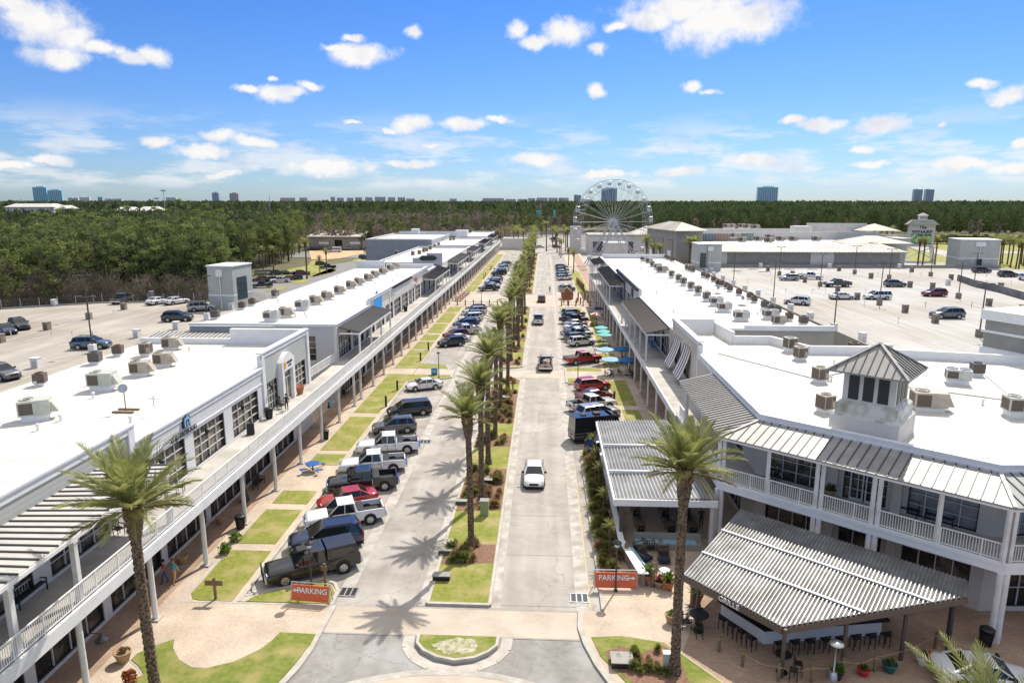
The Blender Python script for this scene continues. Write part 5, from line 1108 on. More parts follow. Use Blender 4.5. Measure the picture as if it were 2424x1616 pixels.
def palm_trunk(seed, h, r0=.27, r1=.24):
    r = random.Random(seed); f = MB(); prof = []; n = int(h/.16)
    lean = r.uniform(-.15,.15), r.uniform(-.1,.1)
    N = 12; vs = []; rows = []
    for i in range(n+1):
        t = i/n; z = h*t; rad = r0+(r1-r0)*t+(.10*(1-t*12) if t < .08 else 0)+(.15*math.sin(PI*min(1,(t-.82)/.16)*.62) if t > .82 else 0)
        cx, cy = lean[0]*math.sin(PI*t*.8), lean[1]*math.sin(PI*t*.8); row = []
        for k in range(N): a = 2*PI*(k+.5*(i%2))/N; q = rad*(1+.20*((i+k)%2)+r.uniform(-.03,.03)); row.append((cx+q*math.cos(a), cy+q*math.sin(a), z))
        rows.append(row); vs += row
    fs = [(i*N+k, i*N+(k+1)%N, (i+1)*N+(k+1)%N, (i+1)*N+k) for i in range(n) for k in range(N)]; f.add(vs, fs)
    cx, cy = lean[0]*math.sin(PI*.8), lean[1]*math.sin(PI*.8)
    b = MB()
    for i in range(40): a = i*2.4; z = h-.95+1.05*i/40; b.hexa(*[[Vector((cx+(r1+.12)*math.cos(a+dx)*k, cy+(r1+.12)*math.sin(a+dx)*k, z+zz)) for dx, k, zz in q] for q in (((-.25,1,0),(.25,1,0),(.2,.6,.0),(-.2,.6,.0)), ((-.15,1.45,.34),(.15,1.45,.34),(.12,.9,.36),(-.12,.9,.36)))])
    return f, b, (cx, cy)
PALM = {}
def palm_proto(key, seed, h, L, nf, nl, r0, r1):
    tr, bo, (cx, cy) = palm_trunk(seed, h, r0, r1); cr_ = palm_crown(seed, L, nf, nl, 72 if key[0] == 'm' else 86); cr_.v = [(x+cx, y+cy, z+h) for x, y, z in cr_.v]
    PALM[key] = (tr.mesh('palm_trunk', M_trunk), bo.mesh('palm_boots', M_boot), cr_.mesh('palm_fronds', [M_frond, M_frond2, M_rachis]))
palm_proto('A', 3, 10.2, 3.65, 38, 42, .23, .20); palm_proto('B', 5, 11.3, 3.05, 38, 40, .23, .20)
for k in range(3): palm_proto('m%d' % k, 20+k, 9.9, 2.55, 30, 28, .21, .18)
palm_proto('s', 31, 7.5, 2.3, 30, 16, .2, .17); palm_proto('c', 37, 5.5, 3.3, 40, 30, .3, .28)
def palm(key, x, y, rz, label, group=None, sc=1.0, z=0, name='date_palm', cat='palm tree', hs=None):
    t = thing(name, label, cat, (x,y,z), rz, group); t.scale = (sc, sc, sc if hs is None else hs)
    a, b, c = PALM[key]; t.rotation_euler = (rnd.uniform(-.03,.03) if key[0] == 'm' else 0, rnd.uniform(-.03,.03) if key[0] == 'm' else 0, rz); put('trunk', a, t); put('frond_base', b, t); put('crown', c, t); return t
palm('A', -19.0, 28.7, .4, 'tall date palm in the left foreground rising from the lower left lawn')
palm('B', 6.95, 31.7, 1.1, 'tall date palm in the right foreground beside the corrugated bar pavilion')
pc_ = AD(2290,1735,8.7); palm('c', pc_.x, pc_.y-.3, 2.0, 'date palm at the lower right corner with only its frond tips showing', sc=1.0, z=3.2)
MY = [44.1,52.0,60.0,67.4,77.6,85.5,102.4,110.5,118.6,127,135.5,144,153,184,193,202,211,220,230,240,250,260,272,284,296,308]
for i, y in enumerate(MY):
    palm('m%d' % (i % 3), -5.05+rnd.uniform(-.12,.12)+(0 if i != 5 else .3), y, rnd.uniform(0,6), ORD[i+1]+' date palm counted from the near end of the planted median' if i < 6 else ORD[i-5]+' date palm of the median beyond the first brick crossing', 'date palms down the street median', sc=[1.0,1.0,1.06,.98,1.05,1.0][i] if i < 6 else rnd.uniform(.95,1.08))
# second, eastern row in the farther medians
k = 0
for y in (108,126,144,192,216,244,274):
    k += 1; palm('m%d' % (k % 3), -4.2, y+2.5, rnd.uniform(0,6), 'date palm standing on the road side of the median, '+ORD[k]+' of that far row', 'date palms down the street median', sc=rnd.uniform(.85,1.0))
# single palms round the far roundabout, the fairground and the lots
def spots(lst, key, fn, lab, grp, name='palm_tree', sc=(.9,1.1), z=0, hpix=None):
    for i, (u, v) in enumerate(lst):
        p = fn(u, v, z); palm(key, p.x, p.y, rnd.uniform(0,6), lab % ORD[i+1], grp, sc=rnd.uniform(*sc), z=z, name=name)
spots([(135,375)], 'm1', AP, 'lone %s tall palm standing in the road island beyond the parking rows'.replace('%s ', '%s '), None, sc=(1.25,1.26))
for x, y, s_ in ((21,205,.9),(31,212,1.2),(33.5,213,1.0),(35.2,211,1.0),(43,206,1.2),(44.5,204,1.2),(46,206,1.0),(9,262,.8),(7,300,.9),(6.5,312,.9),(9.8,235,.9),(11,330,1.0),(14,340,1.0)):
    palm('s' if s_ < 1 else 'm2', x, y, rnd.uniform(0,6), 'fan palm on the fairground around the big wheel behind the right terrace', 'palms around the big wheel', sc=s_, name='fan_palm')
for i, (u, v) in enumerate(((1680,800),(1820,790),(2078,795),(2160,795))):
    p = AA(u, v); palm('s', p.x, p.y, i, ORD[i+1]+' fan palm from the left along the lawn edge before the woods', 'palms along the wood edge', sc=.95, name='fan_palm')
for i, (u, v, s_) in enumerate(((270,750,1.1),(545,655,.9),(448,690,.7),(1060,350,.8),(95+310,320,.6))):
    p = AO(u, v); palm('m0' if i == 0 else 's', p.x, p.y, i*1.3, ['tall bushy palm on the grass island by the left car park','palm on the lawn corner beside the service road','short palm on the lawn left of the service road','palm in front of the grey shed','young palm at the left end of the grey shed'][i], None, sc=s_, name='palm_tree')
j = 0
for u, v in ((1450,380),(1410,400),(2145,505),(2165,500),(2185,520),(2200,495),(2235,500),(2255,520),(2290,540),(2310,550),(2330,500),(2345,510),(1630,520),(1660,520),(2110,520),(1745,500)):
    j += 1; p = AE(u, v); palm('s', p.x, p.y, j, 'fan palm growing on the grass beyond the right parking deck', 'palms beyond the right deck', sc=1.25, name='fan_palm')
for i in range(14): palm('s', -26+rnd.uniform(0,22), 352+i*5, i, 'palm clustered around the far roundabout at the end of the street', 'palms at the far roundabout', sc=1.15, name='fan_palm')
for i in range(9): palm('s', 4+rnd.uniform(0,10), 332+i*9, i, 'palm beside the road beyond the far roundabout', 'palms at the far roundabout', sc=1.2, name='fan_palm')

# ---------------------------------------------------------------- pines
def leafclump(f, c, rad, n, r, s=.5, flat=.7):
    for _ in range(n):
        d = Vector((r.gauss(0,1), r.gauss(0,1), r.gauss(0,1)*flat)); d = d/max(.3,d.length)*rad*(r.random()**.45); p = c+d
        a = Vector((r.uniform(-1,1), r.uniform(-1,1), r.uniform(-.6,.6))).normalized()*s*r.uniform(.6,1.3); b = Vector((r.uniform(-1,1), r.uniform(-1,1), r.uniform(-.4,1))).normalized()*s*r.uniform(.5,1)
        f.add([p-a*.5, p+a*.5, p+b], [(0,1,2)])
def pine(seed, h=20, n=17, per=120, s=.42, mats=None, wide=3.4):
    r = random.Random(seed); f = MB(); tr = MB(); tr.tube((0,0,0),(r.uniform(-.4,.4),r.uniform(-.4,.4),h*.95),.22,.05,6,False)
    for i in range(n):
        t = i/(n-1); z = h*(.30+.68*t); a = r.uniform(0,2*PI); prof = math.sin(PI*(.18+.82*(1-t)))**.7 if t < .95 else .25; d = wide*prof*r.uniform(.55,1.0)
        c = Vector((math.cos(a)*d, math.sin(a)*d, z+r.uniform(-.5,.5))); f.mt(0 if r.random() < .62 else 1)
        leafclump(f, c, r.uniform(1.0,1.7)*(1.2-.5*t), per, r, s, .42); tr.tube((0,0,z-1.0),tuple(c),.07,.03,4,False)
    f.mt(1); leafclump(f, Vector((0,0,h*.75)), 1.6, per, r, s, 1.6)
    return tr.mesh('pine_trunk', M_bark), f.mesh('pine_crown', mats or [M_pine1, M_pine2])
def bare(seed, h=12, per=80, mats=None):
    r = random.Random(seed); f = MB(); tr = MB(); tr.tube((0,0,0),(0,0,h*.6),.18,.08,5,False)
    for i in range(46):
        z = h*r.uniform(.15,.7); a = r.uniform(0,2*PI); l_ = h*r.uniform(.15,.4); e = Vector((math.cos(a)*l_*.8, math.sin(a)*l_*.8, z+l_*.8)); tr.tube((0,0,z), tuple(e), .05, .02, 3, False)
        for _ in range(5): q = Vector((0,0,z)).lerp(e, r.uniform(.3,1)); tr.tube(tuple(q), tuple(q+Vector((r.uniform(-1,1),r.uniform(-1,1),r.uniform(0,1.4)))), .025, .012, 3, False)
    leafclump(f, Vector((0,0,h*.62)), h*.36, per*6, r, .26, 1.0)
    return tr.mesh('bare_trunk', M_bare), f.mesh('bare_crown', mats or [M_bare])
PN = [pine(100+i, h=h_) for i, h_ in enumerate((18.5,20.5,16.5,19.5,14.5))]
PR = [pine(140+i, h=h_, n=13, per=42, s=.75, wide=2.6, mats=[M_pine2, M_pine1]) for i, h_ in enumerate((15,16.5,14))]
BR = [bare(200, 11), bare(201, 13), bare(202, 9, mats=[M_broad]), bare(203, 12, mats=[M_broad])]
LIME = bare(210, 13, 130, [M_lime]); RUST = bare(211, 13, 90, [M_rust])
def tree(name, ms, x, y, label, group, sc=1.0, cat='tree'):
    t = thing(name, label, cat, (x,y,-.2), rnd.uniform(0,6.28), group); t.scale = (sc*rnd.uniform(.9,1.1), sc*rnd.uniform(.9,1.1), sc*rnd.uniform(.9,1.1)); put('trunk', ms[0], t); put('crown', ms[1], t); return t
# near edge of the left wood: from the far left, along the deck, to the service road and behind the shed
def edge_left(x):       # nearest y of the wood for a given x
    if x < -98: return 110+(-98-x)*.1*0+max(0,(-98-x))*-.35+20
    if x < -66: return 139+( x+98)*.18
    return 0
trees = []
r = random.Random(5)
def place_wood(poly_fn, n, dmin):
    out_ = []; tries = 0
    while len(out_) < n and tries < 20000:
        tries += 1; p = poly_fn()
        if p is None: continue
        if all((p[0]-q[0])**2+(p[1]-q[1])**2 > dmin*dmin for q in out_): out_.append(p)
    return out_
def wedge(y): return -66-(y-140)*.62 if y < 172 else (-86-(y-172)*.42 if y < 217 else (-104 if y < 283 else -108-(y-283)*.2))
def wl_left():
    y = 133+150*r.random()**1.5; xr = wedge(y); x = xr-r.random()**1.3*(y*.80)
    lim = -y*.95-18
    if x < lim: return None
    if -99 < x and y < 141: return None
    # clearing with the service road, car park and dirt lot
    if x > wedge(y): return None
    if x < -98 and y < 128+(-98-x)*-.6: return None
    return (x, y)
def wl_edge():
    y = 140+190*r.random(); return (wedge(y)-r.random()*9, y)
LW = place_wood(wl_left, 175, 3.6)+place_wood(wl_edge, 65, 3.0)
for x, y in LW: tree('pine_tree', PN[r.randrange(5)], x, y, 'tall loblolly pine with dark scaly trunk in the wood beyond the left parking deck', 'pines of the left wood', sc=r.uniform(.88,1.1))
def edge_row():
    x = -66-r.random()*75; y = 133+r.random()*6 if x > -98 else 139+(-98-x)*-.55+r.random()*7; 
    if y < 60: return None
    return (x, y)
for i, (x, y) in enumerate(place_wood(edge_row, 78, 1.6)):
    b = r.randrange(4); tree('bare_tree' if b < 2 else 'scrub_tree', BR[b], x, y, 'leafless brown understorey tree along the wood edge behind the left deck' if b < 2 else 'straggly olive leaved understorey tree along the wood edge behind the left deck', 'understorey trees along the left wood edge', sc=r.uniform(.6,1.0))
# woods behind the shed and the terrace end
def back_row():
    x = -150+r.random()*150; y = 352+r.random()**1.4*30
    if x > -42: y = 470+r.random()*26
    return (x, y)
for x, y in place_wood(back_row, 60, 4.2):
    tree('pine_tree', PR[r.randrange(3)], x, y, 'mid height pine in the wood behind the grey shed and the terrace end', 'pines behind the shed', sc=r.uniform(.9,1.2))
p = AO(530,190); tree('lime_tree', LIME, -123, 349, 'light green tree in fresh leaf above the roof of the grey shed', None, 1.15); tree('rusty_tree', RUST, -100, 350, 'rust coloured budding tree behind the grey shed', None, 1.05)

# far woods: one mass of tree tops reaching the horizon
def far_wood(name, label, regions, seed, group=None):
    r = random.Random(seed); V = []; Fc = []; Mi = []
    for fn, n, tri, hs, ws, bare_p in regions:
        for _ in range(n):
            q = fn(r)
            if q is None: continue
            x, y = q; h = r.uniform(*hs); wd = r.uniform(*ws); brn = bare_p(x, y, r); m = 2 if brn else (0 if r.random() < .55 else 1); hh = h*(.8 if brn else 1)
            for _k in range(tri):
                a = r.uniform(0,2*PI); t = r.random(); z = hh*(.35+.65*t); rad = wd*(math.sin(PI*(.12+.84*(1-t)))**.8)*r.uniform(.3,1); p = (x+math.cos(a)*rad, y+math.sin(a)*rad, z)
                s = wd*r.uniform(.16,.34)*(1.0 if tri > 60 else 1.45 if tri > 20 else 3); b = len(V); V.append((p[0]-s*.6*math.cos(a+1.4), p[1]-s*.6*math.sin(a+1.4), p[2]-s*.3)); V.append((p[0]+s*.6*math.cos(a+1.4), p[1]+s*.6*math.sin(a+1.4), p[2]-s*.2)); V.append((p[0]+r.uniform(-.4,.4)*s, p[1]+r.uniform(-.4,.4)*s, p[2]+s*.75)); Fc.append((b,b+1,b+2)); Mi.append(m)
    me = bpy.data.meshes.new(name); me.from_pydata(V, [], Fc)
    for m in (M_pineF1, M_pineF2, M_bare): me.materials.append(m)
    me.polygons.foreach_set('material_index', Mi); me.update(); o = bpy.data.objects.new(name, me); col.objects.link(o); o['label'] = label; o['category'] = 'woodland'; o['kind'] = 'stuff'; return o
def fan(y0, y1, xl, xr, pw=1.6):
    def fn(r):
        y = y0+(y1-y0)*r.random()**pw; x = r.uniform(xl*y, xr*y); return (x, y)
    return fn
def left_mid(r):
    y = 145+r.random()**1.2*240; x = r.uniform(-1.02*y-20, wedge(y) if y < 350 else -20)
    if x < -98 and y < 150: return None
    return (x, y)
bp_l = lambda x, y, r: r.random() < (.05 if y < 330 else .72)
bp_c = lambda x, y, r: r.random() < (.35 if y < 430 else (.82 if y < 860 and x < 60 else .15))
bp_r = lambda x, y, r: r.random() < .10
far_wood('far_woodland', 'unbroken pine and bare hardwood forest stretching from the shops to the horizon', [
 (left_mid, 2300, 100, (11.5,16.5), (2.4,3.6), bp_l),
 (lambda r: (lambda y: (r.uniform(-.92*y, -20 if y > 480 else -150), y))(360+r.random()*200), 1900, 60, (15.5,19.5), (2.4,3.6), bp_c),
 (lambda r: (lambda y: (r.uniform(-20, .14*y), y))(520+r.random()*90), 500, 80, (14,19), (2.6,3.8), lambda x,y,r: r.random() < .3),
 (lambda r: (lambda y: (r.uniform(-.92*y, .10*y), y))(540+r.random()*460), 3600, 40, (13,17), (3,4.5), bp_c),
 (lambda r: (lambda y: (r.uniform(.12*y, .98*y), y))(425+r.random()*30), 640, 90, (15,19), (2.4,3.6), bp_r),
 (lambda r: (lambda y: (r.uniform(.10*y, .98*y), y))(450+r.random()**1.3*500), 4200, 50, (16.5,20.5), (2.8,4.4), bp_r),
 (fan(950, 2600, -.92, .98, 1.5), 6500, 12, (17,21), (5,9), bp_r),
 (fan(2500, 7500, -.92, .98, 1.5), 5000, 9, (16,21), (12,20), bp_r)], 9)
g = MB(); g.sheet([(-.95*1000,1000),(.98*1000,1000),(.98*9000,9000),(-.95*9000,9000)], 14.5); o = g.build('forest_canopy', M_pineF2, None, kind='structure')
# strip of scrub before the right woods
far_wood('roadside_scrub', 'low olive scrub fringe along the foot of the right woods', [(lambda r: (lambda y: (r.uniform(.28*y, .98*y), y))(405+r.random()*14), 900, 40, (2.5,5), (1.8,3), lambda x,y,r: r.random()<.3)], 19)
# ---------------------------------------------------------------- vehicles
PAINT = {}
def paint(name, c=None, metal=.0, rough=.28):
    if name not in PAINT: PAINT[name] = mat('paint_'+name, c, rough, metal, coat=1.0, spec=.5)
    return PAINT[name]
for n_, c_, m_ in (('white',(.74,.74,.74),0),('pearl',(.62,.60,.55),0),('silver',(.42,.43,.44),.5),('grey',(.13,.135,.14),.4),('darkgrey',(.045,.048,.052),.3),('black',(.012,.012,.014),.1),('navy',(.008,.016,.06),.2),('blue',(.03,.075,.22),.3),('red',(.38,.015,.012),.1),('darkred',(.18,.012,.02),.3),('maroon',(.13,.012,.02),.2),('tan',(.42,.38,.30),.3),('bronze',(.013,.0115,.0095),.1),('slate',(.10,.14,.19),.4),('teal',(.03,.13,.13),.2)): paint(n_, c_, m_)
def sect(hw, zb, zt, belt, crown):
    return [(0,zt+crown),(hw*.55,zt+crown*.85),(hw*.86,zt),(hw*.97,zt-.07),(hw,belt),(hw*.995,(zb+belt)/2),(hw*.96,zb+.06),(hw*.88,zb)]
def loft(f, st):
    """st: list of (x, halfwidth, zbottom, ztop, crown)"""
    rows = []
    for x, hw, zb, zt, cw in st:
        s = sect(hw, zb, zt, zt-.2 if zt-zb > .45 else (zt+zb)/2, cw); rows.append([(x,-a,b) for a, b in s[::-1]]+[(x,a,b) for a, b in s[1:]])
    n = len(rows[0]); vs = [p for r_ in rows for p in r_]; fs = []
    for i in range(len(rows)-1):
        for k in range(n-1): fs.append((i*n+k, i*n+k+1, (i+1)*n+k+1, (i+1)*n+k))
        fs.append((i*n+n-1, i*n, (i+1)*n, (i+1)*n+n-1))
    fs.append(tuple(range(n))[::-1]); fs.append(tuple(range((len(rows)-1)*n, len(rows)*n))); f.add(vs, [q[::-1] for q in fs[:-2]], True); f.add(vs, [q[::-1] for q in fs[-2:]], False)
def glasshouse(f, g, x0, x1, x2, x3, hwb, hwt, zb, zt, pillars=(), rt=.045, mt=0):
    """x0 rear base, x1 rear top, x2 front top, x3 front base"""
    b = [Vector((x0,-hwb,zb)),Vector((x3,-hwb,zb)),Vector((x3,hwb,zb)),Vector((x0,hwb,zb))]; t = [Vector((x1,-hwt,zt)),Vector((x2,-hwt,zt)),Vector((x2,hwt,zt)),Vector((x1,hwt,zt))]; g.hexa(b, t)
    # roof shell, slightly crowned
    f.hexa([Vector((x1-.06,-hwt-.02,zt-.01)),Vector((x2+.05,-hwt-.02,zt-.01)),Vector((x2+.05,hwt+.02,zt-.01)),Vector((x1-.06,hwt+.02,zt-.01))],[Vector((x1+.10,-hwt*.80,zt+rt)),Vector((x2-.18,-hwt*.80,zt+rt)),Vector((x2-.18,hwt*.80,zt+rt)),Vector((x1+.10,hwt*.80,zt+rt))])
    for s in (-1,1):
        f.beam(Vector((x3+.01,s*(hwb-.02),zb-.02)), Vector((x2,s*(hwt),zt)), .07, .06); f.beam(Vector((x0-.01,s*(hwb-.03),zb-.02)), Vector((x1,s*hwt,zt)), .13, .09)
        for px in pillars: f.beam(Vector((px,s*(hwb+.004),zb-.02)), Vector((px-.03,s*(hwt+.004),zt)), .07, .03)
def wheels(root_parts, L, wb, hw, r, xoff=0, dark=False):
    arch = MB(); W_ = []
    for x in (wb/2+xoff, -wb/2+xoff):
        for s in (-1,1):
            arch.tube((x,s*(hw-.25),r+.02),(x,s*(hw+.008),r+.02), r*1.17, None, 18)
            t = MB(); t.tube((x,s*(hw-.21),r),(x,s*(hw+.022),r), r, None, 20); rm = MB(); rm.tube((x,s*(hw+.0),r),(x,s*(hw+.030),r), r*.64, r*.60, 16)
            rb = MB()
            for k in range(5): a = 2*PI*k/5; y_ = s*(hw+.034); rb.beam(Vector((x+.08*math.cos(a),y_,r+.08*math.sin(a))), Vector((x+r*.56*math.cos(a),y_,r+r*.56*math.sin(a))), .05, .012)
            W_.append((t, rm, rb))
    return arch, W_
CARS = {}
def car_proto(key, kind, L, W, Ht, wb, r, **k):
    f = MB(); g = MB(); hw = W/2; zb = k.get('zb', .28); hood = k.get('hood', .92); belt = k.get('belt', 1.0); ex = MB(); lamps = MB(); tails = MB(); ch = MB(); bed = None
    if kind == 'sedan':
        loft(f, [(-L/2,hw*.78,.42,.86,.02),(-L/2+.12,hw*.92,.30,.98,.03),(-L/2+.55,hw*.99,zb,belt,.05),(-.6,hw,zb,belt-.02,.0),(L*.17,hw,zb,belt-.02,.0),(L*.22,hw*.99,zb,hood,.06),(L/2-.45,hw*.96,zb,hood-.12,.05),(L/2-.10,hw*.86,.32,hood-.26,.03),(L/2,hw*.68,.40,.58,.02)])
        glasshouse(f, g, -L*.36, -L*.20, L*.06, L*.225, hw*.90, hw*.68, belt-.03, Ht-.05, (-.15,-L*.20+.02))
    elif kind == 'suv':
        loft(f, [(-L/2,hw*.86,.45,.95,.0),(-L/2+.10,hw*.95,.34,1.08,.0),(-L/2+.45,hw*.99,zb,belt,.0),(-.4,hw,zb,belt,.0),(L*.20,hw,zb,belt-.02,.0),(L*.25,hw*.99,zb,hood,.06),(L/2-.35,hw*.95,zb,hood-.10,.05),(L/2-.08,hw*.86,.34,hood-.24,.03),(L/2,hw*.76,.42,.66,.02)])
        glasshouse(f, g, -L/2+.14, -L/2+.50, L*.04, L*.245, hw*.92, hw*.74, belt-.03, Ht-.05, (-.28,-L*.29))
        for s in (-1,1): ex.beam(Vector((-L*.36,s*hw*.66,Ht+.03)), Vector((L*.02,s*hw*.66,Ht+.03)), .04, .04)
    elif kind == 'minivan':
        loft(f, [(-L/2,hw*.88,.42,.98,.0),(-L/2+.10,hw*.97,.32,1.08,.0),(-L/2+.45,hw,zb,belt,.0),(L*.18,hw,zb,belt-.03,.0),(L*.28,hw*.98,zb,hood,.06),(L/2-.30,hw*.93,zb,hood-.20,.05),(L/2,hw*.74,.38,.60,.02)])
        glasshouse(f, g, -L/2+.08, -L/2+.32, L*.10, L*.30, hw*.93, hw*.76, belt-.03, Ht-.05, (.25,-.85,-L*.31))
    elif kind == 'van':
        loft(f, [(-L/2,hw*.96,.45,1.1,0),(-L/2+.15,hw,.36,1.2,0),(L*.28,hw,.36,1.2,0),(L*.36,hw*.98,.36,1.15,.05),(L/2-.15,hw*.92,.36,.98,.05),(L/2,hw*.8,.42,.7,0)])
        f.hexa([Vector((-L/2+.02,-hw*.985,1.15)),Vector((L*.24,-hw*.985,1.15)),Vector((L*.24,hw*.985,1.15)),Vector((-L/2+.02,hw*.985,1.15))],[Vector((-L/2+.10,-hw*.86,Ht)),Vector((L*.16,-hw*.86,Ht)),Vector((L*.16,hw*.86,Ht)),Vector((-L/2+.10,hw*.86,Ht))])
        g.hexa([Vector((L*.241,-hw*.96,1.17)),Vector((L*.37,-hw*.90,1.17)),Vector((L*.37,hw*.90,1.17)),Vector((L*.241,hw*.96,1.17))],[Vector((L*.175,-hw*.86,Ht-.25)),Vector((L*.24,-hw*.80,Ht-.25)),Vector((L*.24,hw*.80,Ht-.25)),Vector((L*.175,hw*.86,Ht-.25))])
        f.hexa([Vector((L*.15,-hw*.86,Ht-.25)),Vector((L*.25,-hw*.80,Ht-.25)),Vector((L*.25,hw*.80,Ht-.25)),Vector((L*.15,hw*.86,Ht-.25))],[Vector((L*.10,-hw*.84,Ht)),Vector((L*.18,-hw*.76,Ht)),Vector((L*.18,hw*.76,Ht)),Vector((L*.10,hw*.84,Ht))])
        for s in (-1,1): g.hexa([Vector((-L*.44,s*hw*.975-.006,1.5)),Vector((L*.2,s*hw*.975-.006,1.5)),Vector((L*.2,s*hw*.975+.006,1.5)),Vector((-L*.44,s*hw*.975+.006,1.5))],[Vector((-L*.44,s*hw*.925-.006,2.05)),Vector((L*.18,s*hw*.925-.006,2.05)),Vector((L*.18,s*hw*.925+.006,2.05)),Vector((-L*.44,s*hw*.925+.006,2.05))])
        ex.box(-.8,-.2,-.35,.35,Ht+.002,Ht+.16); ex.box(-2.2,-1.7,-.3,.3,Ht+.002,Ht+.10)
    elif kind in ('pickup','lift'):
        hood = k.get('hood',1.12); belt = k.get('belt',1.22); zb = .42; cb = -L*.135; rail = belt-.02
        loft(f, [(cb,hw*.98,zb,belt,0),(L*.16,hw,zb,belt,0),(L*.205,hw*.99,zb,hood,.07),(L/2-.30,hw*.97,zb,hood-.05,.06),(L/2-.06,hw*.94,.5,hood-.12,.03),(L/2,hw*.9,.55,hood-.30,0)])
        glasshouse(f, g, cb+.02, cb+.14, L*.085, L*.215, hw*.92, hw*.78, belt-.03, Ht-.05, (L*.01,))
        for s in (-1,1): f.hexa(*[[Vector((-L/2+.06,s*hw*.97-.0*s,z)), Vector((cb-.03,s*hw*.97,z)), Vector((cb-.03,s*hw*.86,z)), Vector((-L/2+.06,s*hw*.86,z))][::(1 if s < 0 else -1)] for z in (zb+.05,rail)])
        f.box(-L/2,-L/2+.10,-hw*.95,hw*.95,zb+.06,rail-.01); f.box(cb-.10,cb-.031,-hw*.855,hw*.855,.8,rail-.02)
        bed = MB(); bed.box(-L/2+.101,cb-.101,-hw*.858,hw*.858,.55,.78)
        if k.get('cap'):
            f.hexa([Vector((-L/2+.06,-hw*.95,rail)),Vector((cb-.03,-hw*.95,rail)),Vector((cb-.03,hw*.95,rail)),Vector((-L/2+.06,hw*.95,rail))],[Vector((-L/2+.22,-hw*.80,Ht-.02)),Vector((cb-.03,-hw*.80,Ht-.02)),Vector((cb-.03,hw*.80,Ht-.02)),Vector((-L/2+.22,hw*.80,Ht-.02))])
            for s in (-1,1): g.hexa([Vector((-L/2+.45,s*hw*.935-.02,rail+.12)),Vector((cb-.3,s*hw*.935-.02,rail+.12)),Vector((cb-.3,s*hw*.935+.02,rail+.12)),Vector((-L/2+.45,s*hw*.935+.02,rail+.12))],[Vector((-L/2+.5,s*hw*.85-.02,Ht-.18)),Vector((cb-.3,s*hw*.85-.02,Ht-.18)),Vector((cb-.3,s*hw*.85+.02,Ht-.18)),Vector((-L/2+.5,s*hw*.85+.02,Ht-.18))])
            ex.box(.25,.95,-.35,.35,Ht-.005,Ht+.012)
        elif k.get('lid'): ex.box(-L/2+.11,cb-.1,-hw*.86,hw*.86,rail-.06,rail+.02)
        else: ex.box(cb-.62,cb-.12,-hw*.855,hw*.855,.79,rail+.04)
        if k.get('rack'):
            for x in (cb-.15,-L/2+.25):
                for s in (-1,1): ex.beam(Vector((x,s*hw*.88,rail)), Vector((x,s*hw*.8,Ht+.05)), .05,.05)
                ex.beam(Vector((x,-hw*.85,Ht+.05)), Vector((x,hw*.85,Ht+.05)), .05,.05)
            for s in (-1,1): ex.beam(Vector((cb-.15,s*hw*.8,Ht+.05)), Vector((-L/2+.25,s*hw*.8,Ht+.05)), .05,.05)
        ch.box(-L/2-.16,-L/2-.01,-hw*.92,hw*.92,.50,.72); ch.box(L/2+.002,L/2+.12,-hw*.9,hw*.9,.46,.68)
        if k.get('guard'): ex.box(L/2+.13,L/2+.2,-hw*.7,hw*.7,.5,.62); ex.box(L/2+.13,L/2+.2,-hw*.7,-hw*.62,.62,1.1); ex.box(L/2+.13,L/2+.2,hw*.62,hw*.7,.62,1.1); ex.box(L/2+.13,L/2+.2,-hw*.7,hw*.7,1.1,1.18)
    fx, rx = L/2, -L/2; zl = {'sedan':.66,'suv':.80,'minivan':.78,'van':.86,'pickup':.92,'lift':.92,'jeep':.85}[kind]
    xi = {'sedan':.22,'suv':.10,'minivan':.20,'van':.05,'pickup':.02,'lift':.02,'jeep':.0}[kind]
    for s in (-1,1):
        a, b = sorted((s*hw*.52, s*hw*.86)); lamps.box(fx-xi-.12,fx-xi+.03,a,b,zl-.08,zl+.07); a, b = sorted((s*hw*.70, s*hw*.93)); tails.box(rx-.012,rx+.10,a,b,zl+.02,zl+.30)
        xm = {'van':L*.30}.get(kind, L*.185); a, b = sorted((s*hw*.93, s*(hw+.17))); ex.box(xm-.06,xm+.06,a,b,belt+.0,belt+.17)
    ex.box(fx-.06 if kind not in ('pickup','lift') else fx-.04,fx+.012,-hw*.42,hw*.42,zl-.22,zl-.02); ex.box(rx-.018,rx+.05,-.26,.26,zl-.12,zl+.02)
    if kind not in ('pickup','lift','jeep'): ex.box(rx+.05,fx-.12,-hw*.985,hw*.985,zb-.05,zb+.04); ex.box(rx-.005,rx+.12,-hw*.8,hw*.8,.34,.46)
    for s in (-1,1):
        for x in {'van':(L*.16,-.2),'minivan':(L*.2,.25,-.85)}.get(kind,(L*.17,-.05*L,-L*.19) if kind not in ('pickup','lift') else (L*.16,L*.01,-L*.125)):
            ex.box(x-.012,x+.012,min(s*hw*.99,s*(hw+.004)),max(s*hw*.99,s*(hw+.004)),zb+.12,belt-.10)
            if x < L*.15: ex.box(x+.10,x+.26,min(s*hw*.99,s*(hw+.02)),max(s*hw*.99,s*(hw+.02)),belt-.22,belt-.18)
    arch, W_ = wheels(None, L, wb, hw, r, k.get('xoff', .04))
    me = {'body': f.mesh(key+'_body', paint('white')), 'window': g.mesh(key+'_glass', M_cglass), 'arch': arch.mesh('arch', M_bump), 'headlight': lamps.mesh('lamps', M_lens), 'taillight': tails.mesh('tails', M_tail), 'fit': ex.mesh('fittings', M_bump)}
    if ch.v: me['bumper'] = ch.mesh('bumper', M_chrome)
    if bed: me['bed'] = bed.mesh('bed', M_bump)
    me['W'] = [(t.mesh('tyre', M_tyre), rm.mesh('rim', M_rim), rb.mesh('spokes', M_rimd)) for t, rm, rb in W_]
    CARS[key] = me
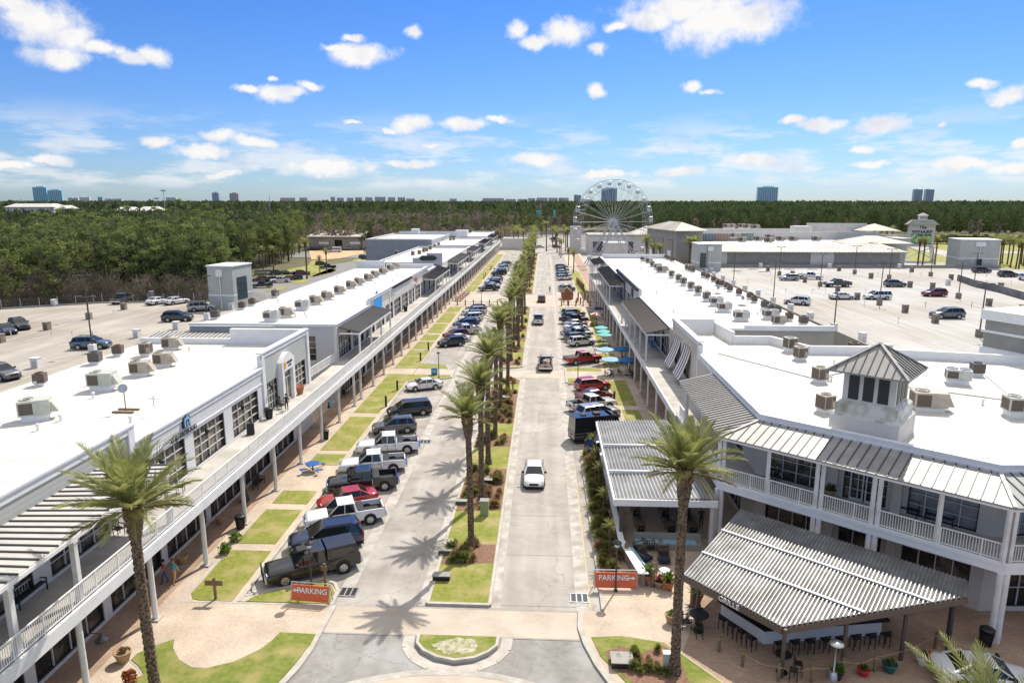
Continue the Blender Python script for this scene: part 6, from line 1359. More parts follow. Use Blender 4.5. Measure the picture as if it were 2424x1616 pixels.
car_proto('sedan','sedan',4.75,1.84,1.45,2.75,.335,zb=.22,hood=.92,belt=1.0)
car_proto('suv','suv',4.65,1.86,1.68,2.70,.365,hood=1.06,belt=1.10)
car_proto('bigsuv','suv',5.15,2.0,1.80,2.95,.40,hood=1.14,belt=1.18)
car_proto('minivan','minivan',5.1,1.98,1.75,3.03,.36,hood=1.05,belt=1.08)
car_proto('pickup','pickup',5.85,2.03,1.90,3.65,.42)
car_proto('capped','pickup',5.95,2.05,1.95,3.70,.44,cap=True,guard=True)
car_proto('racked','pickup',5.95,2.05,1.95,3.75,.44,rack=True)
car_proto('lidded','pickup',5.9,2.03,1.88,3.65,.42,lid=True)
car_proto('van','van',6.4,2.05,2.75,3.9,.37,belt=1.25)
KIND = {'sedan':('sedan','car'),'suv':('suv','car'),'bigsuv':('suv','car'),'minivan':('minivan','van'),'pickup':('pickup_truck','pickup truck'),'capped':('pickup_truck','pickup truck'),'racked':('pickup_truck','pickup truck'),'lidded':('pickup_truck','pickup truck'),'van':('cargo_van','van'),'jeep':('open_top_jeep','car')}
def car(key, col_, x, y, hd, label, group=None, z=-.105, lod=0, lower=None):
    """hd: heading in degrees, 0 = nose to +x"""
    nm, cat = KIND[key]; t = thing(nm, label, cat, (x,y,z), R(hd), group); m = CARS[key]
    def link(o, mt_): o.material_slots[0].link = 'OBJECT'; o.material_slots[0].material = mt_
    b = put('body', m['body'], t); link(b, paint(col_))
    put('window', m['window'], t); put('wheel_arch', m['arch'], t); put('headlight', m['headlight'], t); put('taillight', m['taillight'], t); put('trim', m['fit'], t)
    if 'bumper' in m: put('bumper', m['bumper'], t)
    if 'bed' in m: put('cargo_bed', m['bed'], t)
    for a, rm, rb in m['W']:
        o = put('wheel', a, t)
        if lod < 2: q = put('rim', rm, o); put('spoke', rb, o)
    return t
# left parking rows (nose towards the shops, angled)
near = [('capped','bronze',-15.15,40.6,-151,'dark bronze crew cab pickup with a camper shell, nearest vehicle of the left parking row'),('bigsuv','navy',-15.4,44.2,-157,'navy blue suv between the camper shell pickup and a white pickup'),
 ('pickup','white',-15.1,47.8,-157,'white crew cab pickup with empty bed beside the navy suv'),('sedan','red',-15.8,50.9,-154,'bright red sedan squeezed between a white and a black pickup'),
 ('pickup','black',-15.4,54.2,-163,'glossy black pickup with papers in its bed beside the blue picnic table'),('pickup','white',-15.5,58.2,-166,'white pickup with grey toolbox in the bed behind the black one'),
 ('racked','white',-15.2,63.0,-168,'white pickup carrying a black ladder rack over its bed'),('suv','grey',-15.9,68.9,-163,'dark grey compact suv between the ladder rack pickup and the minivan'),
 ('minivan','bronze',-15.5,75.0,-160,'bronze grey minivan at the left parking row, alone below the white sedan'),('sedan','white',-15.7,86.0,-154,'white sedan parked next to the grass island with the blue bin'),
 ('suv','black',-15.8,113.3,-150,'black compact suv, first one past the first crossing in the left row'),('sedan','white',-15.3,116.7,-150,'white sedan half hidden behind the black compact suv'),('suv','darkred',-15.9,120.0,-152,'dark red hatchback suv in the middle left row'),
 ('pickup','pearl',-14.6,123.8,-155,'pale tan pickup behind the dark red suv'),('sedan','silver',-15.4,127.3,-155,'silver sedan behind the pale tan pickup'),('suv','navy',-15.5,130.8,-153,'dark blue suv in the middle left row'),('sedan','blue',-15.3,134.3,-153,'slate blue sedan behind the dark blue suv'),
 ('minivan','white',-15.2,138.3,-155,'white minivan in the middle left row'),('suv','silver',-15.3,142.3,-155,'silver suv behind the white minivan'),('bigsuv','pearl',-15.2,146.4,-155,'cream suv second from the far end of the middle left row'),('suv','maroon',-15.3,150.3,-155,'maroon suv at the far end of the middle left row')]
for a in near: car(*a)
far_l = [('pickup','black'),('sedan','silver'),('sedan','white'),('suv','navy'),('bigsuv','white'),('suv','pearl'),('suv','darkgrey'),('bigsuv','black'),('suv','teal'),('suv','white'),('sedan','silver'),('pickup','white'),('suv','silver'),('sedan','blue'),('sedan','white'),('suv','darkgrey'),('suv','white'),('sedan','slate')]
CN = {'bigsuv':'large suv','capped':'pickup','racked':'pickup','lidded':'pickup','jeep':'jeep'}
y = 187; 
for i, (k_, c_) in enumerate(far_l):
    if i == 7: y = 228
    car(k_, c_, -15.3, y, -155, '%s %s, %s car past the pedestrian plaza in the far left parking row' % ({'darkgrey':'dark grey','navy':'navy blue','pearl':'cream'}.get(c_,c_), CN.get(k_,k_), ORD[i+1]), 'cars in the far left parking row', lod=1); y += 3.9
# right row
right = [('bigsuv','black',6.6,63.4,27,'black suv half hidden beneath the near end of the corrugated patio roof'),('van','black',5.9,67.8,18,'tall black passenger van beside the corrugated patio roof'),('bigsuv','silver',6.2,74.6,27,'silver suv between the black van and the grey pickup'),
 ('pickup','pearl',5.7,78.0,27,'champagne grey crew cab pickup with an empty black bed'),('sedan','darkred',6.3,82.0,28,'dark red sedan parked between the grey pickup and the red suv'),('suv','red',6.4,86.7,22,'bright red suv next to the lamp post island'),
 ('lidded','red',5.9,101.8,28,'red pickup with covered bed standing alone beside the pale blue umbrellas'),('suv','pearl',6.4,114.9,25,'cream compact suv nearest in the middle right row'),('suv','darkgrey',5.9,118.4,25,'dark grey suv behind the cream one'),('pickup','silver',5.9,121.5,25,'silver pickup in the middle right row'),
 ('sedan','slate',6.2,125.6,25,'slate coloured sedan in the middle right row'),('sedan','white',6.1,129.3,25,'white sedan in the middle right row'),('sedan','silver',6.2,133,25,'silver sedan behind the white one'),('pickup','black',6.0,136.8,25,'black pickup in the middle right row'),('suv','black',6.0,140.6,25,'black suv second from the far end of the middle right row'),('bigsuv','silver',6.2,144.6,25,'silver large suv at the far end of the middle right row')]
for a in right: car(*a)
fr_r = [('suv','silver'),('sedan','white'),('bigsuv','white'),('suv','navy'),('bigsuv','silver'),('sedan','silver'),('suv','pearl'),('sedan','white'),('suv','darkgrey'),('suv','silver'),('sedan','white'),('suv','black'),('sedan','silver')]
y = 188
for i, (k_, c_) in enumerate(fr_r):
    if i in (2,): y = 214
    car(k_, c_, 6.2, y, 25, '%s %s, %s car past the playground in the far right parking row' % ({'darkgrey':'dark grey','navy':'navy blue','pearl':'cream'}.get(c_,c_), CN.get(k_,k_), ORD[i+1]), 'cars in the far right parking row', lod=1); y += 4.1
car('sedan','white',-.75,56.8,-90,'white car driving towards the camera on the right hand roadway'); car('pickup','tan',.25,98.6,90,'beige pickup loaded with boxes and furniture driving away along the road')
car('pickup','white',-1.2,136.5,90,'white pickup with black bed driving along the road'); car('suv','maroon',-.7,166.5,90,'maroon suv driving over the pedestrian plaza crossing')
lb = thing('load', 'boxes, a sofa and bags heaped on the beige pickup', 'load', (.25,97.2,.7)); f = MB(); rr = random.Random(3)
for i in range(14): x, y_, z = rr.uniform(-.6,.35), rr.uniform(-1.2,.6), rr.uniform(.0,.45); f.mt(i % 3); f.box(x,x+rr.uniform(.25,.6),y_,y_+rr.uniform(.3,.6),z,z+rr.uniform(.2,.45))
f.build('bundle', [M_boxw, M_clay, M_met], lb, world=False)
# far road cars
for k_, c_, u, v, hd, lb_ in (('suv','maroon',275,325,0,'maroon suv parked at the far road beside the palm group'),('suv','silver',255,245,0,'silver suv parked behind the maroon one at the far road'),('pickup','black',240,215,0,'black pickup behind the silver suv at the far road'),('sedan','silver',45,325,20,'silver car turning at the far roundabout')):
    p = AP(u, v); car(k_, c_, p.x, p.y, hd, lb_, None, lod=1)
car('sedan','white',*AM(2080,1480)[:2],-10,'white car below the palm fronds at the lower right corner', None, z=.0)
# left deck cars: two near-side wheel contacts -> pose
def wcar(key, c, pa, pb, label, group=None, z=5.0, flip=False, lod=0):
    """pa = front wheel, pb = rear wheel on the side facing us"""
    a, b = pa, pb; d = (a-b); d.z = 0; d.normalize(); n = Vector((-d.y, d.x, 0)); n = n if n.y > 0 else -n; hw = .95; c_ = (a+b)/2+n*hw
    return car(key, c, c_.x, c_.y, math.degrees(math.atan2(d.y,d.x)), label, group, z=z, lod=lod)
D5 = 5.0
wcar('suv','slate',AA(795,1425,D5),AA(605,1430,D5),'blue grey suv beside the light pole at the roof edge of the left deck'); wcar('suv','darkgrey',AA(1480,1205,D5),AA(1305,1210,D5),'dark suv parked across from the stair tower on the left deck')
wcar('suv','silver',AA(1668,1120,D5),AA(1525,1130,D5),'silver white suv next to the stair tower'); wcar('sedan','white',AA(1475,1060,D5),AA(1365,1075,D5),'white coupe nearer the stair tower of the two white cars'); wcar('sedan','white',AA(1325,1060,D5),AA(1240,1075,D5),'white sedan left of the white coupe at the deck edge')
wcar('pickup','grey',AA(985,1040,D5),AA(880,1070,D5),'dark grey pickup backed to the far edge of the left deck'); wcar('suv','black',AA(180,1300,D5),AA(20,1240,D5),'black car, rear one of the pair at the left picture edge'); wcar('sedan','navy',AA(60,1330,D5),AA(-80,1280,D5),'dark blue car, front one of the pair at the left picture edge')
wcar('suv','grey',AF(20,410,D5),AF(-160,380,D5),'grey suv cut by the left picture edge above the roof')
# right deck cars
for a in (('bigsuv','grey',(1785,870),(1915,870),'large grey suv beside the red marked box on the right deck'),('minivan','white',(1315,740),(1430,740),'white minivan behind a light pole on the right deck'),('sedan','white',(1195,740),(1075,740),'white sedan left of the minivan on the right deck'),
          ('suv','white',(745,770),(875,780),'white suv nearest the roof units on the right deck'),('pickup','darkgrey',(1035,655),(1165,655),'dark green grey pickup in the middle of the right deck'),('pickup','white',(955,605),(850,600),'white pickup behind the grey suv on the right deck'),
          ('suv','silver',(725,612),(820,612),'silver grey suv in front of the white pickup on the right deck'),('suv','grey',(1540,655),(1445,655),'grey suv beside the small gate post on the right deck'),('suv','darkred',(1700,720),(1820,720),'dark red suv at the right of the right deck'),
          ('suv','black',(2115,560),(2040,560),'black suv left one below the white stair tower'),('suv','black',(2300,588),(2215,588),'black suv right one below the white stair tower')):
    wcar(a[0], a[1], AE(*a[2],D5), AE(*a[3],D5), a[4])
wcar('suv','white',AR(1440,690,D5),AR(1330,670,D5),'white suv cut by the right picture edge on the upper deck')
# left service lot
lot = [('suv','silver',385,500),('bigsuv','silver',450,500),('suv','darkgrey',515,500),('sedan','navy',580,498),('suv','maroon',710,500),('suv','darkred',375,552),('suv','black',450,555),('pickup','white',535,560),('sedan','maroon',600,540),('suv','navy',655,538),('pickup','black',390,600)]
for i, (k_, c_, u, v) in enumerate(lot): p = AB(u, v); car(k_, c_, p.x, p.y+1, 20 if v < 520 else 200, '%s %s parked in the small car park behind the left stair tower' % ({'darkgrey':'dark grey','navy':'navy blue'}.get(c_,c_), CN.get(k_,k_)), 'cars in the lot behind the left stair tower', z=-.2, lod=1)
lot2 = [('suv','black',1055,470),('bigsuv','black',1110,480),('suv','white',1150,430),('sedan','silver',1215,425),('pickup','black',1290,400),('suv','black',1210,480),('suv','black',470,560),('pickup','black',560,610),('sedan','navy',360,355),('suv','black',450,355),('suv','silver',530,350),('suv','silver',830,350),('sedan','silver',1515,355),('pickup','teal',1270,290),('pickup','slate',1340,300),('suv','teal',1240,270)]
for i, (k_, c_, u, v) in enumerate(lot2): p = AO(u, v); car(k_, c_, p.x, p.y, rnd.choice((15,195)), '%s %s standing along the service road or yard behind the left terrace' % ({'darkgrey':'dark grey','navy':'navy blue'}.get(c_,c_), CN.get(k_,k_)), 'vehicles along the left service road', z=-.2, lod=1)
p = AO(655,385); car('van','white',p.x,p.y,200,'white delivery van in front of the dark shed opening', None, z=-.14, lod=1)
for i, (k_, c_, u, v) in enumerate((('sedan','silver',250,335),('suv','maroon',320,342),('suv','white',415,345),('suv','white',1060,468))): p = AR(u, v); car(k_, c_, p.x, p.y, 0, '%s vehicle on the road beyond the sign tower' % ORD[i+1], 'vehicles beyond the sign tower', z=-.1, lod=1)
# ---------------------------------------------------------------- rooftop air units
HV = {}
def hv_proto(key, sx, sy, sz, body, side='coil', hood=False, curb=.25, fan=1):
    b = MB(); b.mt(0); b.box(-sx/2,sx/2,-sy/2,sy/2,curb,curb+sz); b.mt(1)
    if side == 'coil': b.box(-sx/2-.008,-sx/2-.002,-sy*.40,sy*.40,curb+.1,curb+sz-.14); b.box(-sx*.45,-sx*.02,-sy/2-.008,-sy/2-.002,curb+.1,curb+sz-.14)
    if side == 'all':
        b.box(-sx/2-.008,-sx/2-.002,-sy*.45,sy*.45,curb+.06,curb+sz-.1); b.box(-sx*.45,sx*.45,-sy/2-.008,-sy/2-.002,curb+.06,curb+sz-.1); b.box(sx/2+.002,sx/2+.008,-sy*.45,sy*.45,curb+.06,curb+sz-.1)
    b.mt(0); b.box(sx*.10,sx*.13,-sy/2-.012,-sy/2-.002,curb+.02,curb+sz-.03); b.box(sx*.2,sx*.42,-sy/2-.02,-sy/2-.004,curb+.12,curb+sz*.6)
    fn = MB(); 
    for k in range(fan):
        cx = -sx*.22 if fan == 1 and sx > 1.3 else (0 if fan == 1 else -sx*.25+k*sx*.5); r_ = min(sx,sy)*.34
        fn.mt(0); fn.lathe([(r_*1.05,0),(r_*1.05,.09),(r_,.09),(r_,.02)],14,(cx,0,curb+sz)); fn.mt(1); fn.lathe([(r_*.98,.012),(.02,.03)],14,(cx,0,curb+sz),False)
    cb = MB(); cb.box(-sx*.42,sx*.42,-sy*.42,sy*.42,0,curb-.002)
    hd = None
    if hood: hd = MB(); hd.hexa([Vector((sx/2+.002,-sy*.35,curb+.1)),Vector((sx/2+.5,-sy*.35,curb+.1)),Vector((sx/2+.5,sy*.35,curb+.1)),Vector((sx/2+.002,sy*.35,curb+.1))],[Vector((sx/2+.002,-sy*.35,curb+sz*.8)),Vector((sx/2+.1,-sy*.35,curb+sz*.8)),Vector((sx/2+.1,sy*.35,curb+sz*.8)),Vector((sx/2+.002,sy*.35,curb+sz*.8))])
    HV[key] = (b.mesh('cabinet',[body,M_coil]), fn.mesh('fan_guard',[body,M_black]), cb.mesh('curb',M_trim), hd.mesh('intake_hood',body) if hd else None)
hv_proto('green',1.9,1.25,1.05,M_green,hood=True,curb=.45); hv_proto('tan',1.5,1.15,1.0,M_tan,hood=True,curb=.3); hv_proto('box',1.05,1.05,1.1,M_green,'all',curb=.45); hv_proto('brown',.85,.85,.75,M_brown,'all',curb=.3); hv_proto('char',.95,.95,.85,M_dkg,'all',curb=.3)
hv_proto('tanbox',1.0,1.0,1.05,M_tan,'all',curb=.3); hv_proto('big',2.3,1.4,1.15,M_tan,hood=True,curb=.3); hv_proto('grey',1.9,1.2,.85,M_met,curb=.45,fan=2)
def unit(key, p, rz, label, group=None):
    t = thing('air_unit', label, 'air conditioner', tuple(p), rz, group); a, b, c, d = HV[key]; put('cabinet', a, t); put('fan_guard', b, t); put('curb', c, t)
    if d: put('intake_hood', d, t)
    return t
ZA_, ZB_, ZR2, ZR1 = 9.0, 8.96, 8.7, 8.55
unit('green', AF(340,755,ZA_), .5, 'grey green boxy air unit on the near left roof, closest to the camera'); unit('green', AF(960,480,ZA_), .15, 'second grey green air unit, just behind the closest one on the near left roof')
unit('brown', AF(380,440,ZA_), .3, 'small brown condenser at the rear edge of the near left roof'); unit('char', AF(890,240,ZA_), .2, 'charcoal condenser standing below the deck light pole on the near left roof'); unit('brown', AF(1100,165,ZA_), .2, 'brown condenser behind the blue grey suv on the near left roof')
unit('tanbox', AF(1360,165,ZA_), .2, 'square tan condenser with dark coils beside the vent pipes on the near left roof'); unit('tan', AF(1310,345,ZA_), .2, 'tan air unit nearest of the two matching ones with hoods on the near left roof'); unit('tan', AF(1520,260,ZA_), .2, 'tan air unit farther of the two matching ones with hoods on the near left roof'); unit('tan', AF(1590,105,ZA_), .2, 'tan air unit against the white rear parapet of the near left roof')
unit('grey', AB(480,868,ZB_), 0, 'low grey air unit at the front edge of the second left roof'); unit('tan', AB(590,835,ZB_), .1, 'tan air unit right beside the low grey one on the second left roof'); unit('grey', AO(215,1180,ZB_), 0, 'silver rectangular unit on an open stand on the second left roof')
for i, (u, v) in enumerate(((390,1105),(545,1040),(715,960),(875,885),(985,840),(1115,780),(1205,735),(1315,690),(1420,640),(1490,615))): unit('tan', AO(u,v,ZB_), .1, ORD[i+1]+' tan unit of the diagonal row on the second left roof, counted from the silver unit', 'row of tan units on the second left roof')
for u, v, k_, lb_ in ((245,775,'brown','small brown condenser nearest the stair tower on the second left roof'),(325,745,'brown','taller brown condenser beside the stair tower on the second left roof'),(508,682,'tanbox','tan condenser by the rear edge of the second left roof'),(35,850,'char','charcoal condenser at the corner where the deck meets the second left roof')): unit(k_, AB(u,v,ZB_), .1, lb_)
for i, (u, v) in enumerate(((225,430),(450,440),(540,425),(600,395),(640,385),(690,360),(750,335),(805,310))): unit('tanbox', AN(u,v,8.4), .1, ORD[i+1]+' from the left of the row of units on the grey walled block with oval sign', 'units on the oval sign block')
for i, (u, v) in enumerate(((965,235),(1010,230),(1060,205),(1105,185),(1160,165),(1190,150),(850,248))): unit('tanbox', AN(u,v,8.4), .1, 'rooftop unit near the far end of the left terrace roofs', 'units on the far left roofs')
for i, (u, v) in enumerate(((1700,465),(1790,490),(1840,505),(1730,500),(1760,470))): p = AB(u, v, 8.4)
# right terrace roof
for i, (u, v) in enumerate(((1855,745),(1950,800),(2020,850),(2120,915),(2220,975))): unit('box', AP(u,v,ZR2), 0, ORD[i+1]+' pale green upright unit of the middle row on the long right roof, counted from the far end', 'pale green upright units on the right roof')
for u, v, lb_ in ((15,640,'sixth'),(45,650,'seventh')): pass
for i, (u, v, k_) in enumerate(((205,750,'box'),(270,780,'grey'),(325,820,'grey'),(440,880,'grey'),(635,870,'grey'),(690,910,'tan'))): unit(k_, AE(u,v,ZR2), 0, ['pale upright unit just behind the two fan units','first grey two fan unit of the near right roof, beside an upright one','second grey two fan unit of the near right roof','third grey two fan unit, closest to the white rear parapet','grey two fan unit next to the satellite dish on the right roof','tan unit sunk behind the parapet of the right roof'][i])
unit('big', AP(1720,665,ZR2), 0, 'large dark faced unit at the middle of the long right roof')
for i, (u, v, k_) in enumerate(((1665,625,'grey'),(1590,590,'tanbox'),(1540,540,'tan'),(1475,515,'grey'),(1400,470,'grey'),(1360,455,'tan'),(1370,425,'brown'))): unit(k_, AP(u,v,ZR2), 0, ORD[i+1]+' unit beyond the large dark faced one on the long right roof', 'far units on the right roof')
for i, (u, v) in enumerate(((1725,465),(1780,480),(1805,495),(1850,510),(1870,520),(2150,665),(2290,735))): unit('brown', AP(u,v,ZR2), 0, ORD[i+1]+' small brown condenser along the deck side edge of the right roof, counted from the far end', 'brown condensers at the deck side of the right roof')
for i, (u, v) in enumerate(((185,590),(212,600),(252,620),(283,645),(308,650),(340,665),(363,685),(424,710),(497,735),(526,760))): unit('brown', AE(u,v,ZR2), 0, ORD[i+1]+' brown condenser in the near half of the deck side edge of the right roof', 'brown condensers at the deck side of the right roof')
for u, v, k_, lb_ in ((598,800,'char','dark condenser by a white vent on the right roof'),(640,830,'char','left one of two dark condensers next to the dish on the right roof'),(680,835,'char','right one of two dark condensers next to the dish on the right roof'),(762,880,'brown','single brown condenser near the corner of the right roof'),(858,910,'char','charcoal condenser at the very corner of the right roof')): unit(k_, AE(u,v,ZR2), 0, lb_)
for u, v in ((2070,635),(2110,650)): unit('tanbox', AP(u,v,ZR2), 0, 'pale condenser before the mall stair tower on the right roof', 'pale condensers before the stair tower')
unit('box', AL(768,235,ZR1), .25, 'pale green upright unit by the stepped parapet of the corner building'); unit('tanbox', AL(838,290,ZR1), .2, 'tan square condenser next to the pale green one on the corner building'); unit('brown', AL(1200,240,ZR1), .1, 'dark condenser behind the cupola on the corner building'); unit('tanbox', AL(970,440,ZR1), .3, 'slatted condenser left of the cupola louvres on the corner building'); unit('tanbox', AL(1005,640,ZR1), .4, 'round topped tan condenser at the foot of the cupola')
unit('big', AL(1700,625,ZR1), -.15, 'rusty tan air unit with slanting hood right of the cupola'); unit('char', AL(2030,395,ZR1), -.1, 'dark condenser beside the grey service block'); unit('grey', AL(1900,450,ZR1), -.4, 'galvanised exhaust hood unit between the cupola and the service block'); unit('green', AL(2310,670,ZR1), -.1, 'pale unit cut by the right picture edge on the corner building roof')
for i, (u, v) in enumerate(((340,262),(375,262),(440,262),(480,265),(535,268))): p = AE(u, v, 15.2); unit('big', (p.x,p.y,15.4) if p.y < 290 else (60+i*8,268,12.5), 0, 'rooftop unit on the rear roof of the mall', 'units on the mall roof')
for i, (u, v) in enumerate(((390,322),(445,352),(555,345),(630,330),(625,355),(705,345),(790,345),(945,345))): p = AE(u,v,12.6); unit('big', (p.x,min(248,p.y),12.6), 0, ORD[i+1]+' unit from the left on the front roof of the mall', 'units on the mall roof')
# small vents on the roofs
i = 0
for x0,x1,y0,y1,z,n in ((-42,-28,30,68,9.0,8),(-42,-28,84,154,8.96,16),(17,33,84,186,8.7,20),(17,40,50,66,8.55,8)):
    for _ in range(n):
        i += 1; x, y = rnd.uniform(x0,x1), rnd.uniform(y0,y1); f = MB(); f.lathe([(.09,0),(.08,.35),(.14,.36),(.13,.48),(.02,.5)],8,(0,0,0)); o = f.build('roof_vent', M_trim, None, world=False); o.location = (x,y,z); o['label'] = 'small white vent pipe standing on a flat white roof'; o['category'] = 'vent'; o['group'] = 'vent pipes on the white roofs'
def dish(p, label, s=1.0):
    t = thing('satellite_dish', label, 'dish', tuple(p)); f = MB(); f.box(-.6*s,.6*s,-.35*s,-.2*s,0,.12); f.box(-.6*s,.6*s,.2*s,.35*s,0,.12); f.tube((0,0,0),(0,0,1.3*s),.035,None,6); f.build('stand', M_wood, t, world=False); g_ = MB()
    g_.lathe([(.02,-.07),(.15,-.05),(.28,.02),(.33,.08)],14); me = g_.mesh('reflector', M_met); o = put('reflector', me, t, (0,-.08,1.35*s)); o.rotation_euler = (R(70),0,R(25)); return t
dish(AF(1170,680,ZA_), 'small dish antenna on a timber weighted stand on the near left roof', 1.3); dish(AE(445,780,ZR2), 'dish antenna on a low stand between the grey units of the right roof', .9); dish(AE(280,700,ZR2), 'flat dish antenna farther back on the right roof', .8)
f = MB(); t = thing('weather_vane', 'weather vane mast at the inner parapet corner of the near left roof', 'weather vane', tuple(AF(1430,640,9.6))); f.tube((0,0,0),(0,0,.8),.03,None,6); f.beam(Vector((-.4,0,.6)),Vector((.4,0,.6)),.03,.03); f.beam(Vector((0,-.3,.75)),Vector((0,.3,.75)),.03,.03); f.build('vane', M_met, t, world=False)

# ---------------------------------------------------------------- deck poles and boxes
def deckpole(p, h, label, double=True, rz=0, base=M_box, bh=1.1, bs=.75, group=None):
    t = thing('light_pole', label, 'light pole', tuple(p), rz, group); f = MB(); f.box(-bs/2,bs/2,-bs/2,bs/2,0,bh); f.build('base', base, t, world=False)
    f = MB(); f.tube((0,0,bh),(0,0,h),.10,.075,8); f.tube((-.7 if double else 0,0,h),(.7,0,h),.05,None,6); f.build('pole', M_post2, t, world=False)
    for s in ((-1,1) if double else (1,)): f = MB(); f.box(min(s*.55,s*1.15),max(s*.55,s*1.15),-.2,.2,h-.03,h+.12); f.build('lamp_head', M_post2, t, world=False)
    return t
for i, (u, v, vt, dbl, b) in enumerate(((735,1450,1050,True,M_boxw),(705,1185,850,True,M_box),(1635,1190,848,False,M_boxw))):
    deckpole(AA(u,v,D5), 7.2, ['twin head light pole at the roof edge with white base on the left deck','twin head light pole with tan base farther out on the left deck','single arm light pole before the stair tower on the left deck'][i], dbl, .1, b)
rp = [(205,555,1,0),(387,640,1,0),(655,760,1,1),(697,575,0,2),(972,650,0,0),(1205,565,0,2),(1372,775,0,0),(1437,600,0,0),(1718,580,0,2),(1905,730,0,0),(2010,645,0,0),(1065,945,1,0),(2045,990,0,0)]
for i, (u, v, w_, sgl) in enumerate(rp): deckpole(AE(u,v,D5), 7.4 if i != 12 else 7.6, 'dark bronze light pole on a '+('white' if w_ else 'brown')+' base, '+ORD[i+1]+' from the left in reading order on the right deck', True, .05, M_boxw if w_ else M_box, group='light poles on the right deck')
def cbox(p, label, m, w_=.8, h=1.15, group='boxes standing on the parking decks', name='duct_box'):
    t = thing(name, label, 'box', tuple(p), rnd.uniform(-.1,.1), group); f = MB(); f.box(-w_/2,w_/2,-w_/2,w_/2,0,h); f.build('body', m, t, world=False); f = MB(); f.box(-w_/2-.05,w_/2+.05,-w_/2-.05,w_/2+.05,h+.002,h+.08); f.build('lid', m, t, world=False)
    f = MB(); 
    for k in range(4): f.box(-w_*.3,w_*.3,-w_/2-.02,-w_/2-.003,.2+k*.18,.3+k*.18)
    f.build('grille', M_coil if m is M_box else M_met, t, world=False)
    return t
for i, (u, v, w_) in enumerate(((375,1270,0),(980,1110,0),(430,1080,1),(1085,1330,1),(1395,1265,1),(1200,1010,1),(10,1370,0),(1830,1110,1),(290,1568,1))): cbox(AA(u,v,D5), ('white' if w_ else 'brown')+' louvred duct box on the left parking deck, '+ORD[i+1]+' listed from the near deck', M_boxw if w_ else M_box)
for i, (u, v, w_) in enumerate(((240,555,1),(570,525,1),(620,545,0),(1035,528,1),(1100,545,0),(1315,595,0),(1590,552,0),(1855,605,0),(255,590,1),(316,612,1),(465,685,1),(553,718,1),(772,820,1),(905,880,1),(870,622,0),(1222,738,0),(1545,825,0),(1748,895,0),(1578,655,0),(1505,530,1),(1255,1025,1),(1425,1110,1),(2050,1200,1),(2110,780,0),(2190,665,0),(2335,825,0),(1730,665,0),(1835,640,1),(785,580,0),(1090,690,0))):
    cbox(AE(u,v,D5), ('white' if w_ else 'brown')+' louvred duct box on the right parking deck, '+ORD[i+1]+' in reading order', M_boxw if w_ else M_box, h=1.3)
# stall number posts on the decks
f = MB(); f.box(-.03,.03,-.03,.03,0,1.0); f.box(-.11,.11,-.05,-.031,.72,1.0); sm_ = f.mesh('stall_post', M_boxw)
for i in range(70):
    if i < 20: x, y = -100+rnd.randrange(15)*3, rnd.choice((72,92,111)); 
    else: x, y = 48+rnd.randrange(26)*2.75, rnd.choice((92,110,128,146,164,182))
    if x < -90 and y > 100: continue
    put('stall_post', sm_, None, (x+.1,y,5.0), 0, label='thin white stall number post standing on a parking deck', category='post', group='stall posts on the decks')
fn_ = thing('mesh_fence', 'dark chain link fence along the wooded edge of the left parking deck', 'fence', (-80,126,5)); f = MB(); FP = [Vector((-150,88.2,5.25)),Vector((-97.6,117.1,5.25)),Vector((-84.4,125.5,5.25)),Vector((-63.5,128.4,5.25)),Vector((-53.6,127.6,5.25))]; g2 = MB()
for a, b in zip(FP, FP[1:]):
    n = int((b-a).length/.35)
    for i in range(n+1):
        p = a.lerp(b, i/n)
        if i % 8 == 0: f.beam(p, p+Vector((0,0,1.5)), .08, .08)
        else: g2.beam(p, p+Vector((0,0,1.4)), .025, .025)
    for z in (.05,.5,.95,1.4): g2.beam(a+Vector((0,0,z)), b+Vector((0,0,z)), .03, .03)
f.build('post', M_met, fn_); g2.build('mesh_panel', M_dkg, fn_)
# dark sunken ramp wall
pts = [AE(1900,610,D5),AE(2010,650,D5),AE(2180,690,D5),AE(2349,740,D5)]
rwl = thing('ramp_wall', 'long dark stained concrete ramp wall crossing the right end of the right deck', 'wall', tuple(pts[0])); f = MB()
for a, b in zip(pts, pts[1:]): f.beam(a+Vector((0,0,.75)), b+Vector((0,0,.75)), .3, 1.5)
f.build('wall', mat('ramp_stain', (.10,.105,.11), .9, c2=(.20,.20,.20), scale=.4), rwl)

# ---------------------------------------------------------------- street furniture
def lamp(p, label, h=3.35, m=M_black, name='street_lamp'):
    t = thing(name, label, 'street lamp', tuple(p)); f = MB(); f.lathe([(.13,0),(.12,.12),(.06,.2),(.05,h-.35)],10); f.build('pole', mat('pole_'+str(len(MATS)), (.05,.05,.055), .5), t, world=False)
    f = MB(); f.lathe([(.05,h-.35),(.16,h-.28),(.13,h-.06)],10); f.build('lantern', M_lens, t, world=False); f = MB(); f.lathe([(.30,h-.05),(.26,h+.02),(.06,h+.10),(.02,h+.16)],14); f.build('lamp_cap', m, t, world=False); return t
lamp((-14.4,38.2,0), 'street lamp with round dark cap behind the orange banner beside the camper shell pickup'); lamp((4.65,39.2,0), 'street lamp in front of the orange parking banner right of the road')
lamp(tuple(AH(1965,315)), 'street lamp on the grass island with the blue bin', 3.6); lamp(tuple(AK(585,685)), 'street lamp on the island between the red pickup and the red suv', 3.6)
lamp(tuple(AN(1390,1075)), 'street lamp at the left edge of the pedestrian plaza'); lamp(tuple(AP(375,1110)), 'street lamp at the right edge of the pedestrian plaza'); lamp(tuple(AJ(1800,960)), 'short lamp post behind the potted plants at the pavilion corner', 2.2)
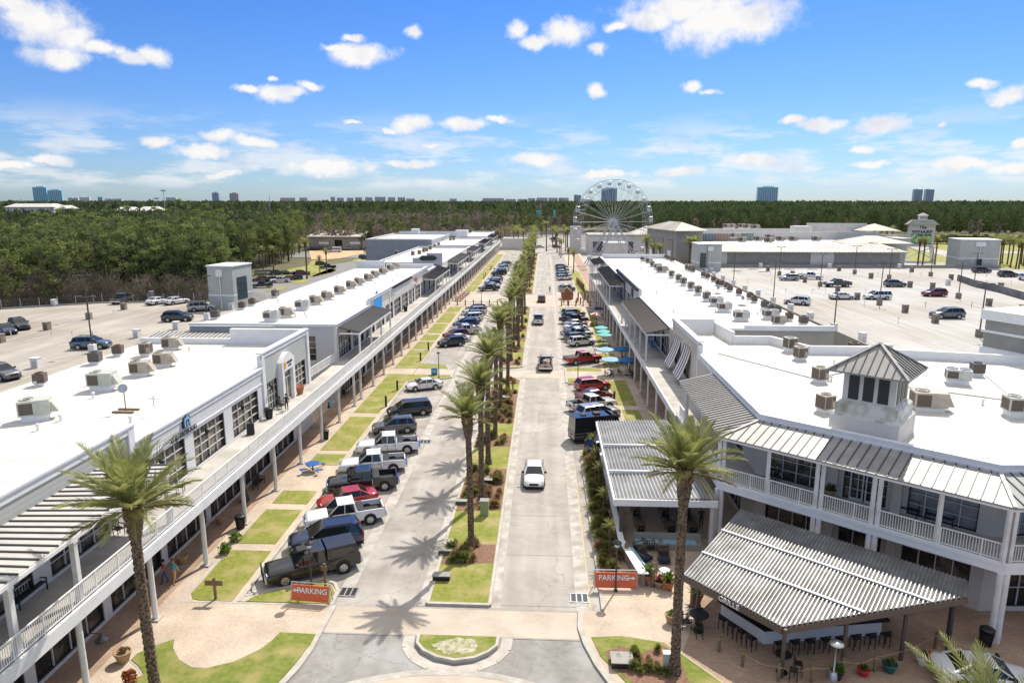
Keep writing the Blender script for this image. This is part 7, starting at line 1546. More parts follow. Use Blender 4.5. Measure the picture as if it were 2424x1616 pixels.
def banner(p, rz, L_, label, txt, arrow):
    t = thing('parking_banner', label, 'banner', tuple(p), rz); f = MB(); f.hexa([Vector((-L_/2,-.12,.12)),Vector((L_/2,-.12,.12)),Vector((L_/2,-.08,.12)),Vector((-L_/2,-.08,.12))],[Vector((-L_/2,.12,1.04)),Vector((L_/2,.12,1.04)),Vector((L_/2,.16,1.04)),Vector((-L_/2,.16,1.04))]); f.build('cloth', M_orange, t, world=False)
    f = MB()
    for s in (-1,1): f.tube((s*(L_/2+.05),-.14,0),(s*(L_/2+.05),.15,1.2),.03,None,6); f.tube((s*(L_/2+.05),.45,0),(s*(L_/2+.05),.15,1.2),.03,None,6)
    f.tube((-L_/2-.05,.15,1.2),(L_/2+.05,.15,1.2),.03,None,6); f.build('barrier_frame', M_met, t, world=False)
    text_part('lettering', txt, .46, M_white, t, (.12*arrow*-1,-.01,.74), (1,0,0), (0,.235,1), world=False, extr=.005, bold=.006)
    f = MB(); x = arrow*(L_/2-.42); y0 = .02; f.add([(x-.22,y0-.035,.70),(x+.22,y0-.035,.70),(x+.22,y0-.02,.78),(x-.22,y0-.02,.78)],[(0,1,2,3)]); f.add([(x+arrow*.18,y0-.05,.62),(x+arrow*.36,y0-.03,.74),(x+arrow*.18,y0-.005,.86)],[(0,1,2) if arrow > 0 else (2,1,0)]); f.build('arrow', M_white, t, world=False); return t
pb_ = AI(960,925); banner((pb_.x,pb_.y,.03), R(-5), 2.35, 'orange PARKING banner with left arrow on the grass island below the camper shell pickup', 'PARKING', -1)
pb_ = AJ(1200,815); banner((pb_.x,pb_.y,0), R(1), 2.6, 'orange PARKING banner with right arrow at the end of the patio planting bed', 'PARKING', 1)
def signpost(p, label, m=M_wood, tw=.55, rz=0, h=1.45):
    t = thing('sign_post', label, 'sign', tuple(p), rz); f = MB(); f.box(-.07,.07,-.06,.06,0,h); f.build('post', m, t, world=False); f = MB(); f.box(-tw,tw,-.11,-.062,h-.45,h-.12); f.build('board', m, t, world=False); return t
signpost(AI(205,900), 'wooden T shaped sign post on the lawn left of the camper shell pickup'); signpost(AI(1078,810), 'wooden post with small board on the island behind the orange banner', tw=.2, h=1.7); signpost(AQ(1085,800), 'yellow diamond warning sign on a short post in the median', M_wood, tw=.05)
dm = thing('warning_sign', 'yellow diamond pedestrian sign facing the road in the median bed', 'sign', tuple(AQ(1090,795))); f = MB(); f.box(-.05,.05,-.05,.05,0,1.3); f.build('post', M_wood, dm, world=False)
f = MB(); f.add([(0,-.07,.9),(.38,-.07,1.3),(0,-.07,1.7),(-.38,-.07,1.3),(0,-.055,.9),(.38,-.055,1.3),(0,-.055,1.7),(-.38,-.055,1.3)],[(0,1,2,3),(7,6,5,4),(0,4,5,1),(1,5,6,2),(2,6,7,3),(3,7,4,0)]); f.build('sign_plate', mat('sign_amber', (.55,.33,.03), .5), dm, world=False)
bollards = [(AH(1637,412),'nearer of two dark bollard posts on the big lawn by the minivan'),(AH(1548,540),'dark bollard post just above the minivan on the big lawn'),(AH(1820,180),'dark bollard on the lawn before the empty bay'),(AH(1882,95),'dark bollard beside the black compact suv'),(AK(885,870),'tall dark bollard on the right lawn beside the red suv'),(AN(1535,620),'first dark bollard beyond the plaza'),(AN(1515,640),'second dark bollard beyond the plaza'),(AN(1450,720),'third dark bollard beyond the plaza'),(AN(1425,750),'fourth dark bollard beyond the plaza'),(AI(1285,405),'thin dark post between the navy suv and the camper shell pickup')]
for p, lb_ in bollards: t = thing('bollard', lb_, 'bollard', tuple(p)); f = MB(); f.box(-.11,.11,-.11,.11,0,1.25); f.build('post', M_black, t, world=False); f = MB(); f.box(-.13,.13,-.13,.13,1.252,1.32); f.build('cap', M_post2, t, world=False)
def drain(p, label):
    t = thing('drain_grate', label, 'drain', (p.x,p.y,-.09)); f = MB(); f.box(-.55,.55,-.42,.42,0,.008); f.build('pit', M_black, t, world=False); f = MB()
    for k in range(4): f.box(-.55+k*.36,-.48+k*.36,-.42,.42,.010,.03)
    f.box(-.6,.6,-.5,-.43,.0,.03); f.box(-.6,.6,.43,.5,.0,.03); f.build('bars', M_met, t, world=False)
drain(AI(1258,830), 'square drain grate in the road beside the left grass island'); drain(AJ(910,880), 'square drain grate at the right edge of the road'); drain(AH(1855,810), 'drain grate in the left gutter beside the ladder rack pickup')
def trash(p, label):
    t = thing('trash_can', label, 'trash can', tuple(p)); f = MB(); f.lathe([(.24,0),(.26,.05),(.33,.8)],14)
    for k in range(14): a = 2*PI*k/14; f.beam(Vector((.27*math.cos(a),.27*math.sin(a),.02)), Vector((.37*math.cos(a),.37*math.sin(a),.98)), .03, .03)
    f.build('slatted_body', M_black, t, world=False); f = MB(); f.lathe([(.38,.95),(.36,1.02),(.2,1.04)],14); f.build('rim', M_black, t, world=False)
trash(AH(400,1500), 'black slatted trash can by the walkway column nearest the two small shrubs'); trash(AH(1070,800), 'black slatted trash can between two columns above the long lawn'); trash(AH(625,635,4.8), 'black slatted trash can on the upper walkway beside the doorway'); trash(AM(2090,1215), 'black slatted trash can behind the double column at the right'); trash(AB(1535,790,4.8), 'black trash can far along the upper left walkway')
def pot(p, label, m, r_=.34, h=.55, leaf=None, n=60, lh=.5, cat='plant pot', name='plant_pot'):
    t = thing(name, label, cat, tuple(p)); f = MB(); f.lathe([(r_*.62,0),(r_*.95,h*.75),(r_*1.08,h*.9),(r_*1.08,h),(r_*.9,h),(r_*.85,h*.86)],16); f.build('pot', m, t, world=False)
    if leaf:
        f = MB(); r = random.Random(int(abs(p.x*31+p.y*17)))
        for _ in range(n): a = r.uniform(0,6.28); e = r.uniform(.3,1.4); d = Vector((math.cos(a)*math.cos(e),math.sin(a)*math.cos(e),math.sin(e))); b = Vector((0,0,h*.9))+d*.05; s = d.cross(Vector((0,0,1))).normalized()*.05; q = b+d*lh*r.uniform(.6,1.1); f.add([b-s,b+s,q],[(0,1,2)]); f.add([b+d*lh*.4-s*1.6,b+d*lh*.4+s*1.6,q],[(0,1,2)])
        f.build('plant', leaf, t, world=False)
    return t
pot(AG(985,1395), 'wide tan pot with sparse brown plant standing on the brick near the left lawn', M_clay, .42, .62, M_tuftb, 40, .3); pot(AG(1455,615), 'tan pot by the shop wall near the man in the teal shirt', M_clay, .38, .6); pot(AG(1760,300), 'tan pot by the shop wall below the black bracket lamp', M_clay, .36, .6); pot(AH(870,440,4.8), 'round terracotta urn beside the arched doorway on the upper walkway', M_terra, .42, .85)
pot(AG(1215,165,4.8), 'dark pot with leafy plant behind the big palm on the upper walkway', M_blue, .28, .5, M_leaf, 50, .6); pot(AL(1040,1215,4.8), 'pot with spiky plant left of the double doors on the balcony', M_clay, .34, .5, M_tuft, 60, .55)
pot(AJ(1455,780), 'tall dark pot with bright green plant beside the wooden post at the patio', M_terra, .3, .7, M_leaf, 70, .8); pot(AJ(1550,800), 'pot of purple leaved flowers between two green pots', M_clay, .4, .45, mat('flower_plum', (.30,.06,.10), .7), 80, .4); pot(AJ(1620,820), 'pot with tall green plant right of the purple flowers', M_terra, .38, .6, M_leaf, 80, .7)
pot(AJ(1640,1090), 'round tan pot behind the trunk of the right palm', M_clay, .34, .6, M_leaf, 30, .3); pot(AM(140,930), 'pot with light green plant under the left eave of the bar pavilion', M_terra, .36, .6, M_leaf, 70, .8); pot(AM(1085,1445), 'green plant in a dark pot left of the metal heater', M_black, .3, .45, M_leaf, 70, .5); pot(AM(1265,1420), 'small white rimmed pot with low plant outside the pavilion', M_redc, .3, .4, M_leaf, 50, .3); pot(AM(1440,1395), 'deep teal glazed pot with low plant outside the pavilion', mat('glaze_teal',(.01,.10,.10),.3), .36, .5, M_tuft, 60, .35); pot(AM(1665,1345), 'white pot under the fronds at the pavilion corner', M_boxw, .34, .5, M_leaf, 50, .4)
pot(AK(700,250), 'orange brown pot on the kerb beside the aqua umbrellas', M_terra, .4, .5, M_leaf, 30, .3)
def shrub(name, p, s, h, n, m, label, group=None, spiky=False, cat='shrub'):
    t = thing(name, label, cat, tuple(p), 0, group); r = random.Random(int(abs(p[0]*57+p[1]*131))); f = MB()
    for _ in range(n):
        a = r.uniform(0,6.28); e = r.uniform(.15,1.5); d = Vector((math.cos(a)*math.cos(e)*s,math.sin(a)*math.cos(e)*s,math.sin(e)*h)); b = d*(0 if spiky else r.uniform(.3,.95)); u_ = Vector((r.uniform(-1,1),r.uniform(-1,1),r.uniform(-.5,.5))).normalized()*(.03 if spiky else .11)
        q = d*r.uniform(.8,1.15) if spiky else b+Vector((r.uniform(-.1,.1),r.uniform(-.1,.1),r.uniform(.02,.2))); f.add([b-u_,b+u_,q],[(0,1,2)])
    f.build('foliage', m, t, world=False)
    f = MB(); f.tube((0,0,-.02),(0,0,h*.4),.04,.02,5); f.build('stem', M_wood, t, world=False); return t
shrub('green_shrub', AG(1790,535), .55, .8, 260, M_leaf, 'bright green bushy shrub at the foot of the column, nearer one', None); shrub('green_shrub', AG(1875,440), .5, .75, 260, M_leaf, 'bright green bushy shrub farther from the foot of the column', None); rs = shrub('rust_shrub', AG(1035,1568), .45, .8, 200, mat('rust_leaf', (.40,.11,.03), .7), 'rust red upright shrub at the bottom edge by the big palm', None)
# ornamental tufts of the median and beds: meshes shared
TM = []
for k in range(4):
    r = random.Random(300+k); f = MB()
    for _ in range(170):
        a = r.uniform(0,6.28); e = r.uniform(.25,1.45); d = Vector((math.cos(a)*math.cos(e)*.48,math.sin(a)*math.cos(e)*.48,math.sin(e)*.58)); u_ = Vector((-math.sin(a),math.cos(a),0))*.03; m_ = d*.55+Vector((0,0,.07)); f.add([-u_+d*.05,u_+d*.05,m_+u_,m_-u_],[(0,1,2,3)]); f.add([m_-u_,m_+u_,d*1.08-Vector((0,0,.05))],[(0,1,2)])
    TM.append((f.mesh('tuft_g', M_tuft), f.mesh('tuft_b', M_tuftb)))
tufts = []; r = random.Random(44)
for a, b in BEDS:
    n = int((b-a)*(4.6 if a < 92 else 2.2))
    for _ in range(n): tufts.append((r.uniform(-6.5,-3.6), r.uniform(a+.3,b-.3), r.uniform(.85,1.5)))
for _ in range(95): tufts.append((r.uniform(4.0,5.1), r.uniform(41.8,62), r.uniform(.9,1.5)))
for _ in range(22): p = bed[0].lerp(bed[5], r.random()).lerp(bed[9].lerp(bed[3], r.random()), r.random()); tufts.append((p.x, p.y, r.uniform(.5,.9)))
tufts.sort(key=lambda q: q[1])
for i, (x, y, s) in enumerate(tufts[:300]):
    brn = r.random() < (.62 if x < 3 else .25); o = put('grass_tuft', TM[i%4][1 if brn else 0], None, (x,y,.05), r.uniform(0,6), label=('straw brown' if brn else 'olive green')+' ornamental grass tuft planted in a mulch bed', category='grass tuft', group='ornamental grass tufts in the beds'); o.scale = (s,s,s*r.uniform(.8,1.2))
f = MB()
for x, y, s in tufts[300:]:
    for _ in range(40): a = r.uniform(0,6.28); e = r.uniform(.3,1.4); d = Vector((math.cos(a)*math.cos(e)*.5*s,math.sin(a)*math.cos(e)*.5*s,math.sin(e)*.6*s)); u_ = Vector((-math.sin(a),math.cos(a),0))*.06; c = Vector((x,y,.05)); f.add([c-u_,c+u_,c+d],[(0,1,2)])
if f.v: f.build('distant_tufts', M_tuftb, None, kind='stuff', label='remaining grass tufts of the farthest median beds', category='grass tuft')
for i, y in enumerate((43.2,48.5,53.6,57.2,60.8)): 
    p = Vector((4.65, y, 0)); q = palm('s', p.x, p.y, i, ORD[i+1]+' small fan palm in the planting bed beside the patio wall, counted from the banner', 'fan palms in the patio planting bed', sc=.32, name='fan_palm')
def ubox(p, sx, sy, h, m, label, slope=False, name='utility_box'):
    t = thing(name, label, 'utility box', tuple(p)); f = MB(); f.box(-sx/2,sx/2,-sy/2,sy/2,0,h); f.build('body', m, t, world=False); f = MB(); f.box(-sx/2-.04,sx/2+.04,-sy/2-.04,sy/2+.04,h+.002,h+.05); f.build('lid', M_stg if m is not M_green else M_green, t, world=False); return t
Am = lambda u, v: G2(u, v)
def G2(u, v, z=0): return at(1000+u*.613, 900+v*.613, z)
ubox(G2(240,520), .62, .55, 1.25, mat('box_olive', (.28,.33,.17), .6), 'tall olive green utility cabinet in the median by the second palm'); ubox(G2(248,400), .95, .8, .5, M_black, 'dark flat topped ground box among the tufts of the median'); ubox(G2(150,478), .9, .4, .32, M_dkg, 'low grey box on the left kerb of the median near the second palm'); ubox(G2(88,668), .9, .4, .3, M_dkg, 'low grey box on the left kerb beside the first palm'); ubox(G2(74,768), 1.1, .5, .35, M_black, 'long low dark box on the left kerb of the front median lawn'); ubox(G2(110,650), .3, .3, .6, M_green, 'small pale green post box beside the first palm')
ubox(AQ(975,960), 1.1, .8, .7, M_black, 'black cabinet with light top among the far tufts of the near median'); ubox(AJ(1250,1415), 1.1, .9, .35, M_black, 'square flat grey box in the mulch bed left of the right palm'); ubox(AJ(1605,1455), .35, .3, .95, M_green, 'upright pale box leaning against the right palm trunk')
f = MB(); bb = thing('blue_bin', 'bright blue newspaper box beside the lamp on the grass island', 'bin', tuple(AH(1930,290))); f.box(-.42,.42,-.25,.25,0,1.0); f.build('body', mat('bin_blue',(.02,.22,.45),.5), bb, world=False); f = MB(); f.box(-.3,.3,-.27,-.252,.35,.8); f.build('door', M_sky, bb, world=False)
# picnic table
pt_ = thing('picnic_table', 'blue metal picnic table with four round seats on the brick patio', 'picnic table', tuple(AH(970,1050))); f = MB(); f.lathe([(.62,.72),(.64,.75),(.62,.78)],18); f.build('table_top', M_blue, pt_, world=False)
f = MB(); f.tube((0,0,.05),(0,0,.72),.06,None,8); f.build('pedestal', M_black, pt_, world=False)
for k in range(4): a = PI/4+k*PI/2; c, s = math.cos(a), math.sin(a); f = MB(); f.lathe([(.22,.43),(.22,.48)],12,(c*1.05,s*1.05,0)); f.build('seat', M_blue, pt_, world=False); f = MB(); f.path([(0,0,.2),(c*1.05,s*1.05,.2),(c*1.05,s*1.05,.44)],.03); f.build('seat_arm', M_black, pt_, world=False)
# umbrellas
def umbrella(p, m, label, r_=1.5, h=2.35, m2=None, group=None):
    t = thing('umbrella', label, 'umbrella', tuple(p), rnd.uniform(0,1), group); f = MB(); n = 8; vs = [(0,0,h+.28)]+[(r_*math.cos(2*PI*k/n),r_*math.sin(2*PI*k/n),h-.12) for k in range(n)]
    for k in range(n): f.mt(k%2 if m2 else 0); a, b = Vector(vs[1+k]), Vector(vs[1+(k+1)%n]); T = Vector(vs[0]); f.add([a,b,T,a-Vector((0,0,.02)),b-Vector((0,0,.02)),T-Vector((0,0,.02))],[(0,1,2),(5,4,3)]); f.add([a,b,b-Vector((0,0,.16)),a-Vector((0,0,.16))],[(3,2,1,0)])
    f.build('canopy', [m, m2 or m], t, world=False); f = MB(); f.tube((0,0,0),(0,0,h+.35),.03,None,6); f.lathe([(.28,0),(.28,.08)],10); f.build('pole', M_black, t, world=False)
    f = MB(); f.lathe([(.5,.70),(.5,.74)],12); f.tube((.0,0,.08),(0,0,.7),.045,None,6); f.build('table', M_met, t, world=False); return t
for u, v, m, lb_ in ((812,560,M_sky,'pale blue umbrella on the grass, farther one'),(855,650,M_sky,'pale blue umbrella nearer the red suv'),(945,555,M_dkblue,'mid blue umbrella in the walkway shade, farther one'),(990,655,M_dkblue,'mid blue umbrella in the walkway shade, nearer one')): umbrella(AK(u,v), m, lb_, 1.45)
for i, (u, v) in enumerate(((775,365),(795,400),(808,430))): umbrella(AK(u,v), M_teal, ORD[i+1]+' aqua umbrella of the overlapping trio, counted from the far side', 1.25)
umbrella(AK(738,240), M_redc, 'red and white panelled umbrella next to the navy one', 1.3, 2.3, M_white); umbrella(AK(735,190), M_navy, 'navy umbrella behind the red and white one', 1.5)
# chairs: cafe, rocking, stools, lounge
CH = {}
def chair_proto(key, m, s=.46, sh=.45, bh=.9, arm=False, thick=.04, cush=None):
    se = MB(); se.box(-s/2,s/2,-s/2,s/2,sh-thick,sh); bk = MB()
    for k in range(5): x = -s/2+.04+k*(s-.08)/4; bk.box(x-.025,x+.025,s/2-.03,s/2,sh,bh)
    bk.box(-s/2,s/2,s/2-.035,s/2+.005,bh,bh+.06); lg = []
    for x in (-1,1):
        for y in (-1,1): l_ = MB(); l_.box(x*(s/2-.02)-.018,x*(s/2-.02)+.018,y*(s/2-.02)-.018,y*(s/2-.02)+.018,0,sh-thick); lg.append(l_.mesh('leg', m))
    am = None
    if arm: am = MB(); [am.box(x*(s/2)-.03,x*(s/2)+.03,-s/2,s/2,sh+.2,sh+.24) for x in (-1,1)]; [am.box(x*(s/2)-.02,x*(s/2)+.02,-s/2,-s/2+.04,sh,sh+.2) for x in (-1,1)]
    CH[key] = (se.mesh('seat', cush or m), bk.mesh('backrest', m), lg, am.mesh('armrest', m) if am else None)
chair_proto('cafe', M_black, arm=True); chair_proto('stool', M_black, .40, .74, .98); chair_proto('lounge', M_wick, .75, .38, .8, True, .2, M_cush); chair_proto('bluechair', M_dkblue, .6, .4, 1.1, True); chair_proto('rocker', M_black, .55, .42, 1.1, True)
def chair(key, p, rz, label, group=None, name='chair', cat='chair'):
    t = thing(name, label, cat, tuple(p), rz, group); a, b, lg, am = CH[key]; put('seat', a, t); put('backrest', b, t)
    for l_ in lg: put('leg', l_, t)
    if am: put('armrest', am, t)
    return t
for i, t_ in enumerate((.12,.38,.62,.88)): p = Vector((10.55,36.0,0)).lerp(Vector((12.0,33.8,0)), t_)+Vector((-.35,-.25,0)); chair('stool', p, R(-57+180), ORD[i+1]+' black bar stool from the left on the street side of the V shaped bar', 'bar stools on the street side', 'bar_stool', 'bar stool')
for i in range(8): p = Vector((12.7,33.85,0)).lerp(Vector((18.8,34.9,0)), i/7)+Vector((.1,-.45,0)); chair('stool', p, R(180+10), ORD[i+1]+' black bar stool from the left on the plaza side of the V shaped bar', 'bar stools on the plaza side', 'bar_stool', 'bar stool')
def htable(p, label, h=1.05, r_=.42, m=M_black):
    t = thing('round_table', label, 'table', tuple(p)); f = MB(); f.lathe([(r_,h),(r_,h+.04)],18); f.build('table_top', m, t, world=False); f = MB(); f.tube((0,0,0),(0,0,h),.05,None,8); f.lathe([(.3,0),(.3,.05)],10); f.build('pedestal', M_black, t, world=False)
htable(AM(150,1120), 'high round slatted table beside the right palm trunk', r_=.55); htable(AM(715,1400), 'high round table behind the front pavilion post'); htable(AJ(1590,720), 'small round glass table in the sunlit corner of the lounge patio', .45, .34, M_met)
chair('stool', AM(155,1165), 0, 'tall chair beneath the high round slatted table', None, 'bar_stool', 'bar stool'); chair('stool', AM(150,1060), PI, 'tall chair behind the high round slatted table', None, 'bar_stool', 'bar stool'); chair('rocker', AJ(1755,1120), R(100), 'black rocking chair behind the trunk of the right palm', None, 'rocking_chair', 'rocking chair')
chair('stool', AM(820,1420), R(80), 'tall chair right of the front pavilion post', None, 'bar_stool', 'bar stool'); chair('stool', AM(790,1470), R(160), 'tall chair at the bottom edge by the front pavilion post', None, 'bar_stool', 'bar stool')
for i, (u, v, a) in enumerate(((1465,500,180),(1580,540,180),(1435,595,35),(1585,610,0),(1470,690,200),(1400,520,-60))): chair('lounge', AJ(u,v), R(a), ORD[i+1]+' cushioned wicker lounge chair on the open lounge patio', 'wicker lounge chairs', 'lounge_chair', 'lounge chair')
sf = thing('patio_bench', 'built in bench with blue grey cushions along the patio wall beside the banner', 'bench', (6.3,41.5,0)); f = MB(); f.prism([(5.75,44.0),(6.35,44.0),(7.3,39.9),(6.75,39.8)],0,.42); f.build('base', M_box, sf)
f = MB(); f.prism([(5.75,43.9),(6.3,43.9),(6.75,42.0),(6.2,42.0)],.423,.54); f.prism([(6.22,41.9),(6.77,41.9),(7.2,40.1),(6.68,40.0)],.423,.54); f.build('cushion', M_sky, sf)
sf = thing('patio_bench', 'long dark bench with blue grey cushions under the end of the corrugated patio roof', 'bench', (8.5,45.2,0)); f = MB(); f.box(6.5,11.2,44.5,45.1,0,.45); f.box(6.5,11.2,45.1,45.25,0,1.0); f.build('base', M_stg, sf); f = MB(); f.box(6.6,8.2,44.52,45.08,.453,.55); f.box(8.5,10.8,44.52,45.08,.453,.55); f.build('cushion', M_sky, sf)
k = 0
for y in (47.2,49.8,52.5,55.5,58.5):
    for x in (7.2,9.4,11.0):
        k += 1; t = thing('dining_table', 'square dark dining table in the shade under the corrugated patio roof', 'table', (x,y,0), 0, 'dining tables under the patio roof'); f = MB(); f.box(-.42,.42,-.42,.42,.71,.75); f.build('table_top', M_wood, t, world=False); f = MB(); f.tube((0,0,0),(0,0,.7),.05,None,6); f.build('pedestal', M_black, t, world=False)
        for a in (0, PI): chair('cafe', (x+.0+.7*math.sin(a), y+.7*math.cos(a), 0), a+PI*0, 'dark dining chair at a table under the corrugated patio roof', 'dining chairs under the patio roof')
for u, v, a in ((820,665,1.2),(865,670,3),(930,655,2),(1030,680,4),(800,470,1),(850,450,2),(960,540,1),(915,560,0)): chair('cafe', AK(u,v), a, 'dark metal chair by the blue umbrellas on the right terrace', 'chairs by the blue umbrellas')
for u, v, a in ((1185,400,0),(1210,445,.5)): chair('bluechair', AK(u,v,4.8), a, 'blue adirondack chair on the upper right walkway, '+('farther' if v < 420 else 'nearer')+' one', None, 'adirondack_chair')
def bench(p, rz, label, m=M_black, L_=1.5):
    t = thing('bench', label, 'bench', tuple(p), rz); f = MB()
    for k in range(4): f.box(-L_/2,L_/2,-.22+k*.12,-.14+k*.12,.42,.46)
    f.build('seat', m, t, world=False); f = MB()
    for k in range(11): x = -L_/2+.05+k*(L_-.1)/10; f.box(x-.025,x+.025,.22,.26,.47,.92)
    f.box(-L_/2,L_/2,.21,.27,.921,.99); f.build('backrest', m, t, world=False)
    for x in (-1,1): f = MB(); x_ = x*(L_/2-.03); f.box(x_-.03,x_+.03,-.24,-.19,0,.41); f.box(x_-.03,x_+.03,.2,.26,0,.41); f.box(x_-.03,x_+.03,-.24,.2,.62,.66); f.box(x_-.03,x_+.03,-.24,-.19,.47,.62); f.build('arm_frame', m, t, world=False)
bench(AG(240,900,4.8), R(90), 'black slatted bench in the shade of the near porch on the upper left walkway', L_=1.9); bench(AH(545,1170), R(90), 'black bench against the shop window between two columns'); bench(AH(1225,460), R(90), 'black bench under the walkway near the long lawn'); bench(AL(1545,1330,4.8), R(-41), 'slatted bench on the balcony before the lettered window, left one'); bench(AM(1780,390,4.8), R(-41), 'slatted bench on the balcony before the lettered window, right one')
for u, v, a, lb_ in ((1440,50,1.8,'sling chair beside the porch post behind the palm crown'),(1130,280,1.6,'dark sling chair nearer the balcony rail behind the palm trunk'),(950,390,1.2,'dark chair in the porch shade left of the palm trunk')): chair('cafe', AG(u,v,4.8), a, lb_, None, 'sling_chair')
chair('rocker', AH(720,555,4.8), 1.3, 'brown rocking chair beside the two women on the upper walkway', None, 'rocking_chair', 'rocking chair'); chair('rocker', AL(680,1090,4.8), R(-41), 'chair on the balcony with a dark haired person seated', None, 'balcony_chair')
# easel boards
for p, a, lb_ in ((AH(480,760,4.8),.3,'black easel board leaning open on the upper walkway'),(AH(435,1290),1.4,'black easel board at the shop door below the walkway'),(AH(1110,550),1.2,'white and blue easel board by the columns of the long lawn')):
    t = thing('easel_board', lb_, 'sign board', tuple(p), a); f = MB(); f.hexa([Vector((-.3,-.25,0)),Vector((.3,-.25,0)),Vector((.3,-.21,0)),Vector((-.3,-.21,0))],[Vector((-.3,0,.95)),Vector((.3,0,.95)),Vector((.3,.03,.95)),Vector((-.3,.03,.95))]); f.build('front_panel', M_black if 'black' in lb_ else M_sky, t, world=False); f = MB(); f.hexa([Vector((-.3,.21,0)),Vector((.3,.21,0)),Vector((.3,.25,0)),Vector((-.3,.25,0))],[Vector((-.3,.031,.95)),Vector((.3,.031,.95)),Vector((.3,.06,.95)),Vector((-.3,.06,.95))]); f.build('rear_panel', M_wood, t, world=False)
# wall lamps of the left facade
i = 0
for y in (34.9,41.0,47.1,53.2,59.4):
    i += 1; t = thing('wall_lantern', ORD[i]+' black wall lantern along the upper near left facade', 'wall lamp', (XL,y-.0,7.2), 0, 'wall lanterns on the near left facade'); f = MB(); f.box(.0,.35,-.03,.03,.3,.36); f.build('arm', M_black, t, world=False); f = MB(); f.lathe([(.05,-.15),(.14,0),(.16,.22),(.03,.32)],8,(.4,0,0)); f.build('lamp_shade', M_black, t, world=False)
t = thing('bracket_lamp', 'black bracket lamp hanging on the double column beside the lower left lawn', 'lamp', (-22.3,29.3,2.7)); f = MB(); f.tube((-.1,0,.3),(.45,0,.3),.03,None,6); f.build('arm', M_black, t, world=False); f = MB(); f.lathe([(.34,-.08),(.3,0),(.1,.12),(.05,.3)],14,(.45,0,0)); f.build('lamp_shade', M_black, t, world=False)
# posts with rope round the pavilion
rp_ = [(AM(290,1260),'leftmost post, before the bar'),(AM(448,1360),'second post from the left'),(AM(690,1460),'third post from the left'),(AM(915,1465),'fourth post from the left'),(AM(1120,1420),'fifth post, beside the metal heater'),(AM(1340,1395),'sixth post, left of the teal pot'),(AM(1750,1240),'last post beneath the palm fronds')]
for p, lb_ in rp_: t = thing('rope_post', 'short weathered timber rope post, '+lb_, 'post', tuple(p)); f = MB(); f.lathe([(.09,0),(.09,1.0),(.07,1.04)],8); f.build('post', mat('old_timber'+str(len(MATS)), (.18,.15,.07), .9), t, world=False); f = MB(); f.lathe([(.10,.78),(.115,.82),(.10,.86)],8); f.build('rope_band', M_clay, t, world=False)
rope = thing('rope', 'pale rope sagging between the timber posts round the bar pavilion', 'rope', tuple(rp_[1][0])); f = MB()
for (a, _), (b, _) in zip(rp_[1:], rp_[2:]): f.path([a.lerp(b, k/8)+Vector((0,0,.85-.25*math.sin(PI*k/8))) for k in range(9)], .018, 4)
f.build('strand', M_clay, rope)
for p, lb_, h in ((AJ(1495,800),'timber post by the potted plants at the patio entrance',1.2),(AJ(1285,600),'timber post at the patio wall behind the bench',1.3),(AJ(1240,400),'tall timber post near the corner of the corrugated patio roof',1.5),(AJ(1810,960),'timber post at the left corner of the bar pavilion',1.3)):
    t = thing('timber_post', lb_, 'post', tuple(p)); f = MB(); f.lathe([(.14,0),(.14,h),(.11,h+.06)],10); f.build('post', M_wood, t, world=False); f = MB(); f.lathe([(.15,h*.7),(.17,h*.74),(.15,h*.78)],10); f.build('rope_band', M_clay, t, world=False)
t = thing('patio_heater', 'metal patio heater with round reflector outside the pavilion', 'heater', tuple(AM(1060,1455))); f = MB(); f.lathe([(.22,0),(.2,.5),(.05,.52),(.04,1.9),(.12,1.95),(.12,2.1)],12); f.build('column', M_met, t, world=False); f = MB(); f.lathe([(.36,2.1),(.34,2.15),(.05,2.22)],16); f.build('reflector', M_met, t, world=False)
for u, v, lb_ in ((1190,1150,'round metal speaker'),): pass
# playground on the plaza crossing
pg = thing('playground_hut', 'orange brown timber play hut with sloping roof on the right of the pedestrian plaza', 'play hut', (5.6,171,0)); f = MB(); f.box(-1.2,1.2,-1.2,1.2,0,1.6); f.build('hut_wall', M_terra, pg, world=False); f = MB(); f.add([(-1.6,-1.6,1.6),(1.6,-1.6,1.6),(1.6,1.6,1.6),(-1.6,1.6,1.6),(0,-1.6,3),(0,1.6,3)],[(0,1,4),(3,5,2),(1,2,5,4),(0,4,5,3),(3,2,1,0)]); f.build('hut_roof', M_wood, pg, world=False)
rr = random.Random(8)
for i in range(14):
    x, y = rr.uniform(4,10.5), rr.uniform(160,182); t = thing('play_post', 'carved orange brown timber post standing in the plaza play area', 'post', (x,y,0), 0, 'timber posts of the play area'); f = MB(); h = rr.uniform(1.2,2.6); f.lathe([(.16,0),(.16,h*.6),(.22,h*.7),(.1,h)],8); f.build('shaft', M_terra if i % 2 else M_wood, t, world=False); f = MB(); f.lathe([(.12,h),(.05,h+.2)],8); f.build('finial', M_wood, t, world=False)
for i in range(5): t = thing('picnic_bench_set', ORD[i+1]+' red brown picnic bench set of the diagonal row at the left of the plaza', 'picnic table', (-21.2+i*.15,166+i*3.2,0), .2, 'picnic sets at the plaza'); f = MB(); f.box(-.9,.9,-.4,.4,.72,.78); f.build('table_top', M_redc if i % 2 else M_wood, t, world=False); [ (lambda q: (q.box(-.9,.9,s*.7-.14,s*.7+.14,.42,.46), q.build('bench_plank', M_wood, t, world=False)))(MB()) for s in (-1,1)]; f = MB(); f.box(-.7,-.6,-.7,.7,0,.7); f.box(.6,.7,-.7,.7,0,.7); f.build('leg_frame', M_wood, t, world=False)
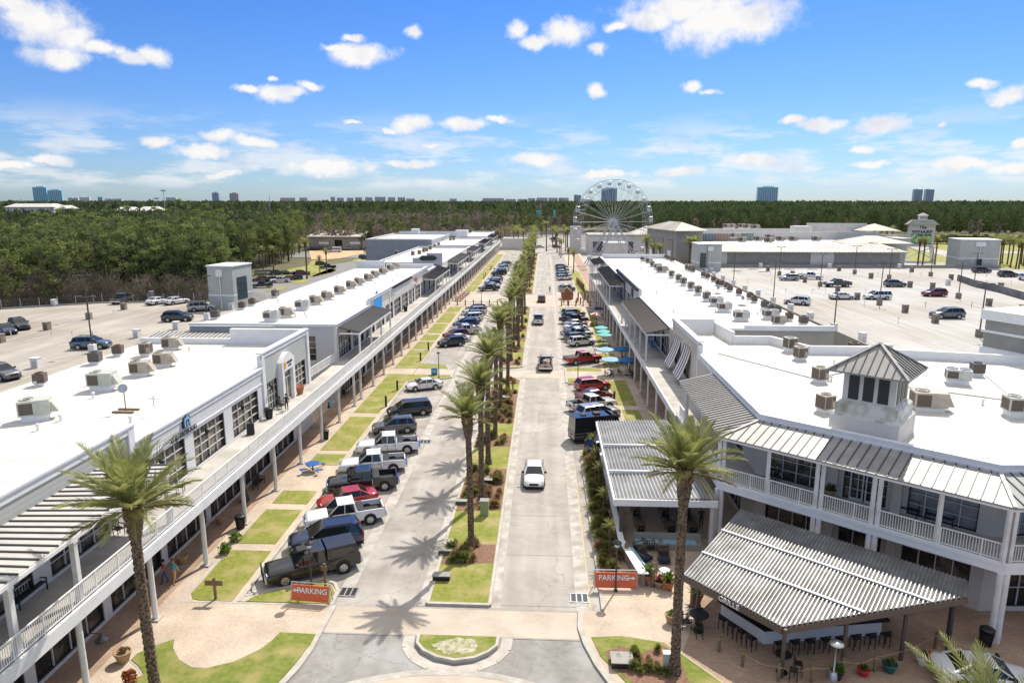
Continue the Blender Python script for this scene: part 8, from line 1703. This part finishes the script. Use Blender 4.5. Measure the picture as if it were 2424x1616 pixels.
for side, x0, x1, y in ((1,-20.5,-11,158.6),(2,4,12.4,158.8)):
    t = thing('post_fence', ('left' if side == 1 else 'right')+' dark post and rail barrier at the front of the pedestrian plaza', 'fence', (x0,y,0)); n = 6
    for k in range(n): f = MB(); f.box(x0+(x1-x0)*k/(n-1)-.12,x0+(x1-x0)*k/(n-1)+.12,y-.12,y+.12,0,1.4); f.build('post', M_wood, t)
    f = MB(); f.box(x0,x1,y-.04,y+.04,.3,.36); f.box(x0,x1,y-.04,y+.04,.9,.96); f.build('rail', M_black, t)
for i in range(9): y = 186+i*2.2; t = thing('entrance_post', ORD[i+1]+' red brown timber post of the row below the big wheel', 'post', (10.6-.12*i,y,0), 0, 'timber posts below the wheel'); f = MB(); f.box(-.2,.2,-.2,.2,0,1.8); f.build('shaft', M_wood, t, world=False); f = MB(); f.box(-.24,.24,-.24,.24,1.802,1.95); f.build('cap', M_terra, t, world=False)
# far banners
for i, (u, v, c) in enumerate(((665,450,M_teal),(690,440,M_teal),(820,440,M_teal))): p = AC(u, 600); h = 10; t = thing('banner_flag', ORD[i+1]+' teal banner flag on a tall pole beyond the far roundabout', 'flag', (p.x,p.y,0)); f = MB(); f.tube((p.x,p.y,0),(p.x,p.y,h+8),.1,None,6); f.build('pole', M_met, t); f = MB(); f.box(p.x+.1,p.x+2.0,p.y-.05,p.y+.05,h+2,h+7.5); f.build('cloth', c, t)
# ---------------------------------------------------------------- people
def person(p, rz, label, top, bottom, hair, pose='stand', h=1.72, legskin=False, arm=.12, shoe=None):
    t = thing('person', label, 'person', tuple(p), rz); me = bpy.data.meshes.new('person_body'); k = h/1.75
    sit = pose == 'sit'; V = []; E_ = []; Rr = []
    def v(x,y,z,r_): V.append((x*k,y*k,z*k)); Rr.append((r_*k,r_*k*.85)); return len(V)-1
    dz = -.42 if sit else 0
    pel = v(0,0,.95+dz,.15); wai = v(0,0,1.10+dz,.135); che = v(0,-.01,1.32+dz,.16); nk = v(0,0,1.49+dz,.06); hd = v(0,-.01,1.60+dz,.095); hd2 = v(0,-.015,1.70+dz,.085)
    E_ += [(pel,wai),(wai,che),(che,nk),(nk,hd),(hd,hd2)]
    for s in (-1,1):
        sh_ = v(s*.18,0,1.42+dz,.06); el = v(s*(.24+arm*.3),-.04,1.15+dz,.045); wr = v(s*(.22+arm*.2),-.14 if not sit else -.25,.93+dz,.033); ha = v(s*(.21+arm*.2),-.17 if not sit else -.3,.84+dz,.04); E_ += [(che,sh_),(sh_,el),(el,wr),(wr,ha)]
        st_ = .10 if pose == 'walk' else 0
        if sit: kn = v(s*.11,-.45,.52,.07); an = v(s*.11,-.47,.08,.045)
        else: kn = v(s*.10,-.02-s*st_,.50,.065); an = v(s*.10,.02-s*st_*2,.08,.045)
        hp = v(s*.09,0,.90+dz,.10); ft = v(s*.11,an and V[an][1]/k-.14,.04,.04); E_ += [(pel,hp),(hp,kn),(kn,an),(an,ft)]
    me.from_pydata(V,E_,[]); ob = bpy.data.objects.new('person_body', me); col.objects.link(ob); md = ob.modifiers.new('s','SKIN')
    for i, q in enumerate(me.skin_vertices[0].data): q.radius = Rr[i]; q.use_root = (i == 0)
    sb = ob.modifiers.new('u','SUBSURF'); sb.levels = 2; sb.render_levels = 2; dg = bpy.context.evaluated_depsgraph_get(); dg.update(); nm = bpy.data.meshes.new_from_object(ob.evaluated_get(dg)); bpy.data.objects.remove(ob); nm.name = 'body_mesh'
    nm.materials.clear(); mts = [M_skin, top, bottom, shoe or M_black]
    for m in mts: nm.materials.append(m)
    for pl in nm.polygons:
        c = pl.center/k; z = c.z-dz; pl.use_smooth = True
        if c.z < .09: pl.material_index = 3
        elif sit and c.z < .60 and c.y < -.1: pl.material_index = 2
        elif z < (1.0): pl.material_index = 0 if (abs(c.x) > .2 and not sit) or (legskin and z < .52) else 2
        elif z < 1.47: pl.material_index = 0 if (abs(c.x) > .23 and z < 1.22) else 1
        else: pl.material_index = 0
    b = put('body', nm, t); f = MB(); z0 = (1.70+dz)*k; f.lathe([(.085*k,-.10*k),(.11*k,-.02*k),(.10*k,.05*k),(.05*k,.095*k),(.005,.105*k)],12,(0,.012*k,z0)); f.build('hair', hair, t, world=False)
    f = MB(); f.box(-.012,.012,-.118*k,-.09*k,z0-.10*k,z0-.05*k); f.build('nose', M_skin, t, world=False); f = MB(); [f.box(s*.035-.012,s*.035+.012,-.105*k,-.094*k,z0-.045*k,z0-.03*k) for s in (-1,1)]; f.build('eyes', M_black, t, world=False); return t
M_hair = mat('dark_hair',(.02,.015,.012),.6); M_cap = mat('cap_rust',(.30,.06,.03),.7)
person(AG(1395,780), R(160), 'person in a teal shirt, tan shorts and a cap walking beside the column', mat('shirt_teal',(.12,.42,.42),.8), mat('shorts_tan',(.58,.36,.20),.8), M_cap, 'walk', 1.78, True)
person(AG(1315,770), R(-60), 'person in a red top and blue trousers walking beside the teal shirted one', mat('top_red',(.45,.06,.05),.8), mat('jeans_blue',(.04,.09,.22),.8), M_hair, 'walk', 1.62)
person(AH(765,575,4.8), R(20), 'person in black carrying a pale bag on the upper walkway beside the brown rocker', M_black, M_black, M_hair, 'walk', 1.66); person(AH(1365,385), 0, 'person in dark shorts walking below the left walkway by the long lawn', M_black, M_ink, M_hair, 'walk', 1.7, True)
person(AL(680,1110,4.8), R(-41), 'dark haired person in black seated on the balcony of the corner building', M_black, M_ink, M_hair, 'sit', 1.65)
person((2.0-.6,183.5,-.1), 0, 'lone person in dark blue walking along the road edge beyond the pedestrian plaza', M_navy, M_ink, M_hair, 'walk'); person(AK(1010,650), 1, 'person in a red shirt seated near the mid blue umbrellas', M_redc, M_ink, M_hair, 'sit', 1.65)
person(AB(380,1555,4.8), R(90), 'person in black standing in the doorway on the upper walkway', M_black, M_black, M_hair, 'stand', 1.75)
person(AJ(1880,330), 0, 'person with reddish hair under the edge of the corrugated patio roof', M_ink, M_ink, mat('hair_red',(.25,.08,.03),.6), 'stand', 1.65)
bg_ = thing('shopping_bag', 'pale shopping bag carried by the person in black on the upper walkway', 'bag', tuple(AH(775,560,4.8)+Vector((0,0,.75)))); f = MB(); f.box(-.15,.15,-.07,.07,0,.42); f.build('sack', M_boxw, bg_, world=False); f = MB(); f.path([(-.08,0,.42),(-.05,0,.6),(.05,0,.6),(.08,0,.42)],.012,4); f.build('handle', M_black, bg_, world=False)
# ---------------------------------------------------------------- labels by place in a row
def ordn(i):
    if i < len(ORD): return ORD[i]
    tens = {3:'thirty',4:'forty',5:'fifty',6:'sixty',7:'seventy',8:'eighty',9:'ninety'}; t, o = divmod(i, 10)
    return tens[t]+'-'+ORD[o] if o else tens[t][:-1]+'ieth'
def pu(o): d = o.location-Vector((0,0,H)); return d.dot(RT)/max(.1, d.dot(FWD))
def rank(objs, fmt):
    for i, o in enumerate(sorted(objs, key=pu)): o['label'] = fmt % ordn(i+1)
TOP = [o for o in col.objects if o.parent is None and 'label' in o]
def grp(g_): return [o for o in TOP if o.get('group') == g_]
rank(grp('light poles on the right deck'), '%s bronze light pole from the left on the right parking deck')
for side, sgn in (('left',-1),('right',1)):
    for c_ in ('white','brown'): rank([o for o in grp('boxes standing on the parking decks') if o.location.x*sgn > 0 and o['label'].startswith(c_)], '%s '+c_+' louvred duct box from the left on the '+side+' parking deck')
for g_, fmt in (('row of tan units on the second left roof','%s tan unit from the left in the diagonal row on the second left roof'),('units on the oval sign block','%s rooftop unit from the left on the block with the black oval sign'),
    ('units on the far left roofs','%s rooftop unit from the left near the far end of the left terrace'),('pale green upright units on the right roof','%s pale green upright unit from the left on the long right roof'),
    ('far units on the right roof','%s unit from the left beyond the large dark faced one on the right roof'),('brown condensers at the deck side of the right roof','%s brown condenser from the left along the deck side of the right roof'),
    ('units on the mall roof','%s air unit from the left on the mall roofs'),('pale condensers before the stair tower','%s from the left of two pale condensers before the mall stair tower'),
    ('palms around the big wheel','%s fan palm from the left around the big wheel'),('palms beyond the right deck','%s fan palm from the left on the grass beyond the right deck'),
    ('palms at the far roundabout','%s palm from the left around the far roundabout'),('chairs by the blue umbrellas','%s dark metal chair from the left by the blue umbrellas'),
    ('timber posts of the play area','%s carved timber post from the left in the plaza play area')): rank(grp(g_), fmt)
for g_, where in (('vehicles along the left service road','along the left service road'),('cars in the lot behind the left stair tower','in the lot behind the left stair tower')):
    by = {}
    for o in grp(g_): by.setdefault(o['label'].split(' standing')[0].split(' parked')[0], []).append(o)
    for k_, l_ in by.items(): rank(l_, '%s '+k_+' from the left '+where) if len(l_) > 1 else l_[0].__setitem__('label', 'only '+k_+' '+where)
